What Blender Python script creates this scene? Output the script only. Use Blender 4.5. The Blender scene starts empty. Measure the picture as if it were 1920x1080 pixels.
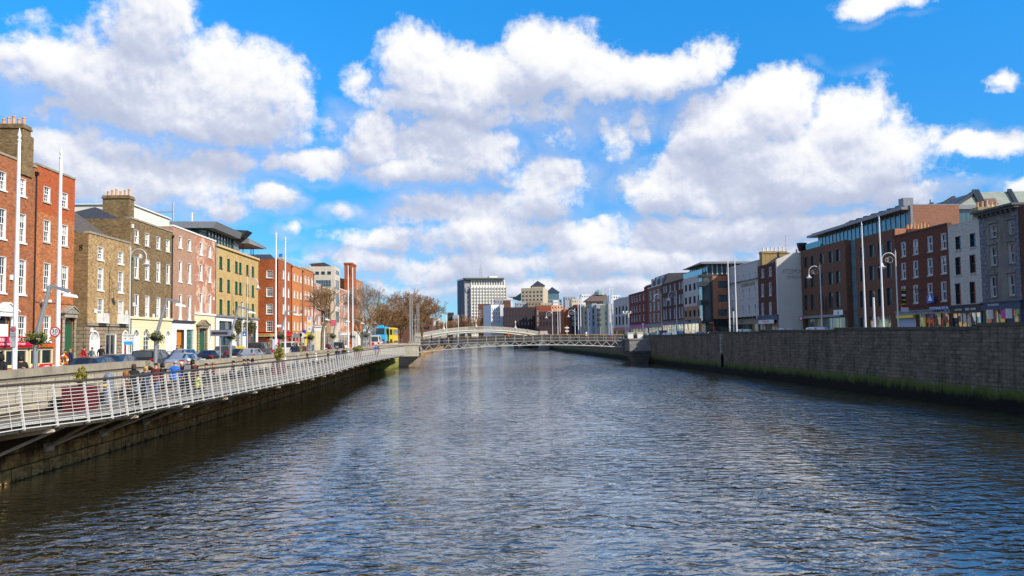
import bpy, math, random
from mathutils import Vector, Matrix
R = math.radians
random.seed(7)
scene = bpy.context.scene
col = scene.collection

# ------------------------------------------------------------------ camera
F_PX = 1536.0
H_EYE = 5.0
PHI = 0.014
VPA, VPB = 895 - 960, 540 - 632
a_ = VPA * math.cos(PHI) + VPB * math.sin(PHI)
b_ = -VPA * math.sin(PHI) + VPB * math.cos(PHI)
PITCH = math.atan2(-b_, F_PX)
YAW = math.atan2(-a_, math.hypot(F_PX, b_))
FW = Vector((math.sin(YAW) * math.cos(PITCH), math.cos(YAW) * math.cos(PITCH), math.sin(PITCH)))
R0 = FW.cross(Vector((0, 0, 1))).normalized()
U0 = R0.cross(FW).normalized()
RT = R0 * math.cos(PHI) - U0 * math.sin(PHI)
UP = R0 * math.sin(PHI) + U0 * math.cos(PHI)
EYE = Vector((0, 0, H_EYE))
cam_d = bpy.data.cameras.new('camera')
cam_d.sensor_width = 36
cam_d.lens = 36 * F_PX / 1920
cam_d.clip_start = 0.1
cam_d.clip_end = 20000
cam = bpy.data.objects.new('camera', cam_d)
col.objects.link(cam)
cam.matrix_world = Matrix(((RT.x, UP.x, -FW.x, EYE.x), (RT.y, UP.y, -FW.y, EYE.y), (RT.z, UP.z, -FW.z, EYE.z), (0, 0, 0, 1)))
scene.camera = cam

def ray(u, v):
    return FW * F_PX + RT * (u - 960) + UP * (540 - v)
def onX(u, v, X):
    d = ray(u, v); return EYE + d * (X / d.x)
def onY(u, v, Y):
    d = ray(u, v); return EYE + d * (Y / d.y)
def onZ(u, v, z):
    d = ray(u, v); return EYE + d * ((z - H_EYE) / d.z)
def zat(u, v, Y):
    return onY(u, v, Y).z

# ------------------------------------------------------------------ object helpers
def tag(o, label=None, cat=None, group=None, kind=None):
    if label: o['label'] = label
    if cat: o['category'] = cat
    if group: o['group'] = group
    if kind: o['kind'] = kind
    return o

def thing(name, label, cat, loc=(0, 0, 0), rz=0, group=None):
    o = bpy.data.objects.new(name, None)
    o.empty_display_size = 0.3
    col.objects.link(o)
    o.location = loc
    o.rotation_euler = (0, 0, rz)
    return tag(o, label, cat, group)

def copy_tree(o, parent=None):
    c = o.copy(); col.objects.link(c); c.parent = parent
    for ch in list(o.children): copy_tree(ch, c)
    return c

class MB:
    def __init__(s):
        s.v = []; s.f = []; s.m = []
    def poly(s, pts, mi=0):
        n = len(s.v)
        s.v.extend([tuple(p) for p in pts]); s.f.append(tuple(range(n, n + len(pts)))); s.m.append(mi)
    def box(s, x0, x1, y0, y1, z0, z1, mi=0):
        n = len(s.v)
        s.v += [(x0, y0, z0), (x1, y0, z0), (x1, y1, z0), (x0, y1, z0), (x0, y0, z1), (x1, y0, z1), (x1, y1, z1), (x0, y1, z1)]
        for f in ((3, 2, 1, 0), (4, 5, 6, 7), (0, 1, 5, 4), (1, 2, 6, 5), (2, 3, 7, 6), (3, 0, 4, 7)):
            s.f.append(tuple(n + i for i in f)); s.m.append(mi)
    def hexa(s, p, mi=0):       # 8 points: bottom ring (4) then top ring (4)
        n = len(s.v)
        s.v += [tuple(q) for q in p]
        for f in ((3, 2, 1, 0), (4, 5, 6, 7), (0, 1, 5, 4), (1, 2, 6, 5), (2, 3, 7, 6), (3, 0, 4, 7)):
            s.f.append(tuple(n + i for i in f)); s.m.append(mi)
    def bar(s, a, b, w, h=None, mi=0, up=(0, 0, 1)):
        a = Vector(a); b = Vector(b); h = h or w
        d = (b - a).normalized()
        upv = Vector(up)
        if abs(d.dot(upv)) > 0.98: upv = Vector((1, 0, 0))
        x = d.cross(upv).normalized() * (w / 2); y = x.cross(d).normalized() * (h / 2)
        s.hexa([a - x - y, a + x - y, a + x + y, a - x + y, b - x - y, b + x - y, b + x + y, b - x + y], mi)
    def tube(s, pts, rad, n=8, mi=0, cap=True):
        pts = [Vector(p) for p in pts]
        if not hasattr(rad, '__len__'): rad = [rad] * len(pts)
        rings = []
        x = None
        for i, p in enumerate(pts):
            d = (pts[min(i + 1, len(pts) - 1)] - pts[max(i - 1, 0)])
            if d.length < 1e-9: d = Vector((0, 0, 1))
            d.normalize()
            if x is None:
                t = Vector((0, 0, 1)) if abs(d.z) < 0.9 else Vector((1, 0, 0))
                x = d.cross(t).normalized()
            else:
                x = (x - d * x.dot(d)).normalized()
            y = d.cross(x)
            k = len(s.v)
            for j in range(n):
                a = 2 * math.pi * j / n
                s.v.append(tuple(p + (x * math.cos(a) + y * math.sin(a)) * rad[i]))
            rings.append(k)
        for i in range(len(rings) - 1):
            a, b = rings[i], rings[i + 1]
            for j in range(n):
                s.f.append((a + j, a + (j + 1) % n, b + (j + 1) % n, b + j)); s.m.append(mi)
        if cap:
            s.f.append(tuple(rings[0] + j for j in reversed(range(n)))); s.m.append(mi)
            s.f.append(tuple(rings[-1] + j for j in range(n))); s.m.append(mi)
    def lathe(s, prof, c=(0, 0, 0), n=12, mi=0, ax=None, sx=1, sy=1):
        # prof: list of (r, z)
        rings = []
        for r, z in prof:
            k = len(s.v)
            for j in range(n):
                a = 2 * math.pi * j / n
                s.v.append((c[0] + r * sx * math.cos(a), c[1] + r * sy * math.sin(a), c[2] + z))
            rings.append(k)
        for i in range(len(rings) - 1):
            a, b = rings[i], rings[i + 1]
            for j in range(n):
                s.f.append((a + j, a + (j + 1) % n, b + (j + 1) % n, b + j)); s.m.append(mi)
        s.f.append(tuple(rings[0] + j for j in reversed(range(n)))); s.m.append(mi)
        s.f.append(tuple(rings[-1] + j for j in range(n))); s.m.append(mi)
    def prism(s, poly, a, b, mi=0):
        # poly: list of points (3D) extruded by vector b - a
        d = Vector(b) - Vector(a)
        n = len(s.v); k = len(poly)
        s.v += [tuple(Vector(p)) for p in poly] + [tuple(Vector(p) + d) for p in poly]
        s.f.append(tuple(n + i for i in reversed(range(k)))); s.m.append(mi)
        s.f.append(tuple(n + k + i for i in range(k))); s.m.append(mi)
        for i in range(k):
            j = (i + 1) % k
            s.f.append((n + i, n + j, n + k + j, n + k + i)); s.m.append(mi)
    def xform(s, M):
        s.v = [tuple(M @ Vector(p)) for p in s.v]
        return s
    def mesh(s, name, mats, off=(0, 0, 0), smooth=False, uv=True):
        me = bpy.data.meshes.new(name)
        ox, oy, oz = off
        me.from_pydata([(x - ox, y - oy, z - oz) for x, y, z in s.v], [], s.f)
        if not isinstance(mats, (list, tuple)): mats = [mats]
        for m in mats: me.materials.append(m)
        me.polygons.foreach_set('material_index', s.m)
        if smooth: me.polygons.foreach_set('use_smooth', [True] * len(s.f))
        if uv:
            ul = me.uv_layers.new(name='uv')
            data = [0.0] * (2 * len(me.loops))
            verts = s.v
            for p in me.polygons:
                n = p.normal
                if abs(n.z) > 0.8:
                    for li in p.loop_indices:
                        q = verts[me.loops[li].vertex_index]
                        data[2 * li] = q[0]; data[2 * li + 1] = q[1]
                else:
                    t = Vector((-n.y, n.x, 0))
                    if t.length < 1e-6: t = Vector((1, 0, 0))
                    t.normalize()
                    for li in p.loop_indices:
                        q = verts[me.loops[li].vertex_index]
                        data[2 * li] = q[0] * t.x + q[1] * t.y; data[2 * li + 1] = q[2]
            ul.data.foreach_set('uv', data)
        return me
    def build(s, name, mats, parent=None, off=None, smooth=False, uv=True):
        # vertices are in world space when the parent is an unrotated Empty (its location is subtracted)
        if off is None:
            off = tuple(parent.location) if (parent is not None and parent.type == 'EMPTY') else (0, 0, 0)
        o = bpy.data.objects.new(name, s.mesh(name, mats, off, smooth, uv))
        col.objects.link(o)
        if parent is not None: o.parent = parent
        return o

def part(name, mb, mats, root, smooth=False, sub_of=None):
    """a part of ROOT (world coordinates minus the root's place); a sub-part when SUB_OF is given"""
    o = mb.build(name, mats, None, tuple(root.location), smooth)
    o.parent = sub_of or root
    return o

# ------------------------------------------------------------------ materials
def nt(m):
    m.use_nodes = True
    t = m.node_tree
    return t, t.nodes, t.links, t.nodes['Principled BSDF']
MATS = {}
def lnk(t, a, b): t.links.new(a, b)

def surf(name, c, rough=0.75, var=0.18, scale=2.5, metal=0.0, bump=0.0, spec=0.4, fine=None, coat=0.0):
    """plain material with uneven colour"""
    if name in MATS: return MATS[name]
    m = bpy.data.materials.new(name); t, N, L, P = nt(m)
    P.inputs['Roughness'].default_value = rough
    P.inputs['Metallic'].default_value = metal
    P.inputs['Specular IOR Level'].default_value = spec
    P.inputs['Coat Weight'].default_value = coat
    P.inputs['Coat Roughness'].default_value = 0.08
    g = N.new('ShaderNodeNewGeometry')
    n1 = N.new('ShaderNodeTexNoise'); n1.inputs['Scale'].default_value = scale; n1.inputs['Detail'].default_value = 5
    L.new(g.outputs['Position'], n1.inputs['Vector'])
    mx = N.new('ShaderNodeMix'); mx.data_type = 'RGBA'
    mx.inputs['A'].default_value = (*[max(0, x * (1 - var * 1.6)) for x in c], 1)
    mx.inputs['B'].default_value = (*[min(1, x * (1 + var * 1.6)) for x in c], 1)
    L.new(n1.outputs['Fac'], mx.inputs['Factor'])
    L.new(mx.outputs['Result'], P.inputs['Base Color'])
    if bump:
        b = N.new('ShaderNodeBump'); b.inputs['Strength'].default_value = bump; b.inputs['Distance'].default_value = 0.05
        n2 = N.new('ShaderNodeTexNoise'); n2.inputs['Scale'].default_value = fine or scale * 6; n2.inputs['Detail'].default_value = 6
        L.new(g.outputs['Position'], n2.inputs['Vector'])
        L.new(n2.outputs['Fac'], b.inputs['Height']); L.new(b.outputs['Normal'], P.inputs['Normal'])
    MATS[name] = m
    return m

def masonry(name, c1, c2, mortar, bw=0.225, bh=0.075, ms=0.012, stain=0.35, stain_c=(0.05, 0.045, 0.04), streak=0.0, patch=None, rough=0.9, bump=0.3, blotch=0.45, pscale=0.35):
    """coursed brick or stone: the courses come from metre-true UVs, weather stains from noise"""
    if name in MATS: return MATS[name]
    m = bpy.data.materials.new(name); t, N, L, P = nt(m)
    P.inputs['Roughness'].default_value = rough
    P.inputs['Specular IOR Level'].default_value = 0.2
    uv = N.new('ShaderNodeUVMap'); g = N.new('ShaderNodeNewGeometry')
    br = N.new('ShaderNodeTexBrick')
    br.inputs['Color1'].default_value = (*c1, 1); br.inputs['Color2'].default_value = (*c2, 1); br.inputs['Mortar'].default_value = (*mortar, 1)
    br.inputs['Scale'].default_value = 1.0; br.inputs['Mortar Size'].default_value = ms
    br.inputs['Brick Width'].default_value = bw; br.inputs['Row Height'].default_value = bh; br.inputs['Bias'].default_value = -0.1
    L.new(uv.outputs['UV'], br.inputs['Vector'])
    # blocks of single bricks of another tone
    n0 = N.new('ShaderNodeTexNoise'); n0.inputs['Scale'].default_value = 2.4; n0.inputs['Detail'].default_value = 8; n0.inputs['Roughness'].default_value = 0.75
    mp0 = N.new('ShaderNodeMapping'); mp0.inputs['Scale'].default_value = (1, 1, 2.6)
    L.new(g.outputs['Position'], mp0.inputs['Vector']); L.new(mp0.outputs['Vector'], n0.inputs['Vector'])
    rp = N.new('ShaderNodeValToRGB'); rp.color_ramp.elements[0].position = 0.3; rp.color_ramp.elements[1].position = 0.72
    lo = 1 - blotch; hi = 1 + blotch * 0.7
    rp.color_ramp.elements[0].color = (lo, lo, lo, 1); rp.color_ramp.elements[1].color = (hi, hi, hi, 1)
    L.new(n0.outputs['Fac'], rp.inputs['Fac'])
    mu = N.new('ShaderNodeMix'); mu.data_type = 'RGBA'; mu.blend_type = 'MULTIPLY'; mu.inputs['Factor'].default_value = 1.0
    L.new(br.outputs['Color'], mu.inputs['A']); L.new(rp.outputs['Color'], mu.inputs['B'])
    out = mu.outputs['Result']
    if patch:
        n3 = N.new('ShaderNodeTexNoise'); n3.inputs['Scale'].default_value = pscale; n3.inputs['Detail'].default_value = 6; n3.inputs['Roughness'].default_value = 0.65
        L.new(g.outputs['Position'], n3.inputs['Vector'])
        r3 = N.new('ShaderNodeValToRGB'); r3.color_ramp.elements[0].position = 0.5 if pscale < .8 else .40; r3.color_ramp.elements[1].position = 0.56 if pscale < .8 else .85
        L.new(n3.outputs['Fac'], r3.inputs['Fac'])
        m3 = N.new('ShaderNodeMix'); m3.data_type = 'RGBA'; m3.inputs['B'].default_value = (*patch, 1)
        L.new(r3.outputs['Color'], m3.inputs['Factor']); L.new(out, m3.inputs['A']); out = m3.outputs['Result']
    if stain:
        n1 = N.new('ShaderNodeTexNoise'); n1.inputs['Scale'].default_value = 0.5; n1.inputs['Detail'].default_value = 7; n1.inputs['Roughness'].default_value = 0.7
        mp = N.new('ShaderNodeMapping'); mp.inputs['Scale'].default_value = (1, 1, 1 - streak * 0.85)
        if streak: mp.inputs['Scale'].default_value = (2.2, 2.2, 0.35)
        L.new(g.outputs['Position'], mp.inputs['Vector']); L.new(mp.outputs['Vector'], n1.inputs['Vector'])
        r1 = N.new('ShaderNodeValToRGB'); r1.color_ramp.elements[0].position = 0.45; r1.color_ramp.elements[1].position = 0.75
        L.new(n1.outputs['Fac'], r1.inputs['Fac'])
        ml = N.new('ShaderNodeMath'); ml.operation = 'MULTIPLY'; ml.inputs[1].default_value = stain
        L.new(r1.outputs['Color'], ml.inputs[0])
        m1 = N.new('ShaderNodeMix'); m1.data_type = 'RGBA'; m1.inputs['B'].default_value = (*stain_c, 1)
        L.new(ml.outputs[0], m1.inputs['Factor']); L.new(out, m1.inputs['A']); out = m1.outputs['Result']
    L.new(out, P.inputs['Base Color'])
    if bump:
        b = N.new('ShaderNodeBump'); b.inputs['Strength'].default_value = bump; b.inputs['Distance'].default_value = 0.02
        ad = N.new('ShaderNodeMath'); ad.operation = 'SUBTRACT'
        L.new(n0.outputs['Fac'], ad.inputs[0]); L.new(br.outputs['Fac'], ad.inputs[1])
        L.new(ad.outputs[0], b.inputs['Height']); L.new(b.outputs['Normal'], P.inputs['Normal'])
    MATS[name] = m
    return m

def glass(name, c=(0.015, 0.02, 0.025), rough=0.04, curtain=None, share=0.35, spec=0.6):
    """window pane: dark behind, glossy; some panes have a pale blind or curtain behind"""
    if name in MATS: return MATS[name]
    m = bpy.data.materials.new(name); t, N, L, P = nt(m)
    P.inputs['Roughness'].default_value = rough
    P.inputs['IOR'].default_value = 1.5
    P.inputs['Specular IOR Level'].default_value = spec
    P.inputs['Coat Weight'].default_value = 0.6; P.inputs['Coat Roughness'].default_value = 0.02
    oi = N.new('ShaderNodeObjectInfo')
    g = N.new('ShaderNodeNewGeometry')
    n1 = N.new('ShaderNodeTexNoise'); n1.inputs['Scale'].default_value = 1.3; n1.inputs['Detail'].default_value = 3
    mp = N.new('ShaderNodeMapping'); mp.inputs['Scale'].default_value = (2.5, 2.5, 0.5)
    L.new(g.outputs['Position'], mp.inputs['Vector']); L.new(mp.outputs['Vector'], n1.inputs['Vector'])
    mx = N.new('ShaderNodeMix'); mx.data_type = 'RGBA'
    mx.inputs['A'].default_value = (*[x * 0.5 for x in c], 1); mx.inputs['B'].default_value = (*[x * 2.0 for x in c], 1)
    L.new(n1.outputs['Fac'], mx.inputs['Factor'])
    out = mx.outputs['Result']
    if curtain:
        gt = N.new('ShaderNodeMath'); gt.operation = 'LESS_THAN'; gt.inputs[1].default_value = share
        L.new(oi.outputs['Random'], gt.inputs[0])
        tc = N.new('ShaderNodeTexCoord'); sp = N.new('ShaderNodeSeparateXYZ')
        L.new(tc.outputs['Generated'], sp.inputs[0])
        # a drawn blind hangs down a different length in each window
        rz = N.new('ShaderNodeMath'); rz.operation = 'MULTIPLY'; rz.inputs[1].default_value = 2.2
        L.new(oi.outputs['Random'], rz.inputs[0])
        g2 = N.new('ShaderNodeMath'); g2.operation = 'GREATER_THAN'
        L.new(sp.outputs['Z'], g2.inputs[0]); L.new(rz.outputs[0], g2.inputs[1])
        mu = N.new('ShaderNodeMath'); mu.operation = 'MULTIPLY'
        L.new(gt.outputs[0], mu.inputs[0]); L.new(g2.outputs[0], mu.inputs[1])
        m2 = N.new('ShaderNodeMix'); m2.data_type = 'RGBA'; m2.inputs['B'].default_value = (*curtain, 1)
        L.new(mu.outputs[0], m2.inputs['Factor']); L.new(out, m2.inputs['A']); out = m2.outputs['Result']
    L.new(out, P.inputs['Base Color'])
    MATS[name] = m
    return m

def shop_glass(name, cols, emit=0.0, scale=1.6):
    """shop window: blocks of goods of many colours behind the pane, lamps lit inside where the photo shows them lit"""
    if name in MATS: return MATS[name]
    m = bpy.data.materials.new(name); t, N, L, P = nt(m)
    P.inputs['Roughness'].default_value = 0.06; P.inputs['Coat Weight'].default_value = 0.5; P.inputs['Coat Roughness'].default_value = 0.03
    uv = N.new('ShaderNodeUVMap'); mp = N.new('ShaderNodeMapping'); mp.inputs['Scale'].default_value = (1, 0.7, 1)
    vo = N.new('ShaderNodeTexVoronoi'); vo.distance = 'CHEBYCHEV'; vo.inputs['Scale'].default_value = scale; vo.inputs['Randomness'].default_value = 0.85
    L.new(uv.outputs['UV'], mp.inputs['Vector']); L.new(mp.outputs['Vector'], vo.inputs['Vector'])
    sx = N.new('ShaderNodeSeparateColor'); L.new(vo.outputs['Color'], sx.inputs[0])
    rp = N.new('ShaderNodeValToRGB'); rp.color_ramp.interpolation = 'CONSTANT'
    el = rp.color_ramp.elements
    while len(el) < len(cols): el.new(0.5)
    for i, c in enumerate(cols):
        el[i].position = i / len(cols); el[i].color = (*c, 1)
    L.new(sx.outputs[0], rp.inputs['Fac'])
    L.new(rp.outputs['Color'], P.inputs['Base Color'])
    if emit:
        L.new(rp.outputs['Color'], P.inputs['Emission Color']); P.inputs['Emission Strength'].default_value = emit
    MATS[name] = m
    return m

def lamp_mat(name, c, e):
    if name in MATS: return MATS[name]
    m = bpy.data.materials.new(name); t, N, L, P = nt(m)
    P.inputs['Base Color'].default_value = (*c, 1); P.inputs['Roughness'].default_value = 0.25
    P.inputs['Emission Color'].default_value = (*c, 1); P.inputs['Emission Strength'].default_value = e
    MATS[name] = m
    return m

white = surf('white_paint', (0.80, 0.80, 0.78), 0.5, 0.05)
cream = surf('cream_paint', (0.80, 0.70, 0.44), 0.6, 0.06)
offwhite = surf('off_white_render', (0.72, 0.70, 0.66), 0.8, 0.08)
black = surf('black_paint', (0.012, 0.012, 0.013), 0.4, 0.2)
darkgrey = surf('dark_grey_metal', (0.05, 0.055, 0.06), 0.45, 0.15, metal=0.3)
steel = surf('grey_steel', (0.42, 0.43, 0.44), 0.4, 0.12, metal=0.4)
slate = surf('slate_roof', (0.045, 0.048, 0.058), 0.6, 0.35, 3.0, bump=0.3)
slate_brown = surf('brown_slate_roof', (0.10, 0.085, 0.075), 0.75, 0.35, 3.0, bump=0.3)
granite = masonry('granite_ashlar', (0.40, 0.37, 0.31), (0.33, 0.30, 0.25), (0.16, 0.145, 0.12), 0.95, 0.42, 0.03, stain=0.4, blotch=0.3)
coping_m = surf('granite_coping', (0.30, 0.265, 0.20), 0.9, 0.35, 1.6, bump=0.4)
tarmac = surf('tarmac', (0.055, 0.055, 0.056), 0.9, 0.25, 1.5, bump=0.3)
paving = masonry('concrete_paving', (0.30, 0.29, 0.27), (0.26, 0.25, 0.235), (0.14, 0.135, 0.13), 0.6, 0.6, 0.015, stain=0.3, blotch=0.2)
kerb_m = surf('granite_kerb', (0.34, 0.33, 0.31), 0.9, 0.2)
mark_white = surf('road_marking_white', (0.72, 0.72, 0.70), 0.8, 0.15)
mark_yellow = surf('road_marking_yellow', (0.72, 0.50, 0.06), 0.8, 0.15)
pane_w = glass('pane_glass', (0.02, 0.025, 0.03), curtain=(0.5, 0.5, 0.48), share=0.4)
pane_d = glass('dark_pane_glass', (0.012, 0.018, 0.022))
pane_green = glass('green_pane_glass', (0.02, 0.10, 0.085), rough=0.05)
pane_blue = glass('blue_pane_glass', (0.05, 0.085, 0.095), rough=0.06)
terracotta = surf('terracotta_pot', (0.60, 0.33, 0.16), 0.85, 0.25)
lead = surf('lead_flashing', (0.22, 0.23, 0.25), 0.5, 0.15)
gold = surf('gold_lettering', (0.70, 0.50, 0.18), 0.45, 0.1, metal=0.3)
brown_letter = surf('dark_brown_lettering', (0.045, 0.035, 0.03), 0.7, 0.2)
red_p = surf('red_paint', (0.55, 0.02, 0.025), 0.4, 0.08)
blue_p = surf('blue_paint', (0.02, 0.10, 0.50), 0.4, 0.08)
skyblue_p = surf('light_blue_paint', (0.03, 0.42, 0.80), 0.4, 0.08)
yellow_p = surf('yellow_paint', (0.85, 0.58, 0.02), 0.4, 0.08)
green_p = surf('dark_green_paint', (0.02, 0.10, 0.05), 0.45, 0.1)
galv = surf('galvanised_steel', (0.31, 0.32, 0.33), 0.42, 0.12, metal=0.35)
pole_white = surf('white_pole_paint', (0.80, 0.79, 0.80), 0.35, 0.05)

def text(parent, root, body, size, loc, T, N, mat, ext=0.01, name='lettering', align='CENTER', xs=1.0):
    """flat lettering on a sign, facing along N (horizontal), reading along T"""
    cu = bpy.data.curves.new(name, 'FONT'); cu.body = body; cu.size = size; cu.extrude = ext
    cu.align_x = align; cu.align_y = 'CENTER'; cu.resolution_u = 2
    cu.materials.append(mat)
    o = bpy.data.objects.new(name, cu); col.objects.link(o)
    T = Vector(T).normalized() * xs; N = Vector(N)
    lo = Vector(loc) - Vector(root.location)
    o.parent = parent
    M = Matrix(((T.x, 0, N.x, lo.x), (T.y, 0, N.y, lo.y), (T.z, 1, N.z, lo.z), (0, 0, 0, 1)))
    me = bpy.data.meshes.new_from_object(o)
    bpy.data.objects.remove(o)
    o = bpy.data.objects.new(name, me); col.objects.link(o); o.parent = parent
    o.matrix_local = M if parent is root else (parent.matrix_local.inverted() @ M)
    return o
# ------------------------------------------------------------------ facades and houses
class Fac:
    """a vertical plane: origin (x, y) at its left end as seen from outside, outward normal n"""
    def __init__(s, o, n):
        n = Vector((n[0], n[1], 0)).normalized()
        s.o = Vector((o[0], o[1], 0)); s.N = n; s.T = Vector((-n.y, n.x, 0))
    def pix(s, u, v):
        d = ray(u, v)
        k = (s.o - EYE).dot(s.N) / d.dot(s.N)
        p = EYE + d * k
        return (p - s.o).dot(s.T), p.z
    def sx(s, u, v=600): return s.pix(u, v)[0]
    def zx(s, u, v): return s.pix(u, v)[1]
    def P(s, a, z, d=0.0):
        p = s.o + s.T * a + s.N * d
        return Vector((p.x, p.y, z))
    def box(s, mb, a0, a1, z0, z1, d0, d1, mi=0):
        mb.hexa([s.P(a0, z0, d0), s.P(a1, z0, d0), s.P(a1, z0, d1), s.P(a0, z0, d1),
                 s.P(a0, z1, d0), s.P(a1, z1, d0), s.P(a1, z1, d1), s.P(a0, z1, d1)], mi)

def wall_grid(mb, F, W, z0, z1, holes, reveal=0.22, mi=0, split=None, s0=0.0):
    """front wall with real openings; split = [(z, mi)] switches the material above z"""
    cs = sorted({s0, W} | {round(h[i], 3) for h in holes for i in (0, 1) if s0 < h[i] < W})
    zs = sorted({z0, z1} | {round(h[i], 3) for h in holes for i in (2, 3) if z0 < h[i] < z1} | ({x[0] for x in split} if split else set()))
    for i in range(len(cs) - 1):
        for j in range(len(zs) - 1):
            a, b, c, d = cs[i], cs[i + 1], zs[j], zs[j + 1]
            if b - a < 1e-4 or d - c < 1e-4: continue
            ca, cz = (a + b) / 2, (c + d) / 2
            if any(h[0] < ca < h[1] and h[2] < cz < h[3] for h in holes): continue
            k = mi
            if split:
                for z, q in split:
                    if cz > z: k = q
            mb.poly([F.P(a, c), F.P(b, c), F.P(b, d), F.P(a, d)], k)
    for h in holes:
        a, b, c, d = h[:4]
        cz = (c + d) / 2; k = mi
        if split:
            for z, q in split:
                if cz > z: k = q
        mb.poly([F.P(a, c), F.P(a, d), F.P(a, d, -reveal), F.P(a, c, -reveal)], k)
        mb.poly([F.P(b, c, -reveal), F.P(b, d, -reveal), F.P(b, d), F.P(b, c)], k)
        mb.poly([F.P(a, d), F.P(b, d), F.P(b, d, -reveal), F.P(a, d, -reveal)], k)
        mb.poly([F.P(a, c, -reveal), F.P(b, c, -reveal), F.P(b, c), F.P(a, c)], k)

WIN = {}
def win_proto(st, w, h):
    """meshes of one window: frame with bars, pane, sill. Local x along the wall, y into the wall, z up"""
    w = round(w, 2); h = round(h, 2)
    key = (st, w, h)
    if key in WIN: return WIN[key]
    S = STY[st]
    t = S.get('t', 0.07); dep = S.get('dep', 0.16); lin = S.get('lin', 0.035)
    f = MB()
    y0 = -S.get('proud', 0.004)
    # lining of the reveal (painted) - 4 boards meeting at the corners
    if S.get('lining', True):
        f.box(0, lin, y0, dep, 0, h); f.box(w - lin, w, y0, dep, 0, h)
        f.box(lin, w - lin, y0, dep, h - lin, h); f.box(lin, w - lin, y0, dep, 0, lin)
    a = lin if S.get('lining', True) else 0
    def sash(x0, x1, z0, z1, y, nx, ny):
        f.box(x0, x0 + t, y, y + 0.05, z0, z1); f.box(x1 - t, x1, y, y + 0.05, z0, z1)
        f.box(x0 + t, x1 - t, y, y + 0.05, z0, z0 + t); f.box(x0 + t, x1 - t, y, y + 0.05, z1 - t, z1)
        b = S.get('bar', 0.035)
        for i in range(1, nx):
            x = x0 + (x1 - x0) * i / nx
            f.box(x - b / 2, x + b / 2, y + 0.008, y + 0.042, z0 + t, z1 - t)
        for j in range(1, ny):
            z = z0 + (z1 - z0) * j / ny
            f.box(x0 + t, x1 - t, y + 0.006, y + 0.04, z - b / 2, z + b / 2)
    nx, ny = S.get('grid', (1, 1))
    if S.get('sash', True):
        sash(a, w - a, h / 2 - 0.03, h - a, dep - 0.10, nx, ny)
        sash(a, w - a, a, h / 2 + 0.03, dep - 0.046, nx, ny)
    else:
        sash(a, w - a, a, h - a, dep - 0.08, nx, ny)
    fm = f.mesh('window', S['frame'])
    p = MB(); p.poly([(a, dep, a), (w - a, dep, a), (w - a, dep, h - a), (a, dep, h - a)])
    pm = p.mesh('pane', S['pane'])
    sm = None
    if S.get('sill'):
        q = MB(); q.box(-0.1, w + 0.1, -0.10, 0.0, -0.13, -0.002); sm = q.mesh('sill', S['sill'])
    WIN[key] = (fm, pm, sm)
    return WIN[key]

STY = {}
def style(n, **k): STY[n] = k
sill_m = surf('granite_sill', (0.42, 0.40, 0.35), 0.9, 0.2)
style('georgian', frame=white, pane=pane_w, sill=white, grid=(3, 2), dep=0.2, bar=0.04, t=0.08)
style('georgian_grey_sill', frame=white, pane=pane_w, sill=sill_m, grid=(3, 2), dep=0.2, bar=0.04, t=0.08)
style('sash2', frame=white, pane=pane_w, sill=sill_m, grid=(2, 1), dep=0.2, t=0.09, bar=0.045)
style('sash1', frame=white, pane=pane_d, sill=sill_m, grid=(1, 1), dep=0.22, t=0.08)
style('white_wide', frame=white, pane=pane_d, sill=white, grid=(1, 1), dep=0.24, t=0.08, lin=0.06)
style('green_modern', frame=green_p, pane=pane_green, sill=darkgrey, sash=False, grid=(1, 2), dep=0.18, t=0.06)
style('dark_modern', frame=darkgrey, pane=pane_blue, sash=False, grid=(2, 1), dep=0.22, t=0.06)
style('dark_sash', frame=darkgrey, pane=pane_d, sill=sill_m, grid=(1, 1), dep=0.22, t=0.08)
style('grey_sash', frame=surf('grey_white_paint', (0.62, 0.63, 0.65), 0.5, 0.06), pane=pane_w, sill=sill_m, grid=(2, 1), dep=0.2, t=0.09)
style('glass_wall', frame=steel, pane=pane_blue, sash=False, grid=(6, 2), dep=0.08, t=0.08, lining=False)
style('shop', frame=white, pane=pane_d, sash=False, grid=(2, 1), dep=0.15, t=0.08)
style('far', frame=surf('far_white_frame', (0.66, 0.67, 0.66), 0.6, 0.1), pane=pane_d, sash=True, grid=(1, 1), dep=0.12, t=0.09, lin=0.03)
style('far_dark', frame=darkgrey, pane=pane_d, sash=False, grid=(1, 1), dep=0.15, t=0.06, lin=0.03)

def put_window(root, F, a, z, w, h, st, simple=False, name='window'):
    fm, pm, sm = win_proto(st, w, h)
    o = bpy.data.objects.new(name, fm); col.objects.link(o); o.parent = root
    lo = F.P(a, z) - Vector(root.location)
    I = -F.N
    o.matrix_local = Matrix(((F.T.x, I.x, 0, lo.x), (F.T.y, I.y, 0, lo.y), (0, 0, 1, lo.z), (0, 0, 0, 1)))
    p = bpy.data.objects.new('pane', pm); col.objects.link(p); p.parent = o
    if sm and not simple:
        s = bpy.data.objects.new('sill', sm); col.objects.link(s); s.parent = o
    return o

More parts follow.
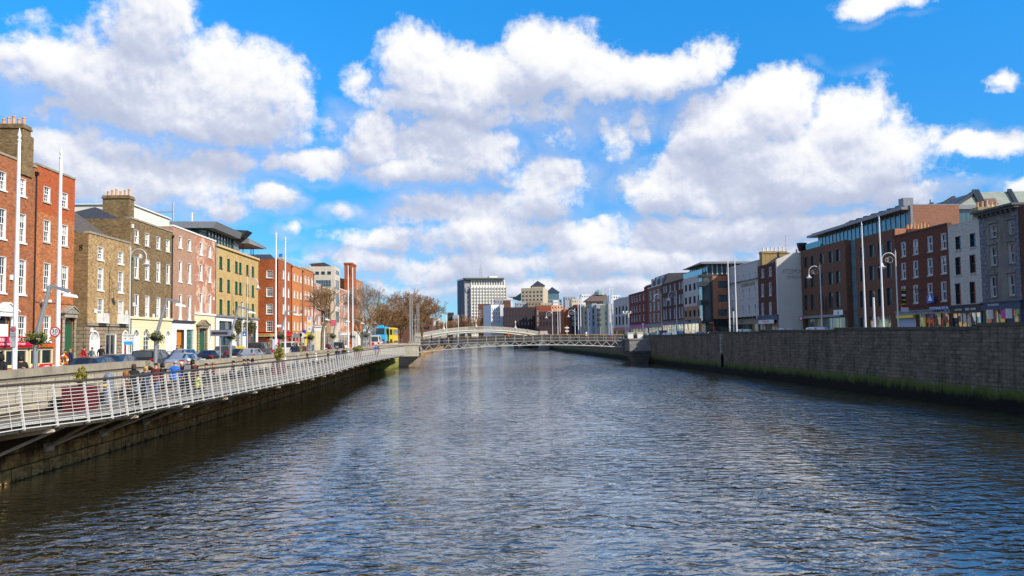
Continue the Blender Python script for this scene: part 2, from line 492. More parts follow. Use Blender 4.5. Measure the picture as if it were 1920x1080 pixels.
def chimney(root, c, sx, sy, z0, z1, m, pots=4, along='x', potm=None, roof=None):
    """chimney stack with cap courses and a row of pots"""
    mb = MB(); x, y = c
    mb.box(x - sx / 2, x + sx / 2, y - sy / 2, y + sy / 2, z0, z1 - 0.36)
    mb.box(x - sx / 2 - .1, x + sx / 2 + .1, y - sy / 2 - .1, y + sy / 2 + .1, z1 - 0.36, z1 - 0.2)
    mb.box(x - sx / 2 - .04, x + sx / 2 + .04, y - sy / 2 - .04, y + sy / 2 + .04, z1 - 0.2, z1)
    k = part('chimney', mb, m, root, sub_of=roof)
    for i in range(pots):
        t = (i + 0.5) / pots - 0.5
        px = x + (t * (sx - 0.1) if along == 'x' else 0); py = y + (t * (sy - 0.1) if along == 'y' else 0)
        h = 0.55 + 0.12 * ((i * 7) % 3)
        q = MB(); q.lathe([(0.15, 0), (0.13, 0.1), (0.12, h - 0.1), (0.16, h - 0.08), (0.15, h)], (px, py, z1), 8)
        part('chimney_pot', q, potm or terracotta, root)
    return k

def downpipe(root, F, a, z0, z1, m):
    mb = MB(); mb.tube([F.P(a, z0, 0.09), F.P(a, z1 - 0.25, 0.09)], 0.055, 6)
    q0 = F.P(a, z1 - 0.25, 0.1); mb.box(q0.x - .14, q0.x + .14, q0.y - .14, q0.y + .14, z1 - 0.3, z1)
    return part('downpipe', mb, m, root)

def house(name, label, F, W, z0, z1, wall, wins, cat='building', depth=11, group=None, wall2=None, zsplit=None, ground=(), cop=None,
          cop_h=0.18, cop_p=0.08, roof='gable', roof_m=None, rise=2.6, reveal=0.22, simple=False, hipped=(0, 0), side_wall=None):
    """wins: list of (a0, a1, za, zb, style). ground: openings (a0, a1, za, zb, style or None). Returns the Empty."""
    base = F.P(W / 2, z0)
    root = thing(name, label, cat, tuple(base), 0, group)
    mb = MB()
    holes = [w[:4] for w in wins] + [g[:4] for g in ground]
    mats = [wall, wall2 or wall, side_wall or wall]
    wall_grid(mb, F, W, z0, z1, holes, reveal, 0, None if zsplit is None else [(z0 - 1, 1), (zsplit, 0)])
    D = -depth
    mb.poly([F.P(0, z0, D), F.P(0, z0), F.P(0, z1), F.P(0, z1, D)], 2)
    mb.poly([F.P(W, z0), F.P(W, z0, D), F.P(W, z1, D), F.P(W, z1)], 2)
    mb.poly([F.P(W, z0, D), F.P(0, z0, D), F.P(0, z1, D), F.P(W, z1, D)], 2)
    # parapet: back face and a flat behind it
    zr = z1 - 0.55; pt = 0.35
    mb.poly([F.P(0, z1, 0), F.P(W, z1, 0), F.P(W, z1, -pt), F.P(0, z1, -pt)], 0)
    mb.poly([F.P(W, z1, -pt), F.P(0, z1, -pt), F.P(0, zr, -pt), F.P(W, zr, -pt)], 0)
    mb.poly([F.P(0, zr, -pt), F.P(W, zr, -pt), F.P(W, zr, D), F.P(0, zr, D)], 0)
    part('wall', mb, mats, root)
    if cop:
        q = MB(); F.box(q, -0.003, W + 0.003, z1, z1 + cop_h, -pt - cop_p, cop_p)
        part('coping', q, cop, root)
    rf = None
    if roof == 'gable':
        q = MB(); d0, d1 = -pt - 0.05, D; dm = (d0 + d1) / 2
        h0, h1 = hipped
        A = [F.P(0.02, zr + .02, d0), F.P(W - 0.02, zr + .02, d0), F.P(W - 0.02, zr + .02, d1), F.P(0.02, zr + .02, d1)]
        r0, r1 = F.P(0.02 + h0, zr + rise, dm), F.P(W - 0.02 - h1, zr + rise, dm)
        q.poly([A[0], A[1], r1, r0]); q.poly([A[2], A[3], r0, r1]); q.poly([A[1], A[2], r1]); q.poly([A[3], A[0], r0]); q.poly(list(reversed(A)))
        rf = part('roof', q, roof_m or slate, root)
    for w in list(wins) + [g for g in ground if len(g) > 4 and g[4]]:
        put_window(root, F, w[0], w[2], w[1] - w[0], w[3] - w[2], w[4], simple)
    root['_'] = 0
    del root['_']
    return root, rf

def grid_wins(F, cols, rows, w, st, uref=None):
    """cols: pixel columns of the window centres; rows: (v top, v bottom) read at column uref"""
    uref = uref or cols[0]
    out = []
    for i, c in enumerate(cols):
        for j, (vt, vb) in enumerate(rows):
            zt, zb = F.zx(uref, vt), F.zx(uref, vb)
            s = F.sx(c, (vt + vb) / 2)
            ww = w[j] if hasattr(w, '__len__') else w
            ss = st[j] if isinstance(st, (list, tuple)) else st
            out.append((s - ww / 2, s + ww / 2, round(zb, 2), round(zt, 2), ss))
    return out

def clip_wins(wins, W, m=0.15):
    out = []
    for w in wins:
        a, b = max(w[0], m), min(w[1], W - m)
        if b - a > 0.3: out.append((a, b) + tuple(w[2:]))
    return out

def door(root, F, a0, a1, z0, z1, m, frame_m=None, panels=True, dep=0.18, fan=False):
    """panelled door leaf set back in its opening, with frame and handle"""
    fr = MB()
    if frame_m:
        F.box(fr, a0, a0 + .08, z0, z1, -dep, 0.01); F.box(fr, a1 - .08, a1, z0, z1, -dep, 0.01); F.box(fr, a0 + .08, a1 - .08, z1 - .08, z1, -dep, 0.01)
        part('door_frame', fr, frame_m, root)
    d = MB(); F.box(d, a0 + .08, a1 - .08, z0, z1 - .08, -dep - .06, -dep)
    if panels:
        w = a1 - a0 - .16
        for i in range(2):
            for j in range(3):
                x0 = a0 + .08 + w * (i * .5 + .08); x1 = x0 + w * .34
                zz0 = z0 + (z1 - z0) * (.06 + j * .31); zz1 = zz0 + (z1 - z0) * .23
                F.box(d, x0, x1, zz0, zz1, -dep, -dep + .02)
    o = part('door', d, m, root)
    h = MB(); h.box(*(lambda p: (p.x - .04, p.x + .04, p.y - .04, p.y + .04, p.z - .04, p.z + .04))(F.P(a1 - .22, (z0 + z1) / 2 - .1, -dep + .04)))
    part('handle', h, gold, root, sub_of=o)
    return o

def arch_opening(root, F, a0, a1, z0, z1, wall_m, frame_m, door_m=None, pane_m=None, name='arched_window', ring=True):
    """round-headed opening: spandrels that close the corners, ring, fan light, door leaf or sashes"""
    w = a1 - a0; r = w / 2; cx = (a0 + a1) / 2; zc = z1 - r
    n = 10
    sp = MB()
    for sgn in (-1, 1):
        pts = [F.P(cx + sgn * r, z1, 0), ]
        arc = [F.P(cx + sgn * r * math.cos(t), zc + r * math.sin(t), 0) for t in [math.pi / 2 * k / n for k in range(n + 1)]]
        poly = [F.P(cx + sgn * r, z1, 0.0)] + arc
        sp.prism(poly, F.P(0, 0, 0.002), F.P(0, 0, -0.2))
    part('arch_spandrel', sp, wall_m, root)
    fr = MB()
    t = 0.13 if ring else 0.07
    d0, d1 = (0.03 if ring else -0.05), -0.16
    prev = None
    for k in range(2 * n + 1):
        th = math.pi * k / (2 * n)
        c, s = math.cos(th), math.sin(th)
        cur = [(cx + (r + t * .3) * c, zc + (r + t * .3) * s), (cx + (r - t * .7) * c, zc + (r - t * .7) * s)]
        if prev:
            (p0, p1), (q0, q1) = prev, cur
            fr.hexa([F.P(*p0, d1), F.P(*p1, d1), F.P(*q1, d1), F.P(*q0, d1), F.P(*p0, d0), F.P(*p1, d0), F.P(*q1, d0), F.P(*q0, d0)])
        prev = cur
    F.box(fr, a0 - t * .3, a0 + t * .7, z0, zc, d1, d0); F.box(fr, a1 - t * .7, a1 + t * .3, z0, zc, d1, d0)
    F.box(fr, a0 + t * .7, a1 - t * .7, zc - .1, zc + .1, d1, -0.03)
    for th in (math.pi / 4, math.pi / 2, 3 * math.pi / 4):
        fr.bar(F.P(cx, zc + .08, -.1), F.P(cx + (r - .05) * math.cos(th), zc + (r - .05) * math.sin(th), -.1), .035)
    if not door_m:
        F.box(fr, cx - .02, cx + .02, z0, zc - .1, -.13, -.08)
        for j in range(1, 4):
            zz = z0 + (zc - z0) * j / 4; F.box(fr, a0 + t * .7, a1 - t * .7, zz - .02, zz + .02, -.128, -.082)
    f = part(name, fr, frame_m, root)
    pn = MB(); pn.poly([F.P(a0, z0, -.15), F.P(a1, z0, -.15), F.P(a1, z1, -.15), F.P(a0, z1, -.15)])
    part('pane', pn, pane_m or pane_w, root, sub_of=f)
    if door_m:
        d = MB(); F.box(d, a0 + t * .7, a1 - t * .7, z0, zc - .1, -.12, -.06)
        wd = w - t * 1.4
        for i in range(2):
            for j in range(3):
                x0 = a0 + t * .7 + wd * (i * .5 + .08); zz = z0 + (zc - z0) * (.06 + j * .3)
                F.box(d, x0, x0 + wd * .34, zz, zz + (zc - z0) * .22, -.06, -.045)
        part('door', d, door_m, root)

def shopfront(root, F, a0, a1, z0, z1, frame_m, fascia_m, glass_m, bays=3, fascia=0.75, txt=None, txt_m=None, proud=0.12, door_at=None, tsize=0.42, stall=0.55, door_m=None, sign_h=None, xs=1.0):
    """pilasters, fascia board with lettering, stall riser, glazed bays and a door"""
    fr = MB()
    zf = z1 - fascia
    F.box(fr, a0, a0 + .3, z0, zf, 0.0, proud); F.box(fr, a1 - .3, a1, z0, zf, 0.0, proud)
    n = bays; w = (a1 - a0 - .6) / n
    for i in range(1, n):
        x = a0 + .3 + w * i; F.box(fr, x - .05, x + .05, z0, zf, 0.0, proud * .6)
    for i in range(n):
        if i == door_at: continue
        F.box(fr, a0 + .3 + w * i + (.05 if i else 0), a0 + .3 + w * (i + 1) - (.05 if i < n - 1 else 0), z0, z0 + stall, 0.0, proud * .5)
    part('shop_front', fr, frame_m, root)
    fa = MB(); F.box(fa, a0 - .05, a1 + .05, zf, z1 - .12, 0.0, proud + .08); F.box(fa, a0 - .12, a1 + .12, z1 - .12, z1, 0.0, proud + .22)
    fo = part('fascia', fa, fascia_m, root)
    if txt:
        text(fo, root, txt, tsize, F.P((a0 + a1) / 2, zf + (fascia - .12) / 2, proud + .1), F.T, F.N, txt_m or white, 0.012, xs=xs)
    for i in range(n):
        x0 = a0 + .3 + w * i + (.05 if i else 0); x1 = a0 + .3 + w * (i + 1) - (.05 if i < n - 1 else 0)
        if i == door_at:
            d = MB(); F.box(d, x0, x1, z0, zf - .45, 0.0, 0.03); part('door', d, door_m or frame_m, root)
            g = MB(); g.poly([F.P(x0, zf - .45, .02), F.P(x1, zf - .45, .02), F.P(x1, zf, .02), F.P(x0, zf, .02)]); part('fanlight', g, glass_m, root)
        else:
            g = MB(); g.poly([F.P(x0, z0 + stall, .02), F.P(x1, z0 + stall, .02), F.P(x1, zf, .02), F.P(x0, zf, .02)])
            part('shop_window', g, glass_m, root)

def signboard(root, F, a0, a1, z0, z1, d, m, txt=None, tm=None, size=0.3, name='sign', border=None, th=0.06, xs=1.0):
    q = MB(); F.box(q, a0, a1, z0, z1, d, d + th)
    o = part(name, q, m, root)
    if txt: text(o, root, txt, size, F.P((a0 + a1) / 2, (z0 + z1) / 2, d + th + .004), F.T, F.N, tm or white, 0.004, xs=xs)
    return o

def portico(root, F, a0, a1, z0, z1, m, door_m, arch=True):
    """door case: columns, entablature, pediment, fan light and panelled door"""
    q = MB()
    zc = z1 - 1.0
    for a in (a0 + .18, a1 - .18):
        p = F.P(a, z0, .22)
        q.lathe([(.2, 0), (.2, .15), (.15, .2), (.12, zc - z0 - .25), (.18, zc - z0 - .15), (.2, zc - z0)], tuple(p), 10)
    F.box(q, a0 - .02, a1 + .02, zc, zc + .35, .01, .45)
    ap = F.P((a0 + a1) / 2, z1, .0)
    q.prism([F.P(a0 - .2, zc + .35, .0), F.P(a1 + .2, zc + .35, .0), ap], F.P(0, 0, .02), F.P(0, 0, .55))
    for sgn, a in ((1, a0 - .25), (-1, a1 + .25)):
        q.bar(F.P(a, zc + .38, .33), F.P((a0 + a1) / 2, z1 + .06, .33), .62, .09, up=(0, 0, 1))
    part('door_case', q, m, root)
    d = MB(); F.box(d, a0 + .42, a1 - .42, z0, zc - .6, .01, .05); o = part('door', d, door_m, root)
    g = MB(); F.box(g, a0 + .42, a1 - .42, zc - .58, zc - .02, .01, .03); part('fanlight', g, pane_w, root)
# ------------------------------------------------------------------ north quay: the houses on the sunny side
GL = 2.85
brickA = masonry('red_brown_brick', (0.48, 0.145, 0.05), (0.36, 0.10, 0.036), (0.34, 0.19, 0.11), stain=0.5, stain_c=(0.09, 0.035, 0.02), blotch=.6)
brickA2 = masonry('fresh_red_brick', (0.50, 0.115, 0.035), (0.43, 0.092, 0.028), (0.42, 0.13, 0.06), stain=0.15, stain_c=(0.16, 0.04, 0.02), blotch=.4)
brickB = masonry('orange_red_brick', (0.60, 0.195, 0.062), (0.48, 0.145, 0.048), (0.42, 0.22, 0.12), stain=0.5, stain_c=(0.14, 0.05, 0.025), blotch=.6)
brickC = masonry('yellow_brown_stock_brick', (0.56, 0.37, 0.17), (0.40, 0.25, 0.11), (0.42, 0.30, 0.17), stain=0.4, stain_c=(0.08, 0.05, 0.025), blotch=.75)
brickD = masonry('dark_brown_stock_brick', (0.30, 0.205, 0.095), (0.20, 0.13, 0.06), (0.23, 0.17, 0.10), stain=0.4, stain_c=(0.05, 0.032, 0.018), blotch=.75)
brickE1 = masonry('pink_brick', (0.52, 0.31, 0.20), (0.46, 0.26, 0.165), (0.40, 0.26, 0.19), stain=0.45, stain_c=(0.24, 0.11, 0.07), blotch=.42)
brickE2 = masonry('peeling_red_brick', (0.54, 0.24, 0.14), (0.47, 0.19, 0.11), (0.44, 0.24, 0.17), stain=0.5, stain_c=(0.28, 0.09, 0.05), blotch=0.3, patch=(0.64, 0.46, 0.36), pscale=0.55)
brickF = masonry('yellow_brick', (0.62, 0.43, 0.17), (0.55, 0.37, 0.14), (0.5, 0.37, 0.19), stain=0.5, stain_c=(0.28, 0.17, 0.06), blotch=.4)
brickG = masonry('deep_red_brick', (0.48, 0.125, 0.036), (0.38, 0.09, 0.028), (0.36, 0.13, 0.06), stain=0.5, stain_c=(0.12, 0.03, 0.015), blotch=.5)
brickH = masonry('bright_orange_brick', (0.68, 0.23, 0.065), (0.60, 0.185, 0.05), (0.55, 0.24, 0.10), stain=0.2, stain_c=(0.28, 0.07, 0.025), blotch=.42)
limestone = masonry('pale_limestone', (0.66, 0.60, 0.50), (0.58, 0.53, 0.44), (0.36, 0.33, 0.28), 1.2, 0.6, 0.012, stain=0.45, stain_c=(0.35, 0.30, 0.23), blotch=0.2)
rustic = masonry('rusticated_stone', (0.36, 0.29, 0.20), (0.30, 0.235, 0.16), (0.10, 0.08, 0.055), 0.9, 0.36, 0.035, stain=0.55, stain_c=(0.13, 0.09, 0.06), blotch=.42)
cream_r = masonry('cream_rusticated_render', (0.78, 0.69, 0.44), (0.76, 0.67, 0.42), (0.58, 0.50, 0.30), 1.4, 0.5, 0.02, stain=0.15, stain_c=(0.5, 0.42, 0.25), blotch=0.1)
wood_orange = surf('orange_wood', (0.55, 0.20, 0.02), 0.5, 0.2)
shopL = shop_glass('shop_window_warm', [(0.05, 0.05, 0.06), (0.10, 0.05, 0.03), (0.30, 0.22, 0.10), (0.03, 0.05, 0.07), (0.4, 0.36, 0.3), (0.02, 0.02, 0.02), (0.2, 0.05, 0.03)])

XA, XC, XG = -37.0, -35.7, -33.5
fA = Fac((XA, 54.0), (1, 0))
def up_to(F, u, v=600): return F.sx(u, v)

# --- house A (partly out of the frame)
WA = up_to(fA, 64.5, 500)
rA = [(334, 367), (401, 455), (487, 552), (592, 641)]
winsA = clip_wins(grid_wins(fA, [41, 3, -44], rA[:3], 1.15, 'georgian', 41), WA) + clip_wins(grid_wins(fA, [41], rA[3:], 1.2, 'georgian', 41), WA)
topA = fA.zx(40, 304)
hA, rfA = house('brick_house', 'weathered red-brown brick house with a white pedimented door and a tall chimney', fA, WA, GL, topA, brickA, winsA, cop=coping_m, depth=12, roof_m=slate, rise=5.2, hipped=(0, 3), group='houses along the sunny quay')
for u0, u1, yy in ((-60, 5, 65.6), (8, 58, 66.0)):
    x0 = onY(u0, 260, yy + 2).x; x1 = onY(u1, 260, yy + 2).x
    chimney(hA, ((x0 + x1) / 2 - .55, yy + 2.4), abs(x1 - x0), 1.2, topA - 1, zat(30, 233, yy + 2), brickD, 5, 'x', roof=rfA)
    mb = MB(); mb.box((x0 + x1) / 2 - .55 - abs(x1 - x0) / 2 - .12, (x0 + x1) / 2 - .55 + abs(x1 - x0) / 2 + .12, yy + 1.55, yy + 3.25, topA - 1, zat(30, 252, yy + 2))
    part('chimney_base', mb, brickD, hA, sub_of=rfA)
a0 = up_to(fA, -13, 600); portico(hA, fA, a0, up_to(fA, 20, 600), GL, fA.zx(3, 569), white, offwhite)
downpipe(hA, fA, WA - .08, GL, fA.zx(66, 322), black)

# --- house B
fB = Fac((XA, 54.0 + WA), (1, 0))
WB = up_to(fB, 137, 560)
rB = [(350, 379), (413, 454), (493, 545), (592, 640)]
winsB = clip_wins(grid_wins(fB, [88, 121.5], rB[:3], [1.1, 1.1, 1.15], 'georgian_grey_sill', 88), WB) + grid_wins(fB, [88], rB[3:], 1.15, 'georgian', 88)
topB = fB.zx(140, 337)
hB, rfB = house('brick_house', 'red brick house whose top storey is fresher red, beside the black drainpipe', fB, WB, GL, topB, brickA2, winsB, cop=coping_m, depth=12, wall2=brickB, zsplit=fB.zx(90, 402), rise=2.2, hipped=(0, 3.0), group='houses along the sunny quay')
# newer top storey: a skin of fresh brick 3 mm proud between the windows
q = MB(); fB.box(q, 0, WB, fB.zx(90, 568), fB.zx(90, 568) + .12, 0.002, 0.07); part('string_course', q, brickA, hB)
portico(hB, fB, up_to(fB, 112, 620), up_to(fB, 138, 620), GL + .5, fB.zx(127, 575), granite, green_p)
q = MB(); p = fB.P(up_to(fB, 125, 640), GL, 0)
for k in range(3): q.box(p.x + .02, p.x + 1.5 - k * .35, p.y - 1.0, p.y + 1.0, GL + k * .167, GL + (k + 1) * .167)
part('steps', q, granite, hB)
q = MB()
zz = fB.zx(76, 565)
a = up_to(fB, 74, 565); fB.box(q, a - .18, a + .18, zz - .1, zz + .12, .35, .95); q.bar(fB.P(a, zz - .1, 0), fB.P(a, zz, .6), .06)
part('security_camera', q, white, hB)

# --- house C (stands forward: shows its side wall)
YC = 54.0 + WA + WB
fC = Fac((XC, YC), (1, 0))
WC = up_to(fC, 242.5, 560)
zG = fC.zx(200, 609)
winsC = grid_wins(fC, [188.5, 226.5], [(463, 487), (502, 544), (560, 606)], [1.15, 1.15, 1.2], 'georgian', 188)
gC = []
for u0, u1, v0 in ((168, 186, 620), (229, 240, 620)):
    gC.append((up_to(fC, u0, 650), up_to(fC, u1, 650), GL, fC.zx((u0 + u1) / 2, v0), None))
gC.append((up_to(fC, 198, 645), up_to(fC, 218, 645), fC.zx(208, 676), fC.zx(208, 626), 'shop'))
topC = fC.zx(168, 437)
hC, rfC = house('brick_house', 'low yellow-brown brick house with arched white doors in a stone ground floor', fC, WC, GL, topC, brickC, winsC, cop=coping_m, depth=10, wall2=rustic, zsplit=zG, ground=gC, roof_m=slate_brown, rise=4.0, hipped=(1.5, 2.0), side_wall=brickD, group='houses along the sunny quay')  # darker brick on the side wall puts its weaker sun into the colour
for g in gC[:2]: arch_opening(hC, fC, g[0], g[1], g[2], g[3], rustic, white, white)
q = MB(); fC.box(q, -.08, WC, zG - .12, zG + .12, .003, .14); part('string_course', q, granite, hC)
# stone face on the side wall at street level
q = MB(); q.box(XA + .02, XC + .0, YC - .06, YC - .003, GL, zG - .14); part('stone_side', q, rustic, hC)
for u in (188.5, 226.5):      # iron balconettes
    s = fC.sx(u, 600); q = MB()
    F_ = fC
    F_.box(q, s - .8, s + .8, zG + .14, zG + .22, 0.02, .5)
    for k in range(11):
        F_.box(q, s - .78 + k * .155, s - .75 + k * .155, zG + .22, zG + 1.0, .44, .47)
    F_.box(q, s - .8, s + .8, zG + 1.0, zG + 1.05, .42, .49)
    for e in (-.8, .76): F_.box(q, s + e, s + e + .04, zG + .22, zG + 1.05, .0, .42)
    part('balconette', q, white, hC)
q = MB()
zt2 = fC.zx(150, 460)
for k in range(12):
    a = 2 * math.pi * k / 12; b = 2 * math.pi * (k + 1) / 12
    for sg in (0.22, -0.22):
        q.bar((XA + .65 + .12 * math.cos(a), YC - .03, zt2 + sg * .6 + .13 * math.sin(a)), (XA + .65 + .12 * math.cos(b), YC - .03, zt2 + sg * .6 + .13 * math.sin(b)), .04)
part('wall_tie', q, black, hC)
# party wall chimney between B and C
chimney(hC, (-39.6, YC + 2.0), 1.3, 1.6, topC - 1, zat(148, 373, YC + 2), brickD, 3, 'y')

# --- house D
fD = Fac((XC, YC + WC), (1, 0))
WD = up_to(fD, 322.5, 560)
zGd = fD.zx(282, 597)
winsD = clip_wins(grid_wins(fD, [256, 276, 297, 315], [(431, 456), (482, 522), (552, 594)], 1.1, 'sash2', 256), WD)
gD = []
for u0, u1, v0, kind in ((249, 261, 617, 'd'), (269, 280, 617, 'w'), (292, 301, 618, 'w'), (310, 319, 619, 'd')):
    gD.append((up_to(fD, u0, 650), up_to(fD, u1, 650), GL if kind == 'd' else GL + .8, fD.zx((u0 + u1) / 2, v0), None))
topD = fD.zx(243, 409)
hD, rfD = house('brick_house', 'dark brown brick house of four bays over a cream ground floor with arches', fD, WD, GL, topD, brickD, winsD, cop=coping_m, depth=11, wall2=cream_r, zsplit=zGd, ground=gD, rise=2.5, hipped=(4.5, 4.5), group='houses along the sunny quay')
for g, kd in zip(gD, 'dwwd'): arch_opening(hD, fD, g[0], g[1], g[2], g[3], cream_r, white, white if kd == 'd' else None, name='arched_window' if kd == 'w' else 'arched_doorway', ring=(kd == 'd'))
q = MB(); fD.box(q, 0, WD, zGd - .14, zGd + .1, .003, .16); part('string_course', q, cream, hD)
q = MB()
for k in range(40):
    a = .3 + k * (WD - .6) / 39
    if any(g[0] - .2 < a < g[1] + .2 for g in (gD[0], gD[3])): continue
    fD.box(q, a - .012, a + .012, GL, GL + 1.1, 1.2, 1.224)
for a_, b_ in ((.28, gD[0][0] - .15), (gD[0][1] + .15, gD[3][0] - .15)):
    fD.box(q, a_, b_, GL + .95, GL + 1.0, 1.19, 1.234)
part('railing', q, black, hD)
chimney(hD, (-39.2, 91.0), 2.8, 1.4, topD - 1.5, zat(234, 368, 91), brickD, 6, 'x', roof=rfD)
downpipe(hD, fD, .25, GL, topD - 4, green_p)

# --- houses E1, E2
YD = YC + WC + WD
fE = Fac((XC, YD), (1, 0))
WE1 = up_to(fE, 365, 540); 
zGe = fE.zx(340, 603)
winsE = clip_wins(grid_wins(fE, [338, 355.5], [(443, 465), (489, 528), (552, 599)], 1.05, 'white_wide', 338), WE1)
gE1 = [(up_to(fE, 331, 640), up_to(fE, 345, 640), GL, fE.zx(338, 618), None), (up_to(fE, 350, 640), up_to(fE, 365, 640) - .25, GL, fE.zx(357, 618), None)]
topE = fE.zx(324, 424)
hE1, _ = house('brick_house', 'pale pink brick house over a white front with an orange wooden door', fE, WE1, GL, topE, brickE1, winsE, depth=10, wall2=white, zsplit=zGe, ground=gE1, cop=white, rise=1.6, hipped=(2, 0), group='houses along the sunny quay')
door(hE1, fE, gE1[0][0], gE1[0][1], GL, gE1[0][3], wood_orange, darkgrey, dep=.3)
q = MB(); g = gE1[1]; q.poly([fE.P(g[0], GL, -.2), fE.P(g[1], GL, -.2), fE.P(g[1], g[3], -.2), fE.P(g[0], g[3], -.2)]); part('shop_window', q, pane_green, hE1)
q = MB(); fE.box(q, 0, WE1, zGe - .1, zGe + .15, .003, .2); part('fascia', q, darkgrey, hE1)
fE2 = Fac((XC, YD + WE1), (1, 0))
WE2 = up_to(fE2, 404, 540)
zGe2 = fE2.zx(378, 589)
winsE2 = clip_wins(grid_wins(fE2, [377, 393.5], [(455, 478), (496, 526), (550, 587)], 1.1, 'white_wide', 377), WE2)
gE2 = [(up_to(fE2, 391.5, 640), up_to(fE2, 397.5, 640), GL + .6, fE2.zx(394, 607), 'sash2')]
hE2, _ = house('brick_house', 'peeling reddish-pink brick house with a stone pedimented door in cream render', fE2, WE2, GL, topE - .02, brickE2, winsE2, depth=10, wall2=cream, zsplit=zGe2, ground=gE2, cop=white, rise=1.6, hipped=(0, 2), group='houses along the sunny quay')
portico(hE2, fE2, up_to(fE2, 368, 640), up_to(fE2, 385, 640), GL, fE2.zx(376, 601), rustic, green_p)
q = MB(); fE2.box(q, 0, WE2, zGe2 - .1, zGe2 + .12, .003, .14); part('string_course', q, white, hE2)

# --- building F: yellow brick with a glass top storey
YE = YD + WE1 + WE2
fF = Fac((XC, YE), (1, 0))
WF = up_to(fF, 484, 560)
zGf = fF.zx(420, 593)
cF = [414, 428.5, 443.2, 450.6, 463.8, 474.2]
winsF = clip_wins(grid_wins(fF, cF, [(481, 503), (521, 545), (561, 589)], 1.25, 'green_modern', 414), WF)
gF = [(up_to(fF, 411, 640), up_to(fF, 434, 640), GL + .2, fF.zx(422, 602), 'dark_modern'), (up_to(fF, 451, 640), up_to(fF, 456, 640), GL + .1, fF.zx(453, 566), None),
      (up_to(fF, 461, 640), up_to(fF, 479.5, 640), GL + .2, fF.zx(470, 605), 'dark_modern')]
winsF = [w for w in winsF if not (w[2] < zGf + 3 and gF[1][0] - .2 < (w[0] + w[1]) / 2 < gF[1][1] + .2 and w[2] < gF[1][3])]
winsF = [w for w in winsF if not (abs((w[0] + w[1]) / 2 - (gF[1][0] + gF[1][1]) / 2) < 2.4 and w[2] < zGf + 2.2)]
topF = fF.zx(405, 461)
hF, _ = house('office_building', 'yellow brick office building with green windows and a glass penthouse under a metal roof', fF, WF, GL, topF, brickF, winsF, depth=13, wall2=white, zsplit=zGf, ground=gF, cop=surf('yellow_stone', (0.58, 0.42, 0.2), 0.85, 0.12), cop_h=.3, cop_p=.25, roof='flat', group='houses along the sunny quay')
q = MB(); g = gF[1]; q.poly([fF.P(g[0], g[2], -.2), fF.P(g[1], g[2], -.2), fF.P(g[1], g[3], -.2), fF.P(g[0], g[3], -.2)]); part('entrance_glazing', q, pane_green, hF)
q = MB(); fF.box(q, 0, WF, zGf - .12, zGf + .14, .003, .22); part('string_course', q, lead, hF)
zp0, zp1 = topF - .5, topF + 2.35
pg = MB()
W1 = WF * .52
pg.poly([fF.P(.3, zp0, -1.2), fF.P(W1, zp0, -1.2), fF.P(W1, zp1, -1.2), fF.P(.3, zp1, -1.2)])
pg.poly([fF.P(.3, zp0, -8), fF.P(.3, zp0, -1.2), fF.P(.3, zp1, -1.2), fF.P(.3, zp1, -8)])
pg.poly([fF.P(W1, zp0, -1.2), fF.P(W1, zp0, -8), fF.P(W1, zp1, -8), fF.P(W1, zp1, -1.2)])
po = part('penthouse_glazing', pg, pane_green, hF)
q = MB()
for k in range(9):
    a = .3 + (W1 - .3) * k / 8; fF.box(q, a - .05, a + .05, zp0, zp1, -1.195, -1.08)
for k in range(5):
    d = -1.3 - k * 1.6; fF.box(q, .2, .295, zp0, zp1, d - .05, d + .05)
fF.box(q, .2, W1 + .1, (zp0 + zp1) / 2 + .5, (zp0 + zp1) / 2 + .6, -1.19, -1.1)
part('mullion', q, darkgrey, hF, sub_of=po)
q = MB()
zz = zp1 + .02
q.hexa([fF.P(-.9, zz, -9.5), fF.P(W1 + .5, zz, -9.5), fF.P(W1 + .5, zz, -.1), fF.P(-.9, zz, -.1),
        fF.P(-.9, zz + 1.0, -9.5), fF.P(W1 + .5, zz + 1.0, -9.5), fF.P(W1 + .5, zz + .85, .35), fF.P(-.9, zz + .85, .35)])
part('roof_canopy', q, lead, hF)
q = MB()      # upswept canopy over the entrance bay
b0, b1 = W1 + .2, W1 + 3.0
q.hexa([fF.P(b0, zz + .4, -9), fF.P(b1, zz + .4, -9), fF.P(b1, zz + .35, .2), fF.P(b0, zz + .35, .2),
        fF.P(b0, zz + 1.9, -9), fF.P(b1, zz + 1.9, -9), fF.P(b1, zz + 1.25, 1.1), fF.P(b0, zz + 1.25, 1.1)])
part('roof_canopy', q, darkgrey, hF)
q = MB()
fF.box(q, b0 + .1, b1 - .1, zp0 - 1.0, zz + .34, -6, -1.0); part('stair_tower', q, pane_blue, hF)
q = MB()
zq = topF + 2.0
q.hexa([fF.P(b1 + .02, zq, -9), fF.P(WF + 1.2, zq, -9), fF.P(WF + 1.2, zq, 0.9), fF.P(b1 + .02, zq, 0.5),
        fF.P(b1 + .02, zq + .85, -9), fF.P(WF + .9, zq + .75, -9), fF.P(WF + 1.6, zq + .25, 1.0), fF.P(b1 + .02, zq + .8, 0.5)])
part('roof_canopy', q, lead, hF)
for a in (b1 + 1.2, WF - 1.8, WF - .5):
    q = MB(); q.tube([fF.P(a, topF - .4, -.7), fF.P(a, zq, -.7)], .07, 6); part('roof_post', q, darkgrey, hF)
q = MB(); fF.box(q, b1 + .1, WF - .2, topF - .4, zq - .02, -7, -3); part('penthouse_glazing', q, pane_blue, hF)
for u, v, dd in ((965 / 6.75 + 220, 408, -7),):
    q = MB(); q.tube([fF.P(2.2, zz + .9, -4), fF.P(2.2, zz + 2.6, -4)], .1, 8); part('flue', q, white, hF)

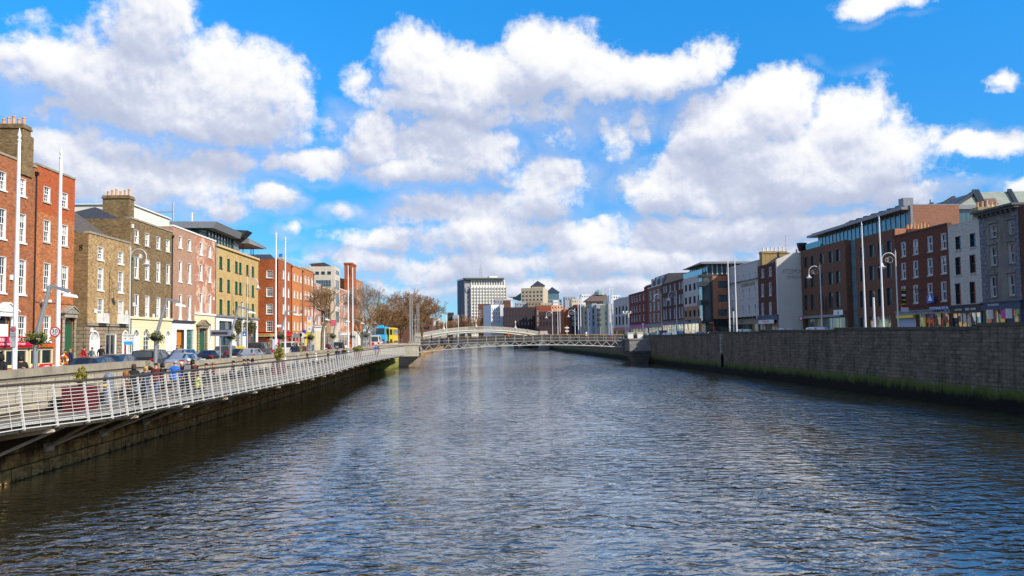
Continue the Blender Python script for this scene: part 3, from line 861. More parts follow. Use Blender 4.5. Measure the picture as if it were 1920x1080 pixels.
# --- building G: red brick corner with a pub
YG = 139.5
fG = Fac((XG, YG), (1, 0)); fGs = Fac((-42.0, YG), (0, -1))
WG = up_to(fG, 546.5, 560)
topG = fG.zx(529, 489.5)
rG = [(507, 521), (539, 556), (570, 589), (602, 622)]
rGf = [(510, 526), (541, 558), (572, 590), (603, 618)]
winsG = clip_wins(grid_wins(fG, [531.5, 541], rGf, 1.1, 'sash2', 541), WG, .25)
hG, _ = house('brick_house', 'deep red brick corner house with a pub at street level', fG, WG, GL, topG, brickG, winsG, depth=.5, roof='none', cop=coping_m, group='houses along the sunny quay')
sw = MB(); wg = []
for vt, vb in rG:
    zt, zb = fGs.zx(505, vt), fGs.zx(505, vb); s = fGs.sx(505.5, 560); wg.append((s - .55, s + .55, zb, zt, 'georgian_grey_sill'))
zpub = fGs.zx(505, 624)
wall_grid(sw, fGs, 8.5, GL, topG, [w[:4] for w in wg], .22)
sw.poly([fGs.P(0, GL, -8), fGs.P(0, GL, 0), fGs.P(0, topG, 0), fGs.P(0, topG, -8)])
sw.poly([fGs.P(0, topG - .5, 0), fGs.P(8.49, topG - .5, 0), fGs.P(8.49, topG - .5, -8), fGs.P(0, topG - .5, -8)])
part('side_wall', sw, brickG, hG)
for w in wg: put_window(hG, fGs, w[0], w[2], 1.1, w[3] - w[2], w[4])
shopfront(hG, fGs, 3.6, 8.45, GL, zpub + .2, red_p, red_p, shopL, 3, .8, None, gold, door_at=0, door_m=black)
signboard(hG, fGs, 4.2, 8.1, zpub - .62, zpub - .12, .22, gold, 'SHEEHAN', brown_letter, .42, xs=1.2)
shopfront(hG, fG, .1, WG - .1, GL, zpub + .2, red_p, red_p, shopL, 4, .8, None, gold, door_at=2)
q = MB()
for (a, b, c, d) in (((-42, YG + .3, topG - .5), (-34.2, YG + .3, topG - .5), (-35.5, YG + 3, topG + 1.2), (-42, YG + 3, topG + 1.2)), ((-42, YG + 6, topG - .5), (-34.2, YG + 6, topG - .5), (-35.5, YG + 3, topG + 1.2), (-42, YG + 3, topG + 1.2))):
    q.poly([a, b, c, d])
q.poly([(-34.2, YG + .3, topG - .5), (-34.2, YG + 6, topG - .5), (-35.5, YG + 3, topG + 1.2)])
part('roof', q, slate, hG)
chimney(hG, (-34.4, YG + 5.6), .9, 2.4, topG - .5, topG + .85, surf('buff_cap', (0.42, 0.36, 0.27), .9, .2), 3, 'y', potm=blue_p)

# --- houses H1, H2
YH = YG + WG
fH = Fac((XG, YH), (1, 0)); WH1 = up_to(fH, 567, 560)
winsH = clip_wins(grid_wins(fH, [552, 558, 564.3], [(513, 527), (544, 559), (573, 590), (603, 619)], 1.0, 'sash1', 552), WH1)
topH = fH.zx(547.5, 498)
hH1, _ = house('brick_house', 'bright orange brick house with narrow plain windows', fH, WH1, GL, topH, brickH, winsH, depth=10, roof='flat', cop=coping_m, group='houses along the sunny quay')
zsh = fH.zx(556, 627)
shopfront(hH1, fH, .1, WH1 - .1, GL, zsh + .3, cream, cream, shopL, 3, .7, None, door_at=1, door_m=red_p)
fH2 = Fac((XG, YH + WH1), (1, 0)); WH2 = up_to(fH2, 588, 560)
rows2 = [(517, 533), (546, 562), (576, 592), (603, 620)]
topH2 = fH2.zx(568, 503.5)
w2 = clip_wins(grid_wins(fH2, [572.7, 578.6, 585], rows2, 1.35, None, 572.7), WH2)
hH2, _ = house('brick_house', 'orange-red brick house with tall round-headed windows in white surrounds', fH2, WH2, GL, topH2, masonry('orange_brown_brick', (0.56, 0.18, 0.055), (0.46, 0.14, 0.045), (0.44, 0.2, 0.09), stain=.2, blotch=.25), [w[:4] + (None,) for w in []], depth=10, roof='flat', cop=coping_m,
               ground=[w[:4] + (None,) for w in w2], group='houses along the sunny quay')
for w in w2: arch_opening(hH2, fH2, w[0], w[1], w[2], w[3], MATS['orange_brown_brick'], white, None, pane_d)
shopfront(hH2, fH2, .1, WH2 - .1, GL, zsh + .3, yellow_p, yellow_p, shopL, 3, .7, None, door_at=0)
chimney(hH2, (-37, YH + WH1 + .5), 2.6, 1.0, topH2 - 1, zat(570, 497, YH + WH1), brickG, 2, 'x', potm=brickG)

# --- J: low brick house and I: white stone block behind it
YJ = YH + WH1 + WH2
fJ = Fac((XG, YJ), (1, 0)); WJ1 = up_to(fJ, 602, 580)
topJ = fJ.zx(590, 531)
wJ = clip_wins(grid_wins(fJ, [592, 598], [(545, 557), (566, 580), (592, 608)], 1.1, 'sash1', 592), WJ1)
hJ, _ = house('brick_house', 'low red brick house before the white stone block', fJ, WJ1, GL, topJ, brickE2, wJ, depth=9, roof='flat', cop=white, cop_h=.1, group='houses along the sunny quay')
shopfront(hJ, fJ, .1, WJ1 - .1, GL, zsh + .4, white, white, shopL, 2, .7, None, door_at=0)
YJ2 = YJ + WJ1
fJ2 = Fac((XG, YJ2), (1, 0)); WJ2 = up_to(fJ2, 621, 580)
wJ2 = clip_wins(grid_wins(fJ2, [604.5, 609, 613.5, 618.5], [(546, 560), (580, 604)], 1.5, 'far_dark', 604.5), WJ2)
hJ2, _ = house('brick_house', 'low tan brick building with dark upright windows before the white stone block', fJ2, WJ2, GL, fJ2.zx(604, 540), masonry('tan_brick', (0.40, 0.27, 0.16), (0.34, 0.22, 0.13), (0.34, 0.25, 0.17), stain=.2, blotch=.2), wJ2, depth=9, roof='flat', cop=brickE1, group='houses along the sunny quay')
shopfront(hJ2, fJ2, .1, WJ2 - .1, GL, zsh + .4, rustic, rustic, shopL, 6, .7, None)
YI = YJ2 + WJ2
fIs = Fac((-52, YI), (0, -1)); XI = -32.7
fI = Fac((XI, YI), (1, 0)); WI = up_to(fI, 637.5, 560)
topI = fIs.zx(600, 499.5)
hI = thing('office_building', 'white limestone block with small square windows standing behind the low brick houses', 'building', (XI, YI + 3, GL), 0, 'houses along the sunny quay')
q = MB(); hs = []
for u in (594.6, 605.6, 617):
    s = fIs.sx(u, 512); hs.append((s - .42, s + .42, fIs.zx(605, 515.2), fIs.zx(605, 509), 'far_dark'))
s0, s1 = fIs.sx(592, 530), fIs.sx(620.5, 530)
hs.append((s0, s1, fIs.zx(605, 538), fIs.zx(605, 525), 'glass_wall'))
wall_grid(q, fIs, 52 + XI, GL, topI, [h[:4] for h in hs], .4)
hf = []
for v0, v1 in ((508, 516), (526, 543), (551, 575), (584, 605)):
    hf.append((1.2, WI - 1.2, fI.zx(633, v1), fI.zx(633, v0), 'glass_wall'))
wall_grid(q, fI, WI, GL, topI, [h[:4] for h in hf], .3)
q.poly([fI.P(WI, GL, 0), fI.P(WI, GL, -18), fI.P(WI, topI, -18), fI.P(WI, topI, 0)])
q.poly([fI.P(0, topI, 0), fI.P(WI, topI, 0), fI.P(WI, topI, -19), fI.P(0, topI, -19)])
part('wall', q, limestone, hI)
for h in hs: put_window(hI, fIs, h[0], h[2], h[1] - h[0], h[3] - h[2], h[4])
for h in hf: put_window(hI, fI, h[0], h[2], h[1] - h[0], h[3] - h[2], h[4])
q = MB(); q.box(-38.4, -35.4, YI + 1.5, YI + 6, topI + .02, topI + .55); part('plant_room', q, brickH, hI)
q = MB(); q.prism([(-38.6, YI + 1.0, topI + .55), (-33.6, YI + 1.0, topI + .02), (-35.3, YI + 1.0, topI + 1.0), (-38.6, YI + 1.0, topI + .75)], (0, 0, 0), (0, 6, 0)); part('roof', q, slate, hI)

# --- K: red brick beyond
YK = YI + WI
XK = -33.0
fK = Fac((XK, YK), (1, 0)); WK1 = up_to(fK, 655, 580)
hK, _ = house('brick_house', 'red brick house with a low parapet beyond the white stone block', fK, WK1, GL, fK.zx(640, 543), brickE2, clip_wins(grid_wins(fK, [641, 645.5, 650], [(552, 562), (570, 585), (597, 610)], 1.3, 'far', 641), WK1), depth=9, roof='flat', cop=white, simple=True, group='houses along the sunny quay')
shopfront(hK, fK, .1, WK1 - .1, GL, GL + 3.8, white, white, shopL, 4, .7)
fKs = Fac((-46, YK + WK1), (0, -1))
zT = fKs.zx(650, 492.5)
q = MB()
xk0, xk1 = onY(645.5, 540, YK + WK1).x, onY(660, 540, YK + WK1).x
q.box(xk0, xk1, YK + WK1, YK + WK1 + 7, GL, zT - .5); q.box(xk0 - .15, xk1 + .15, YK + WK1 - .15, YK + WK1 + 7.15, zT - .5, zT)
hT = thing('brick_tower', 'tall plain red brick tower block between flagpoles and the bare trees', 'building', ((xk0 + xk1) / 2, YK + WK1 + 3, GL), 0, 'houses along the sunny quay')
part('wall', q, brickG, hT)
q = MB(); fKs2 = Fac((xk0, YK + WK1), (0, -1)); q = MB(); fKs2.box(q, .8, xk1 - xk0 - .5, zT - 3.2, zT - 1.2, .003, .06); part('louvre', q, darkgrey, hT)
YL = YK + WK1 + 7.2
fL = Fac((XK, YL), (1, 0)); WL = up_to(fL, 680, 590)
fLs = Fac((-45, YL), (0, -1))
hL, _ = house('brick_house', 'orange-red brick corner house with a hipped top next to the bare trees', fL, WL, GL, fL.zx(664, 523), brickH, clip_wins(grid_wins(fL, [666, 670, 674], [(530, 540), (550, 562), (572, 584)], 1.6, 'far', 666), WL), depth=12, roof='gable', rise=1.5, hipped=(4, 4), cop=coping_m, simple=True, group='houses along the sunny quay')
shopfront(hL, fL, .1, WL - .1, GL, GL + 3.8, green_p, green_p, shopL, 5, .7)
# white block far behind the brown brick houses
q = MB(); yb = 96; x0, x1 = onY(158, 382, yb).x, onY(212, 382, yb).x
q.box(x0 - 2, x1 + 2, yb, yb + 12, GL, zat(180, 384, yb)); q.box(x0 - 2.2, x1 + 2.2, yb - .2, yb + 12.2, zat(180, 384, yb), zat(180, 381.5, yb))
hW = thing('office_building', 'plain cream rendered block showing above the roofs behind the stock brick houses', 'building', ((x0 + x1) / 2, yb + 6, GL))
part('wall', q, surf('cream_white_render', (0.74, 0.71, 0.62), 0.8, 0.05), hW)
q = MB(); yb = 114
for u, v in ((276, 398), (325, 393)):
    p = onY(u, v, yb); q.tube([(p.x, p.y, 14), (p.x, p.y, p.z + (1.0 if u > 300 else .2))], .13, 6)
pa, pb = onY(262, 398, yb), onY(328, 397, yb); q.tube([pa, pb], .08, 6)
o = q.build('roof_rail', steel); tag(o, 'thin grey pipe rail standing on the roofs behind the dark slate hip', 'rail')
# pipes, alarm boxes and lamps on the fronts
for F_, h_, a, z0, z1, m_ in ((fD, hD, WD - .2, zGd + .2, topD - .3, black), (fE2, hE2, WE2 - .15, GL, topE - .3, lead), (fG, hG, WG - .2, GL + 3.5, topG - .2, black), (fH, hH1, WH1 - .2, GL + 3.5, topH - .2, black), (fH2, hH2, WH2 - .15, GL + 3.5, topH2 - .2, black), (fJ, hJ, WJ1 - .2, GL + 3.5, topJ - .2, black)):
    downpipe(h_, F_, a, z0, z1, m_)
for F_, h_, pts_ in ((fA, hA, [(20, 520)]), (fB, hB, [(86, 555)]), (fC, hC, [(178, 583), (236, 586), (171, 619)]), (fD, hD, [(250, 571), (287, 592), (261, 410), (248, 424), (262, 480)]), (fE2, hE2, [(400, 560)])):
    for u_, v_ in pts_:
        s_, z_ = F_.pix(u_, v_); q = MB(); F_.box(q, s_ - .16, s_ + .16, z_ - .2, z_ + .2, .004, .12); part('alarm_box', q, white, h_)
# ------------------------------------------------------------------ south quay: the houses on the shady side
GR = 3.95
def yR(u, X, v=560): return onX(u, v, X).y
def facR(X, u_far, v=560): return Fac((X, yR(u_far, X, v)), (-1, 0))
def widR(F, u_near, v=560): return F.sx(u_near, v)
GRP = 'houses along the shaded quay'
brickR3 = masonry('dark_red_brick', (0.19, 0.06, 0.036), (0.135, 0.044, 0.028), (0.14, 0.07, 0.05), stain=.3, stain_c=(.05, .02, .015), blotch=.55)
brickR4 = masonry('modern_brown_brick', (0.215, 0.096, 0.057), (0.17, 0.075, 0.045), (0.165, 0.09, 0.064), stain=.35, blotch=.4)
brickR7 = masonry('dark_plum_brick', (0.13, 0.05, 0.035), (0.10, 0.04, 0.03), (0.12, 0.065, 0.055), stain=.3, stain_c=(.035, .02, .015), blotch=.55)
brickR9 = masonry('salmon_brick', (0.50, 0.20, 0.105), (0.44, 0.17, 0.09), (0.42, 0.22, 0.14), stain=.35, blotch=.35)
brickR9b = masonry('tan_salmon_brick', (0.46, 0.24, 0.14), (0.40, 0.21, 0.12), (0.4, 0.24, 0.16), stain=.15, blotch=.35)
brickR12 = masonry('crimson_brick', (0.21, 0.042, 0.03), (0.17, 0.035, 0.026), (0.22, 0.06, 0.05), stain=.2, blotch=.42)
render_grey = masonry('stained_grey_render', (0.225, 0.205, 0.18), (0.21, 0.19, 0.17), (0.18, 0.165, 0.145), 3.0, 1.2, 0.01, stain=.8, stain_c=(.075, .068, .06), streak=1.0, blotch=.3)
quoin_m = masonry('blue_grey_quoins', (0.20, 0.21, 0.25), (0.17, 0.18, 0.22), (0.11, 0.115, 0.13), .7, .42, .03, stain=.2)
render_white = masonry('stained_white_render', (0.54, 0.50, 0.44), (0.525, 0.485, 0.425), (0.48, 0.445, 0.39), 3, 1.5, .006, stain=.4, stain_c=(.34, .33, .31), streak=1.0, blotch=.42)
render_lilac = masonry('pale_lilac_render', (0.52, 0.485, 0.46), (0.51, 0.475, 0.45), (0.47, 0.44, 0.42), 3, 1.5, .006, stain=.3, stain_c=(.36, .36, .40), blotch=.08)
stone_dark = masonry('grey_granite_front', (0.30, 0.30, 0.32), (0.26, 0.26, 0.28), (0.16, 0.16, 0.17), .9, .45, .02, stain=.35, blotch=.42)
navy = surf('navy_shop_paint', (0.035, 0.045, 0.10), .45, .12)
black_shop = surf('black_shop_paint', (0.012, 0.014, 0.016), .4, .15)
tan_shop = surf('tan_shop_paint', (0.25, 0.21, 0.15), .6, .12)
shop_lit = shop_glass('lit_shop_window', [(0.30, 0.42, 0.42), (0.55, 0.55, 0.42), (0.10, 0.16, 0.20), (0.75, 0.70, 0.52), (0.25, 0.45, 0.45), (0.6, 0.35, 0.12), (0.04, 0.05, 0.06)], .32, 1.3)
shop_mix = shop_glass('busy_shop_window', [(0.04, 0.05, 0.06), (0.45, 0.32, 0.05), (0.05, 0.08, 0.15), (0.40, 0.10, 0.04), (0.02, 0.03, 0.03), (0.10, 0.28, 0.10), (0.5, 0.45, 0.3), (0.03, 0.03, 0.05)], .18, 2.0)
shop_warm = shop_glass('warm_shop_window', [(0.8, 0.66, 0.36), (0.62, 0.55, 0.38), (0.85, 0.75, 0.5), (0.5, 0.3, 0.12), (0.75, 0.7, 0.55)], .5, 1.2)
shop_dark = shop_glass('dim_shop_window', [(0.015, 0.02, 0.025), (0.03, 0.045, 0.05), (0.06, 0.06, 0.05), (0.02, 0.02, 0.02), (0.10, 0.09, 0.06)], 0, 1.0)
shutter = surf('roller_shutter', (0.36, 0.41, 0.52), .5, .08)
pane_warm = glass('pane_with_warm_curtain', (0.04, 0.045, 0.05), curtain=(0.42, 0.17, 0.07), share=.55)
style('r1', frame=surf('dirty_white_paint', (0.5, 0.5, 0.5), .6, .15), pane=pane_warm, sill=render_grey, grid=(2, 1), dep=.25, t=.08)
X1, X7, X9 = 50.0, 46.3, 41.5

# R0 (beyond the quoins, cut by the frame) + R1 grey rendered
f0 = facR(X1, 1917); 
h0, _ = house('rendered_house', 'dark brown house cut off beside the blue-grey quoins', f0, 9, GR, f0.zx(1919, 385), brickR7, [(a - .5, a + .5, z, z + 1.9, 'grey_sash') for a in (2, 4.5, 7) for z in (8.0, 11.2, 14.2)], roof='flat', group=GRP)
f1 = facR(X1, 1843); w1 = widR(f1, 1917)
z1 = f1.zx(1844, 404)
wins1 = grid_wins(f1, [1863, 1898], [(421, 445), (461, 498), (518, 557)], 1.0, 'r1', 1863)
h1, _ = house('rendered_house', 'grey stained house with quoins and a bracketed cornice over a navy shop', f1, w1, GR, z1, render_grey, wins1, roof='flat', depth=11, group=GRP)
q = MB()
f1.box(q, -.15, w1 + .15, z1 + .002, z1 + .22, -.6, .45); f1.box(q, -.25, w1 + .25, z1 + .22, z1 + .42, -.6, .75)
q_n = int(w1 / .7)
for k in range(q_n): f1.box(q, .3 + k * .7, .48 + k * .7, z1 - .28, z1, .003, .4)
part('cornice', q, surf('dark_stained_stone', (0.12, 0.115, 0.11), .9, .3), h1)
q = MB()
for k in range(24):
    zz = GR + 3.6 + k * .42
    if zz > z1 - .5: break
    wd = .95 if k % 2 else .7
    f1.box(q, 0, wd, zz, zz + .40, .003, .05); f1.box(q, w1 - wd, w1, zz, zz + .40, .003, .05)
part('quoin', q, quoin_m, h1)
for c in wins1:
    q = MB(); f1.box(q, c[0] - .2, c[1] + .2, c[3] + .12, c[3] + .3, .003, .16); f1.box(q, c[0] - .12, c[0] - .01, c[2], c[3] + .12, .003, .07); f1.box(q, c[1] + .01, c[1] + .12, c[2], c[3] + .12, .003, .07)
    part('window_surround', q, render_grey, h1)
shopfront(h1, f1, .05, w1 - .05, GR, f1.zx(1845, 567), navy, navy, shop_mix, 5, .8, None, door_at=3, door_m=navy)
text(h1, h1, 'WOODSTOCK', .26, f1.P(w1 * .33, f1.zx(1845, 572) - .05, .24), f1.T, f1.N, white)
for a in (.16, .5, .84):
    q = MB(); f1.box(q, w1 * a - .55, w1 * a + .55, GR + .75, GR + 1.1, .14, .3); part('shop_panel', q, white, h1)
q = MB(); f1.box(q, w1 * .52, w1 * .66, GR + 2.1, GR + 2.9, .14, .22); part('poster', q, surf('magenta_poster', (.6, .05, .25), .5, .2), h1)
for a in (.3, .78):
    q = MB(); f1.box(q, w1 * a - .05, w1 * a + .05, GR + 2.1, GR + 3.0, .2, .75); part('hanging_sign', q, white, h1)

# R2 white narrow house with black shop
f2 = facR(X1, 1783); w2 = widR(f2, 1843)
z2 = f2.zx(1784, 423.5)
wins2 = grid_wins(f2, [1796.5, 1824], [(443, 468), (482, 515.5), (531, 571)], .95, 'dark_sash', 1796.5)
h2, rf2 = house('rendered_house', 'narrow off-white house with six dark windows over a black shop front', f2, w2, GR, z2, render_white, wins2, roof='gable', rise=1.6, depth=11, cop=render_white, cop_h=.1, cop_p=.02, group=GRP)
zs2 = f2.zx(1785, 573)
shopfront(h2, f2, .05, w2 - .05, GR, zs2, black_shop, black_shop, shop_lit, 6, .85, None, door_at=0, door_m=black_shop, stall=.15)
text(h2, h2, 'RED  KIWI', .34, f2.P(w2 * .68, zs2 - .5, .24), f2.T, f2.N, white, xs=1.1)
text(h2, h2, 'ESTATES', .28, f2.P(w2 * .3, zs2 - .5, .24), f2.T, f2.N, white, xs=1.1)
yc = f2.o.y - w2 + 1.2
chimney(h2, (X1 + 4.5, f2.o.y + .2), 2.6, 1.1, z2 - 1, zat(1830, 389, f2.o.y), surf('stained_yellow_render', (0.30, 0.245, 0.14), .9, .3, bump=.3), 5, 'x', roof=rf2)

# R3 dark red brick, four bays
f3 = facR(X1, 1681); w3 = widR(f3, 1783)
z3 = f3.zx(1683, 443)
wins3 = grid_wins(f3, [1694.5, 1717.2, 1744.6, 1770.3], [(454, 481), (493, 523), (537, 570)], .95, 'grey_sash', 1694.5)
h3, _ = house('brick_house', 'dark red brick house of four bays above the blue lettered shop and shutter', f3, w3, GR, z3, brickR3, wins3, roof='flat', depth=11, cop=surf('dark_coping', (.09, .06, .05), .9, .2), group=GRP)
zs3 = f3.zx(1690, 585)
aS = f3.sx(1722, 600)
shopfront(h3, f3, .05, aS - .02, GR, zs3, navy, navy, shop_mix, 4, .55, None, door_at=None) if False else None
s_ = sorted([f3.sx(1682, 600), f3.sx(1722, 600), f3.sx(1782, 600)])
shopfront(h3, f3, s_[1] + .02, w3 - .05, GR, zs3 + .1, brickR7, lead, shop_mix, 4, .5, None)
shopfront(h3, f3, .05, s_[1] - .02, GR, zs3 + .1, brickR7, lead, shutter, 1, .5, None, stall=.05)
q = MB(); f3.box(q, .45, s_[1] - .4, zs3 - .75, zs3 - .42, .13, .4); part('awning', q, yellow_p, h3)
signboard(h3, f3, f3.sx(1746, 578), f3.sx(1782, 578), f3.zx(1765, 584), f3.zx(1765, 575), .14, blue_p, 'CITYWALK', white, .7, xs=1.1)
q = MB(); a = f3.sx(1751, 560)
f3.box(q, a - .7, a + .7, f3.zx(1751, 567.5), f3.zx(1751, 554), .35, .42); o = part('sign', q, blue_p, h3)
q = MB(); zz = f3.zx(1751, 564); q.prism([f3.P(a - .42, zz, .425), f3.P(a + .42, zz, .425), f3.P(a, zz + .75, .425)], f3.P(0, 0, 0), f3.P(0, 0, .02)); part('emblem', q, white, h3, sub_of=o)
q = MB(); q.bar(f3.P(a, zz + .3, 0), f3.P(a, zz + .3, .35), .06); part('sign_bracket', q, darkgrey, h3, sub_of=o)
chimney(h3, (X1 + 3.0, f3.o.y + .1), 3.0, 1.0, z3 - 1, zat(1704, 430, f3.o.y), brickR3, 7, 'x')

# R4, R5, R6: modern brown brick with a glass slot and a glass penthouse
f4 = facR(X1, 1607); w4 = widR(f4, 1681)
z4 = f4.zx(1610, 447)
wins4 = grid_wins(f4, [1617, 1634.6, 1651, 1668], [(458.5, 482), (498, 526), (543, 576)], 1.25, 'dark_modern', 1634.6)
g4 = [(.6, w4 * .2, GR, GR + 2.9, 'dark_modern'), (w4 * .3, w4 * .85, GR + .3, GR + 2.9, None)]
h4, _ = house('office_building', 'modern dark brown brick wing with deep dark windows behind the white flagpoles', f4, w4, GR, z4, brickR4, wins4, roof='flat', depth=6, cop=darkgrey, cop_h=.08, cop_p=.02, ground=g4, reveal=.3, group=GRP)
q = MB(); g = g4[1]; q.poly([f4.P(g[0], g[2], -.2), f4.P(g[1], g[2], -.2), f4.P(g[1], g[3], -.2), f4.P(g[0], g[3], -.2)]); part('shop_window', q, shop_mix, h4)
q = MB(); q.box(X1, X1 + 3.6, f3.o.y - .35, f3.o.y + .2, z4 - 1.0, z4 + .05); part('parapet', q, brickR9, h4)
f6 = facR(X1, 1504); w6 = widR(f6, 1588)
z6 = f6.zx(1506, 471)
wins6 = grid_wins(f6, [1511.6, 1523.8, 1540.5, 1557.8, 1571.8], [(479, 500), (516, 539), (552, 581)], 1.3, 'dark_modern', 1523.8)
g6 = [(1.0, w6 - .8, GR + .1, f6.zx(1520, 597), None)]
h6, _ = house('office_building', 'modern brown brick wing with five columns of dark windows beside the white gable', f6, w6, GR, z6, brickR4, wins6, roof='flat', depth=6, cop=darkgrey, cop_h=.08, cop_p=.02, ground=g6, reveal=.3, group=GRP)
g = g6[0]; n = 6
for k in range(n):
    q = MB(); x0 = g[0] + (g[1] - g[0]) * k / n + .06; x1 = g[0] + (g[1] - g[0]) * (k + 1) / n - .06
    q.poly([f6.P(x0, g[2], -.22), f6.P(x1, g[2], -.22), f6.P(x1, g[3] - .1, -.22), f6.P(x0, g[3] - .1, -.22)]); part('shop_window', q, shop_glass('showroom_glass', [(.03, .05, .06), (.06, .10, .12), (.35, .30, .16), (.04, .07, .08), (.02, .03, .03)], .1, .8), h6)
q = MB(); f6.box(q, .4, w6 - .5, g[3], g[3] + .35, .0, .8); part('canopy', q, lead, h6)
signboard(h6, f6, f6.sx(1592.5, 588), f6.sx(1575, 588) , f6.zx(1583, 590.5), f6.zx(1583, 581), .85, white, 'bd', brown_letter, .7) if f6.sx(1592.5, 588) < f6.sx(1575, 588) else signboard(h6, f6, f6.sx(1575, 588), f6.sx(1592.5, 588), f6.zx(1583, 590.5), f6.zx(1583, 581), .85, white, 'bd', brown_letter, .7)
q = MB(); a = f6.sx(1549, 570); f6.box(q, a - .35, a + .35, f6.zx(1549, 584), f6.zx(1549, 556), .5, .58); part('banner', q, surf('black_yellow_banner', (.02, .02, .02), .6, .1), h6)
# glass slot
f5 = Fac((X1 + .8, f4.o.y + (f6.o.y - w6 - f4.o.y)), (-1, 0)); w5 = f6.o.y - w6 - f4.o.y
h5 = thing('stair_tower', 'glazed teal stair slot between the two brown brick wings', 'building', (X1 + .8, f4.o.y + w5 / 2, GR), 0, GRP)
zs = z4 + .2
n5 = 7
for k in range(n5):
    za, zb = GR + (zs - GR) * k / n5, GR + (zs - GR) * (k + 1) / n5
    for j in (0, 1):
        q = MB(); q.poly([f5.P(w5 * j / 2 + .03, za + .04, 0), f5.P(w5 * (j + 1) / 2 - .03, za + .04, 0), f5.P(w5 * (j + 1) / 2 - .03, zb - .04, 0), f5.P(w5 * j / 2 + .03, zb - .04, 0)])
        part('pane', q, glass('teal_slot_glass', (.10, .19, .22), rough=.06), h5)
q = MB(); f5.box(q, 0, w5, GR, zs, -5, -.03); part('frame', q, darkgrey, h5)
# penthouse
XP = X1 + 4.2
yf, yn = yR(1535, XP, 440), yR(1707, XP, 400)
fP = Fac((XP, yf), (-1, 0)); wP = yf - yn
zP1 = fP.zx(1620, 419); zP0 = z6 - .6
hP = thing('glass_penthouse', 'long glazed rooftop storey with a thin pale roof above the brown brick wings', 'building', (XP, (yf + yn) / 2, z6), 0, GRP)
n = 22
q = MB(); q.box(XP, XP + 8, yn, yf, zP0, zP1 - .02); part('glazing', q, glass('teal_curtain_wall', (.05, .085, .095), rough=.08), hP)
q = MB()
for k in range(n + 1):
    a = wP * k / n; fP.box(q, a - .05, a + .05, zP0, zP1 - .02, .003, .1)
fP.box(q, 0, wP, zP0 + .0, zP0 + .12, .10, .13)
part('mullion', q, steel, hP)
q = MB(); fP.box(q, -1.6, wP + .35, zP1, zP1 + .32, -8.5, 1.3); fP.box(q, -1.2, wP, zP1 + .32, zP1 + .6, -8.5, .7); part('roof', q, lead, hP)
q = MB()
for k in range(15):
    a = wP * (.36 + .6 * k / 15); fP.box(q, a, a + wP * .034, zP1 + .62, zP1 + .85 + .1 * (k % 2), -1.5, .2)
part('solar_panel', q, darkgrey, hP)
q = MB(); q.poly([(X1 + .6, f6.o.y - .6, z6 + .1), (X1 + .6, f6.o.y - 6, z6 + .1), (X1 + .6, f6.o.y - 6, z6 + 1.1), (X1 + .6, f6.o.y - .6, z6 + 1.1)]); q.poly([(X1 + .6, f6.o.y - .6, z6 + .1), (X1 + 3.4, f6.o.y - .6, z6 + .1), (X1 + 3.4, f6.o.y - .6, z6 + 1.1), (X1 + .6, f6.o.y - .6, z6 + 1.1)])
part('glass_balustrade', q, pane_blue, hP)
xe = onY(1795, 420, yn).x
q = MB(); q.box(XP + .02, xe, yn - .5, yn - .02, zP0, zP1 + .5); part('end_wall', q, masonry('muted_salmon_brick', (.36, .165, .10), (.30, .135, .085), (.3, .17, .12), stain=.25, stain_c=(.18, .09, .06), blotch=.3), hP)
q = MB(); q.box(XP - .25, XP + .02, yn - .52, yn + .3, zP0 + 1, zP1 + .52); q.box(XP + .02, xe, yn - .52, yn + .3, zP1 + .5, zP1 + .62); part('end_trim', q, lead, hP)
q = MB(); q.box(XP - .3, XP + 1.0, yn + 1, yn + 2.2, zP1 + .6, zP1 + 1.7); part('plant_box', q, lead, hP)
q = MB(); p = onY(1744, 374, yn + 4); q.tube([(p.x, p.y, zP1 + .5), (p.x, p.y, p.z)], .06, 6); part('mast', q, darkgrey, hP)

# big mansard roofed building behind
ym = 112.0
def PM(u, v, d=0): return onY(u, v, ym + d)
hM = thing('civic_building', 'large building behind with a grey-green copper mansard roof and dark ribs', 'building', (72, ym + 8, GR))
zb = PM(1830, 405).z; 
cop_g = surf('grey_green_copper', (0.28, 0.31, 0.25), .55, .22, 1.2)
A, B, Cc, D_ = PM(1770, 398, -2), PM(1940, 395, -2), PM(1925, 358.5, 4), PM(1828, 360.5, 4)
q = MB(); q.poly([A, B, Cc, D_]); 
A2 = PM(1735, 393, 26); D2 = PM(1800, 372, 26)
q.poly([B, B + Vector((0, 34, 0)), Cc + Vector((0, 28, 0)), Cc]); q.poly([D_, Cc, Cc + Vector((0, 28, 0)), D_ + Vector((0, 28, 0))])
part('roof', q, cop_g, hM)
q = MB(); q.poly([A + Vector((0, 34, 0)), A, D_, D_ + Vector((0, 28, 0))]); part('roof_side', q, surf('dark_lead_roof', (0.06, 0.07, 0.10), .5, .3), hM)
q = MB()
for u0, v0, u1, v1 in ((1772, 398, 1829, 359.5), (1846, 398, 1826, 358), (1913, 395, 1892, 357), (1851, 397, 1831, 358)):
    q.bar(PM(u0, v0, -2.1), PM(u1, v1, 3.9), .55, .5)
part('roof_rib', q, darkgrey, hM)
for d in (6, 13, 20):
    q = MB(); q.bar(A + Vector((-.1, d, 0)), D_ + Vector((-.1, d * .85, .1)), .5, .5); part('roof_rib', q, darkgrey, hM)
q = MB(); q.poly([PM(1846, 384, 0) , PM(1873, 383, 0), PM(1866, 371.5, 1.8), PM(1843, 372.5, 1.8)]); part('roof_patch', q, surf('rusty_roof_panel', (.16, .10, .09), .8, .3), hM)
q = MB(); q.box(A.x, B.x, ym - 1.8, ym + 32, GR, zb + .8); part('wall', q, render_white, hM)

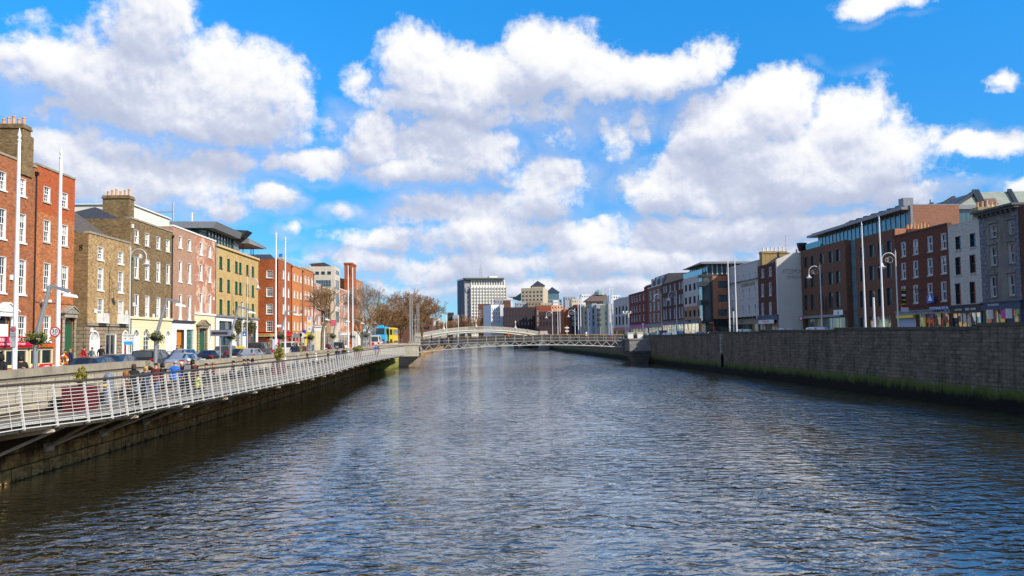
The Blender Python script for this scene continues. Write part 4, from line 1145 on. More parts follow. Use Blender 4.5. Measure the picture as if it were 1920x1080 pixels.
# R7 narrow plum brick house whose white gable wall faces the bridge
f7 = facR(X7, 1422); Y7 = f6.o.y + .15
w7 = f7.o.y - Y7
z7 = f7.zx(1454, 491)
wins7 = clip_wins(grid_wins(f7, [1430.2, 1444.6], [(504, 520.5), (532, 556), (568, 591)], 1.05, 'grey_sash', 1430.2), w7, .3)
h7 = thing('brick_house', 'plum brick house with lettering on its white gable wall facing the river bridge', 'building', (X7, Y7 + 4, GR), 0, GRP)
q = MB(); wall_grid(q, f7, w7, GR, z7, [w[:4] for w in wins7], .22); part('wall', q, brickR7, h7)
for w in wins7: put_window(h7, f7, w[0], w[2], w[1] - w[0], w[3] - w[2], w[4])
dp = 9.5
apx, apz = onY(1484, 474, Y7).x, zat(1484, 474, Y7)
q = MB(); pts = [(X7 - .05, Y7, GR), (X7 + dp, Y7, GR), (X7 + dp, Y7, z7 - .6), (apx + .6, Y7, apz), (apx, Y7, apz), (X7 - .05, Y7, z7 + .35)]
q.prism(pts, (0, 0, 0), (0, .4, 0)); gw = part('gable_wall', q, masonry('white_gable_render', (.66, .62, .56), (.645, .605, .545), (.6, .56, .5), 3, 1.5, .006, stain=.3, stain_c=(.45, .42, .38), streak=1.0, blotch=.12), h7)
fg = Fac((X7, Y7), (0, -1))
text(gw, h7, 'FITZSIMONS', .98, fg.P(2.55, fg.zx(1480, 509.5), .005), fg.T, fg.N, surf('faded_lettering', (.20, .19, .20), .8, .2), .004, xs=.62)
text(gw, h7, 'TEMPLE BAR', .66, fg.P(2.75, fg.zx(1485, 520), .005), fg.T, fg.N, MATS['faded_lettering'], .004, xs=.72)
q = MB(); q.prism([(X7 + .3, Y7 + .42, z7 - .3), (X7 + dp, Y7 + .42, z7 - .6), (apx + .3, Y7 + .42, apz - .05)], (0, 0, 0), (0, w7 - .5, 0)); rf7 = part('roof', q, slate_brown, h7)
chimney(h7, (apx + .3, f7.o.y - .2), 4.2, 1.3, z7 - .5, zat(1437, 472, f7.o.y), surf('stained_yellow_brick', (.33, .235, .10), .9, .35, bump=.3), 6, 'x', potm=offwhite, roof=rf7)
chimney(h7, (apx + 1.9, Y7 + 1.0), 2.2, 1.0, z7, zat(1492, 473, Y7) , brickR9, 3, 'x', roof=rf7)
q = MB(); p = onY(1459, 473, Y7 + 6); q.tube([(p.x, p.y, z7), (p.x, p.y, p.z)], .2, 8); part('flue', q, darkgrey, h7)
q = MB(); p = onY(1473, 442, Y7 + 5); q.tube([(p.x, p.y, z7), tuple(p)], .04, 5)
for zz, L_ in ((0, .8), (-.12, .1), (-1.6, .9), (-2.2, .7)): q.bar((p.x - L_ * .4, p.y, p.z + zz), (p.x + L_, p.y, p.z + zz), .035)
part('aerial', q, steel, h7)
q = MB(); p = onY(1503.5, 467, Y7 + 1.2); q.lathe([(.5, 0), (.75, 1.0), (.8, 1.3)], (p.x, p.y, z6 + .2), 10); part('roof_tub', q, black, h7)
zs7 = f7.zx(1440, 591)
shopfront(h7, f7, .05, w7 - .05, GR, zs7, navy, navy, shop_dark, 3, .8, None, door_at=1, door_m=black)
signboard(h7, f7, .6, w7 - 1.2, zs7 - 1.35, zs7 - .75, .3, offwhite, "FITZSIMONS", red_p, .45, xs=1.2)

# R8 pale grey hotel front
f8 = facR(X7, 1366); w8 = f8.o.y - f7.o.y
z8 = f8.zx(1368, 503)
rows8 = [(514, 525), (541, 560), (572, 593)]
wins8 = grid_wins(f8, [1374, 1392, 1404, 1415.3], rows8[1:], .95, 'sash1', 1392) + grid_wins(f8, [1374, 1383.5, 1394.5, 1405.5, 1416.7], rows8[:1], .8, 'grey_sash', 1394.5)
h8, _ = house('hotel', 'pale grey rendered hotel front with bronze lettering between its window rows', f8, w8, GR, z8, render_lilac, clip_wins(wins8, w8), roof='gable', rise=2.2, roof_m=slate, hipped=(2.5, 2), depth=11, cop=offwhite, cop_h=.12, group=GRP)
q = MB(); f8.box(q, 0, w8, f8.zx(1395, 527.5), f8.zx(1395, 526), .003, .3); part('cornice', q, lead, h8)
text(h8, h8, 'FITZSIMONS HOTEL', .85, f8.P(f8.sx(1403, 535), f8.zx(1403, 534), .03), f8.T, f8.N, surf('bronze_lettering', (.30, .20, .09), .5, .15), .015, xs=.95)
zs8 = f8.zx(1400, 598)
shopfront(h8, f8, .05, w8 - .05, GR, zs8, tan_shop, tan_shop, shop_dark, 6, .9, "BAR", brown_letter, door_at=2, door_m=black)
q = MB()
for k in range(10): f8.box(q, .4 + k * (w8 - .8) / 10, .9 + k * (w8 - .8) / 10, zs8 + .0, zs8 + .35, .003, .5)
part('window_box', q, black, h8)

# R9 corner block: salmon brick side facing the bridge, pale front to the river
Y9 = f8.o.y + .3
f9 = Fac((X9, yR(1282, X9, 570)), (-1, 0)); w9 = f9.o.y - Y9
f9s = Fac((X9, Y9), (0, -1)); w9s = 10.0
z9 = f9.zx(1284, 523)
h9 = thing('office_building', 'corner block with a salmon brick side wall and a glass corner bay', 'building', (X9 + 3, Y9 + 5, GR), 0, GRP)
rows9 = [(534.5, 547), (558, 571), (583, 595)]
wins9 = grid_wins(f9, [1286.3, 1294, 1302.3, 1310.8], rows9, 1.55, 'dark_modern', 1286.3)
zsp = f9.zx(1290, 575)
q = MB(); wall_grid(q, f9, w9 - 2.2, GR, z9, [w[:4] for w in wins9], .3, 0, [(GR - 1, 1), (zsp, 0)]); part('wall', q, [render_lilac, brickR9b], h9)
for w in wins9: put_window(h9, f9, w[0], w[2], w[1] - w[0], w[3] - w[2], w[4])
a0 = f9s.sx(1337, 560)
z9s = f9s.zx(1345, 517)
wins9s = grid_wins(f9s, [1355], [(527, 540), (553, 566), (580, 592)], 1.6, 'dark_modern', 1355)
q = MB(); wall_grid(q, f9s, w9s, GR, z9s, [w[:4] for w in wins9s] , .3, s0=a0); part('side_wall', q, brickR9, h9)
for w in wins9s: put_window(h9, f9s, w[0], w[2], w[1] - w[0], w[3] - w[2], w[4])
# glass corner bay
q = MB(); q.box(X9 + .02, X9 + a0 - .02, Y9 + .1, Y9 + 2.18, GR + 3.2, z9s - .3); part('corner_glazing', q, glass('grey_corner_glass', (.07, .085, .085), rough=.06), h9)
for k, zz in enumerate((GR + 3.0, GR + 6.4, GR + 9.8)):
    q = MB(); q.box(X9 - .35, X9 + a0 * .55, Y9 - .35, Y9 + 2.4, zz, zz + .9 if k else zz + .5); part('balcony', q, darkgrey, h9)
q = MB(); q.box(X9 + .1, X9 + .35, Y9 + .02, Y9 + .09, GR + 3.2, z9s - .3); q.box(X9 + a0 - .5, X9 + a0 - .02, Y9 + .02, Y9 + .09, GR + 3.2, z9s - .3); part('corner_post', q, darkgrey, h9)
q = MB(); q.box(X9 + .15, X9 + w9s, Y9 + .35, f9.o.y, z9 - .5, z9 - .02); part('flat_roof', q, darkgrey, h9)
zt0, zt1 = z9 - .05, f9.zx(1284, 505)
q = MB(); q.box(X9 + 1.4, X9 + w9s, Y9 + 1.0, f9.o.y - .3, zt0, zt1); part('penthouse_glazing', q, pane_blue, h9)
q = MB()
ft = Fac((X9 + 1.4, f9.o.y - .3), (-1, 0))
for k in range(9): ft.box(q, (w9 - 1.3) * k / 8 - .06, (w9 - 1.3) * k / 8 + .06, zt0, zt1, .003, .1)
fts = Fac((X9 + 1.4, Y9 + 1.0), (0, -1))
for k in range(1, 10): fts.box(q, k * .9 - .08, k * .9 + .08, zt0, zt1, .003, .1)
part('mullion', q, offwhite, h9)
q = MB(); q.hexa([(X9 - .2, Y9 - .4, zt1), (X9 + w9s, Y9 - .4, zt1), (X9 + w9s, f9.o.y + .3, zt1), (X9 - .2, f9.o.y + .3, zt1), (X9 - .2, Y9 - .4, zt1 + .25), (X9 + w9s, Y9 - .4, zt1 + .35), (X9 + w9s, f9.o.y - 3, zt1 + 1.4), (X9 + 3, f9.o.y - 3, zt1 + 1.4)]) ; part('roof', q, lead, h9)
q = MB(); f9.box(q, 0, w9, z9, z9 + 1.0, -.08, -.04); part('glass_balustrade', q, pane_blue, h9)
zs9 = f9.zx(1300, 598)
shopfront(h9, f9, .1, w9 - 2.3, GR, zs9, stone_dark, stone_dark, shop_warm, 4, .9, None)
text(h9, h9, 'PUREPERI', .6, f9.P(w9 * .36, zs9 - .42, .26), f9.T, f9.N, brown_letter)
shopfront(h9, f9s, a0, w9s, GR, f9s.zx(1350, 598), red_p, black_shop, shop_dark, 2, 1.4, 'BAR', white, tsize=1.0, xs=1.3)
q = MB(); q.box(X9 - .1, X9 + .45, Y9 - .1, Y9 + .45, GR, GR + 3.0); part('corner_pier', q, cream, h9)
q = MB(); q.box(X9 + .5, X9 + a0 - .05, Y9 + .3, Y9 + .4, GR, GR + 3.0); part('entrance', q, shop_dark, h9)

# R10 .. R13
f10 = facR(X9, 1240.5); w10 = f10.o.y - f9.o.y
z10 = f10.zx(1262, 529)
wins10 = clip_wins(grid_wins(f10, [1245, 1249.3, 1256.8, 1265.2, 1274.5, 1279.5], [(536, 548), (558, 573), (580, 598)], 1.0, 'grey_sash', 1249.3), w10)
h10, rf10 = house('brick_house', 'dark brown brick house with pale sash windows and a stout yellow chimney', f10, w10, GR, z10, brickR7, wins10, depth=11, rise=2.2, roof_m=slate_brown, cop=MATS['dark_coping'], group=GRP)
shopfront(h10, f10, .1, w10 - .1, GR, f10.zx(1262, 601), stone_dark, stone_dark, shop_lit, 9, .9, None, stall=.9)
p = f10.o.y - w10 + 4.2
chimney(h10, (X9 + 4.5, p), 4.6, 1.5, z10 - .5, zat(1269, 510.5, p), MATS['stained_yellow_brick'], 5, 'x', roof=rf10)
f11 = facR(X9, 1215); w11 = f11.o.y - f10.o.y
z11 = f11.zx(1217, 541)
wins11 = clip_wins(grid_wins(f11, [1219.7, 1226.7, 1234.5], [(546, 563), (568.5, 584), (589, 604)], 1.5, 'far', 1219.7), w11)
h11, _ = house('brick_house', 'reddish brick house with three dormer windows in a steep grey mansard', f11, w11, GR, z11, masonry('rose_brick', (.27, .105, .07), (.23, .085, .06), (.22, .12, .09), stain=.2, blotch=.2), wins11, roof='none', depth=11, cop=offwhite, group=GRP)
q = MB(); f11.box(q, 0, w11, z11 - .2, z11 + .0, -11, -.35)
q.hexa([f11.P(.1, z11, -11), f11.P(w11 - .1, z11, -11), f11.P(w11 - .1, z11, -.5), f11.P(.1, z11, -.5), f11.P(.1, z11 + 2.9, -11), f11.P(w11 - .1, z11 + 2.9, -11), f11.P(w11 - .1, z11 + 2.7, -1.8), f11.P(.1, z11 + 2.7, -1.8)])
part('mansard_roof', q, slate, h11)
for k in range(3):
    a = w11 * (k + .5) / 3; q = MB(); f11.box(q, a - .85, a + .85, z11 + .3, z11 + 2.2, -1.7, -.55); dm = part('dormer', q, lead, h11)
    put_window(h11, Fac(tuple(f11.P(0, 0, -.55))[:2], (-1, 0)), a - .65, z11 + .45, 1.3, 1.6, 'far', True)
shopfront(h11, f11, .1, w11 - .1, GR, GR + 3.6, stone_dark, lead, shop_mix, 4, .9, None)
f12 = facR(X9, 1179.5); w12 = f12.o.y - f11.o.y
z12 = f12.zx(1182, 553.5)
wins12 = clip_wins(grid_wins(f12, [1185.2, 1189.7, 1194.3, 1200, 1207], [(556, 568), (575.5, 587), (592.5, 604)], 1.3, 'far', 1185.2), w12)
h12, _ = house('brick_house', 'long crimson brick house with white windows over a pink shop fascia', f12, w12, GR, z12, brickR12, wins12, roof='flat', depth=11, cop=MATS['dark_coping'], simple=True, group=GRP)
shopfront(h12, f12, .1, w12 - .1, GR, GR + 3.7, brickR7, surf('pink_fascia', (.42, .06, .26), .5, .1), shop_mix, 6, .9, None)
q = MB(); f12.box(q, w12 * .72, w12, z12 - .2, f12.zx(1208, 537), -9, -.5); part('roof_storey', q, brickR12, h12)
q = MB(); f12.box(q, w12 * .3, w12 * .72, z12 - .3, z12 + 2.2, -9, -3); part('roof_storey', q, lead, h12)
f13 = facR(X9, 1150); w13 = f13.o.y - f12.o.y
z13 = f13.zx(1155, 563)
wins13 = clip_wins(grid_wins(f13, [1156, 1162, 1168.5, 1175], [(576, 590), (594, 610)], 2.6, 'far_dark', 1156), w13)
h13, _ = house('rendered_house', 'pale blue-grey front with large paired windows beside the crimson brick', f13, w13, GR, z13, render_lilac, wins13, roof='flat', depth=11, cop=offwhite, simple=True, group=GRP)
shopfront(h13, f13, .1, w13 - .1, GR, GR + 3.2, red_p, red_p, shop_mix, 8, .9, None)
q = MB(); f13.box(q, 0, w13 * .45, z13 - .2, f13.zx(1176, 553.5), -9, -.8); f13.box(q, w13 * .55, w13 * .9, z13 - .2, z13 + 1.0, -7, -2); part('roof_storey', q, stone_dark, h13)
# ------------------------------------------------------------------ ground, roads, river, quay walls
WXL = -16.85                                     # face of the north quay wall
def wxr(y):                                     # face of the south quay wall
    return 32.75 - 0.0215 * (y - 45) if y < 400 else 25.1
soil = surf('packed_ground', (0.20, 0.19, 0.17), .95, .3, .4)
mb = MB()
YB, YE_ = -60, 560
NS = 24
ys = [YB + (YE_ - YB) * i / NS for i in range(NS + 1)]
for a, b in zip(ys[:-1], ys[1:]):
    mb.poly([(-4000, a, GL - .15), (WXL - .4, a, GL - .15), (WXL - .4, b, GL - .15), (-4000, b, GL - .15)])
    mb.poly([(wxr(a) + .4, a, GR - .15), (4000, a, GR - .15), (4000, b, GR - .15), (wxr(b) + .4, b, GR - .15)])
mb.poly([(-4000, YE_, GL - .15), (4000, YE_, GR - .15), (4000, 6000, GR - .15), (-4000, 6000, GL - .15)])
mb.poly([(-4000, -4000, GL - .15), (4000, -4000, GR - .15), (4000, YB, GR - .15), (-4000, YB, GL - .15)])
mb.poly([(-40, YE_, -.6), (60, YE_, -.6), (60, YE_, GL - .15), (-40, YE_, GL - .15)])
g = mb.build('ground', soil); tag(g, kind='structure')
q = MB(); q.poly([(-32.0, -40, GL - .13), (-20.0, -40, GL - .13), (-20.0, 420, GL - .13), (-32.0, 420, GL - .13)]); tag(q.build('road', tarmac), kind='structure')
q = MB()
for y in range(-30, 400, 8): q.poly([(-26.05, y, GL - .126), (-25.93, y, GL - .126), (-25.93, y + 4, GL - .126), (-26.05, y + 4, GL - .126)])
for x in (-31.6, -20.4): q.poly([(x, -40, GL - .126), (x + .1, -40, GL - .126), (x + .1, 420, GL - .126), (x, 420, GL - .126)])
tag(q.build('road_markings', mark_white), kind='structure')
q = MB(); q.box(-36.9, -32.15, -40, 420, GL - .3, GL); q.box(-20.0 + .15, WXL - .5, -40, 420, GL - .3, GL); tag(q.build('pavement', paving), kind='structure')
q = MB(); q.box(-32.15, -32.0, -40, 420, GL - .3, GL + .003); q.box(-20.0, -19.85, -40, 420, GL - .3, GL + .003); tag(q.build('kerb', kerb_m), kind='structure')
q = MB(); q.poly([(35.2, -40, GR - .13), (44.5, -40, GR - .13), (38, 420, GR - .13), (29, 420, GR - .13)]); tag(q.build('road', tarmac), kind='structure')
q = MB(); q.box(45.0, 60, -40, 128, GR - .2, GR - .003); tag(q.build('pavement', paving), kind='structure')

# ------------------------------------------------------------------ river
def river_mat():
    m = bpy.data.materials.new('river_water'); t, N, L, P = nt(m)
    P.inputs['Base Color'].default_value = (0.030, 0.027, 0.014, 1)
    P.inputs['Roughness'].default_value = 0.08
    P.inputs['IOR'].default_value = 1.45; P.inputs['Coat Weight'].default_value = 1.0; P.inputs['Coat Roughness'].default_value = .05; P.inputs['Coat IOR'].default_value = 1.5
    P.inputs['Specular IOR Level'].default_value = 0.5
    g = N.new('ShaderNodeNewGeometry')
    def noise(sx, sy, sc, det, rough=.55, dist=0.0, rot=0.0):
        mp = N.new('ShaderNodeMapping'); mp.inputs['Scale'].default_value = (sx, sy, 1); mp.inputs['Rotation'].default_value = (0, 0, rot)
        n = N.new('ShaderNodeTexNoise'); n.inputs['Scale'].default_value = sc; n.inputs['Detail'].default_value = det; n.inputs['Roughness'].default_value = rough; n.inputs['Distortion'].default_value = dist
        L.new(g.outputs['Position'], mp.inputs['Vector']); L.new(mp.outputs['Vector'], n.inputs['Vector'])
        return n.outputs['Fac']
    def add(a, b, k, off=0):
        x = N.new('ShaderNodeMath'); x.operation = 'MULTIPLY_ADD'; x.inputs[1].default_value = k
        L.new(b, x.inputs[0]); L.new(a, x.inputs[2]); return x.outputs[0]
    z = N.new('ShaderNodeValue'); z.outputs[0].default_value = 0
    h = add(z.outputs[0], noise(.62, 1.0, 2.3, 2.6, .5, .5, .12), 0.21)
    h = add(h, noise(.5, 1.0, .75, 2, .5, .5, -.3), 0.14)
    h = add(h, noise(.8, 1.0, 5.0, 2, .5, .3), 0.014)
    # calmer streaks where the current runs smooth
    c = noise(.6, .16, .16, 4, .6, 1.2, .08)
    rp = N.new('ShaderNodeMapRange'); rp.inputs['From Min'].default_value = .38; rp.inputs['From Max'].default_value = .62; rp.inputs['To Min'].default_value = .22; rp.inputs['To Max'].default_value = 1.0
    L.new(c, rp.inputs['Value'])
    # slack water along the north wall under the boardwalk
    sp = N.new('ShaderNodeSeparateXYZ'); L.new(g.outputs['Position'], sp.inputs[0])
    sl = N.new('ShaderNodeMapRange'); sl.inputs['From Min'].default_value = -16; sl.inputs['From Max'].default_value = -8.5; sl.inputs['To Min'].default_value = .22; sl.inputs['To Max'].default_value = 1.0; sl.interpolation_type = 'SMOOTHSTEP'
    L.new(sp.outputs['X'], sl.inputs['Value'])
    ml = N.new('ShaderNodeMath'); ml.operation = 'MULTIPLY'; L.new(rp.outputs[0], ml.inputs[0]); L.new(sl.outputs[0], ml.inputs[1])
    b = N.new('ShaderNodeBump'); b.inputs['Distance'].default_value = 1.0
    L.new(ml.outputs[0], b.inputs['Strength'])
    L.new(h, b.inputs['Height']); L.new(b.outputs['Normal'], P.inputs['Normal']); L.new(b.outputs['Normal'], P.inputs['Coat Normal'])
    return m
q = MB(); q.poly([(WXL - .5, -60, 0), (36, -60, 0), (36, 562, 0), (WXL - .5, 562, 0)])
tag(q.build('water', river_mat()), kind='structure')

# ------------------------------------------------------------------ quay walls
def wall_mat(name, c1, c2, mortar, bw, bh, tide, dark, moss, streakc, green=(0.05, 0.085, 0.012), patch=None):
    m = masonry(name, c1, c2, mortar, bw, bh, .03, stain=.9, stain_c=streakc, streak=1.0, blotch=.8, bump=.6, patch=patch, pscale=.9)
    t = m.node_tree; N = t.nodes; L = t.links; P = N['Principled BSDF']
    src = P.inputs['Base Color'].links[0].from_socket
    g = N.new('ShaderNodeNewGeometry'); sp = N.new('ShaderNodeSeparateXYZ'); L.new(g.outputs['Position'], sp.inputs[0])
    n = N.new('ShaderNodeTexNoise'); n.inputs['Scale'].default_value = 1.1; n.inputs['Detail'].default_value = 8; n.inputs['Roughness'].default_value = .7
    mp = N.new('ShaderNodeMapping'); mp.inputs['Scale'].default_value = (1.4, 1.4, .5)
    L.new(g.outputs['Position'], mp.inputs['Vector']); L.new(mp.outputs['Vector'], n.inputs['Vector'])
    ad = N.new('ShaderNodeMath'); ad.operation = 'MULTIPLY_ADD'; ad.inputs[1].default_value = -1.7
    L.new(n.outputs['Fac'], ad.inputs[0]); L.new(sp.outputs['Z'], ad.inputs[2])
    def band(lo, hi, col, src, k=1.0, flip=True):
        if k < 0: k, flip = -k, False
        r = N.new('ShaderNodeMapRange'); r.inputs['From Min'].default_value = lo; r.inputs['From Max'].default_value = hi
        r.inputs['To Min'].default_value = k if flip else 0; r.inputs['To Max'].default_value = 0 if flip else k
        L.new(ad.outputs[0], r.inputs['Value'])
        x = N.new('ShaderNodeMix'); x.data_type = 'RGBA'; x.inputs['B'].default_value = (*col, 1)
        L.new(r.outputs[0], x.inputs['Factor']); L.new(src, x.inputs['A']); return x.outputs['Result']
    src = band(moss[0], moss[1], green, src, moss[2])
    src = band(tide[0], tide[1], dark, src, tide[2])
    L.new(src, P.inputs['Base Color'])
    return m
wallR = wall_mat('algae_grown_quay_stone', (0.23, 0.18, 0.128), (0.125, 0.098, 0.07), (0.10, 0.08, 0.06), .8, .28, (-.25, .25, 1.0), (0.010, 0.010, 0.007), (.30, .62, .95), (0.030, 0.026, 0.021), green=(.085, .115, .018), patch=(.205, .172, .135))
wallL = wall_mat('brown_quay_stone', (0.62, 0.36, 0.12), (0.48, 0.27, 0.09), (0.11, 0.07, 0.035), 1.3, .5, (-.95, -.8, .9), (0.02, 0.016, 0.010), (-.15, .3, -.95), (0.022, 0.018, 0.012), green=(.030, .022, .011))  # bright ochre foot paints in a sunlit band; dark staining above it
copR = surf('dark_mossy_coping', (0.085, 0.08, 0.055), .95, .4, 1.2, bump=.5)
parapetL = masonry('granite_parapet', (0.43, 0.385, 0.30), (0.36, 0.32, 0.25), (0.20, 0.175, 0.13), 1.15, .45, .03, stain=.4, stain_c=(.20, .165, .11), blotch=.3, bump=.5)

# north quay wall: battered river wall, a parapet of ashlar and coping stones; two lengths
lw = thing('quay_wall', 'brown stained river wall with pale granite parapet behind the white boardwalk', 'wall', (WXL, 80, 0))
q = MB()
yy = [-60 + 6 * i for i in range(103)]
for a, b in zip(yy[:-1], yy[1:]):
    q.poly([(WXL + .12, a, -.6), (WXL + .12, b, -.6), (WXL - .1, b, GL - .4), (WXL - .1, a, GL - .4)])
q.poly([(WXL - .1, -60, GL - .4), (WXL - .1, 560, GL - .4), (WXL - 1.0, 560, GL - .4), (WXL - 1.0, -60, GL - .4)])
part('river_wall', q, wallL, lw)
q = MB(); q.box(WXL - 1.0, WXL - .45, -60, 44.0, GL - .4, 3.72)
q.box(WXL - 1.0, WXL - .45, 44.0, 560, GL - .4, 3.48); part('parapet', q, parapetL, lw)
q = MB(); y = -6.0
while y < 43.0:
    L_ = min(1.9, 44.0 - y); q.box(WXL - 1.1, WXL - .35, y, y + L_ - .012, 3.722, 4.02); y += 1.9
part('coping', q, coping_m, lw)
q = MB(); q.prism([(WXL - 1.1, 44.0, 3.722), (WXL - 1.1, 44.9, 3.49), (WXL - 1.1, 44.9, 3.76), (WXL - 1.1, 44.0, 4.02)], (0, 0, 0), (.75, 0, 0)); part('coping', q, coping_m, lw)
q = MB(); y = 44.92
while y < 200:
    q.box(WXL - 1.1, WXL - .35, y, y + 1.9 - .012, 3.485, 3.77); y += 1.9
part('coping', q, coping_m, lw)

# south quay wall
rw = thing('quay_wall', 'long dark stone river wall with green algae along the shaded bank', 'wall', (32, 80, 0))
segs = [(-60, 52.2, 5.42, 5.46), (52.2, 72.8, 5.24, 5.41), (72.8, 91.5, 5.22, 5.39), (91.5, 110, 5.20, 5.27), (110, 126, 5.08, 5.12), (126, 560, 4.95, 4.95)]
q = MB(); c = MB()
for a, b, za, zb in segs:
    n = max(1, int((b - a) / 10))
    for i in range(n):
        y0, y1 = a + (b - a) * i / n, a + (b - a) * (i + 1) / n
        t0, t1 = za + (zb - za) * i / n, za + (zb - za) * (i + 1) / n
        x0, x1 = wxr(y0), wxr(y1)
        q.hexa([(x0 - .1, y0, -.6), (x0 + 1.0, y0, -.6), (x1 + 1.0, y1, -.6), (x1 - .1, y1, -.6), (x0 + .1, y0, t0 - .22), (x0 + .7, y0, t0 - .22), (x1 + .7, y1, t1 - .22), (x1 + .1, y1, t1 - .22)])
        c.hexa([(x0 + .02, y0, t0 - .218), (x0 + .78, y0, t0 - .218), (x1 + .78, y1, t1 - .218), (x1 + .02, y1, t1 - .218), (x0 + .02, y0, t0), (x0 + .78, y0, t0), (x1 + .78, y1, t1), (x1 + .02, y1, t1)])
part('river_wall', q, wallR, rw); part('coping', c, copR, rw)
p = onX(1357, 672, wxr(97)); 
q = MB(); y0 = p.y
arc = [(wxr(y0) - .06, y0 + .5 * math.cos(t), 1.75 + .6 * math.sin(t)) for t in [math.pi * k / 10 for k in range(11)]]
q.prism([(wxr(y0) - .06, y0 + .5, .7)] + arc + [(wxr(y0) - .06, y0 - .5, .7)], (0, 0, 0), (.1, 0, 0)); part('drain_arch', q, surf('dark_drain', (.008, .008, .007), 1.0, .1, spec=0), rw)
q = MB(); q.box(wxr(y0) - .2, wxr(y0) + .4, y0 - .3, y0 + .3, 2.45, 5.0); part('buttress', q, granite, rw)

# ------------------------------------------------------------------ boardwalk along the north wall
DZ = 2.34; RZ = 3.68
edge = [(12, -15.6), (18, -15.2), (24.9, -14.5), (27.4, -14.15), (28.3, -13.75), (29.4, -13.3), (30.6, -12.98), (33.6, -12.85), (40, -12.35), (48, -11.95), (56, -11.65), (63, -11.55), (70, -11.65), (78, -11.95), (88, -12.3), (98, -12.45), (108, -12.35), (117, -12.0), (126, -11.6), (136, -11.4)]
def ex(y):
    if y <= edge[0][0]: return edge[0][1]
    for (a, xa), (b, xb) in zip(edge[:-1], edge[1:]):
        if y <= b:
            t = (y - a) / (b - a); return (xa + (xb - xa) * t) * 1.025
    return edge[-1][1] * 1.025
bw = thing('boardwalk', 'river boardwalk hung on the sunny wall with white slatted railing', 'boardwalk', (-14, 70, DZ))
ypost = []; y = 13.0
while y < 135.5:
    ypost.append(y); y += 1.18 if y < 60 else 1.55
deckm = surf('grey_timber_deck', (0.19, 0.165, 0.13), .85, .25, 3)
railw = surf('white_railing_paint', (0.58, 0.57, 0.54), .4, .06)
q = MB()
for a, b in zip(ypost[:-1], ypost[1:]):
    q.poly([(WXL - .3, a, DZ), (ex(a) - .28, a, DZ), (ex(b) - .28, b, DZ), (WXL - .3, b, DZ)])
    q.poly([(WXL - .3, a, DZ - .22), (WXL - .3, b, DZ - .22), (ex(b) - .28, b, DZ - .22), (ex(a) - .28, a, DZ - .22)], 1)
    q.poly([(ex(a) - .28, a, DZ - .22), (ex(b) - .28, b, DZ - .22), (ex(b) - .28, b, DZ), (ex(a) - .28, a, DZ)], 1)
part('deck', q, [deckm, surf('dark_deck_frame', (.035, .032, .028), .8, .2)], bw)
LEAN = -.20
def rp(y, t): return Vector((ex(y) + LEAN * t, y, DZ - .10 + (RZ - DZ + .07) * t))
q = MB()
pts = [rp(y, 1.0) + Vector((0, 0, .03)) for y in ypost]
q.tube(pts, .045, 8); part('handrail', q, surf('dark_bronze_rail', (0.075, 0.06, 0.045), .5, .2, metal=.3), bw)
NB = 12
bars = []
for k in range(NB):
    t = .02 + .92 * k / (NB - 1)
    q = MB(); q.tube([rp(y, t) for y in ypost], .0125 if k else .022, 4); part('rail_bar', q, railw, bw)
shown = ypost[4:]
for i, y in enumerate(shown):
    if i > 97: break
    q = MB(); nx = Vector((-.03, 0, 0))
    q.bar(rp(y, -.02) + nx, rp(y, .985) + nx, .05, .075, up=(1, 0, 0)); part('railing_post', q, railw, bw)
q = MB()
for a, b in zip(ypost[4:40], ypost[5:41]):
    m_ = (a + b) / 2; q.bar(rp(m_, 0.01), rp(m_, .93), .014)
for y0, y1 in zip(ypost[4:40], ypost[5:41]): q.bar(rp(y0, .02), rp(y1, .02), .01)
part('rail_stay', q, railw, bw)
q = MB(); q.tube([rp(y, .13) + Vector((-.12, 0, 0)) for y in ypost], .035, 6); part('foot_rail', q, railw, bw)
strut = surf('rusty_grey_strut', (0.62, 0.52, 0.38), .6, .25)
y = 19.0
while y < 132:
    for dy in (-1.5, 1.5):
        q = MB(); yy_ = y + dy; xo = WXL + (ex(yy_) - WXL) * .72
        q.tube([(WXL + .02, y + dy * .12, .95), (xo, yy_, DZ - .2)], .062, 6); part('strut', q, strut, bw)
    q = MB(); q.box(WXL - .2, WXL + .12, y - .3, y + .3, .8, 1.1); part('bracket', q, strut, bw)
    q = MB(); q.hexa([(WXL - .1, y - .08, DZ - .75), (ex(y) - .2, y - .08, DZ - .32), (ex(y) - .2, y + .08, DZ - .32), (WXL - .1, y + .08, DZ - .75), (WXL - .1, y - .08, DZ - .225), (ex(y) - .2, y - .08, DZ - .225), (ex(y) - .2, y + .08, DZ - .225), (WXL - .1, y + .08, DZ - .225)]); part('beam', q, strut, bw)
    y += 4.7
# bench along the wall
q = MB(); q.box(WXL - .30, WXL + .25, 34, 110, DZ + .40, DZ + .46)
for k in range(20): q.box(WXL - .25, WXL + .2, 35 + k * 3.9, 35.12 + k * 3.9, DZ, DZ + .398)
o = q.build('bench', deckm); tag(o, 'long timber bench against the granite parapet on the boardwalk', 'bench')

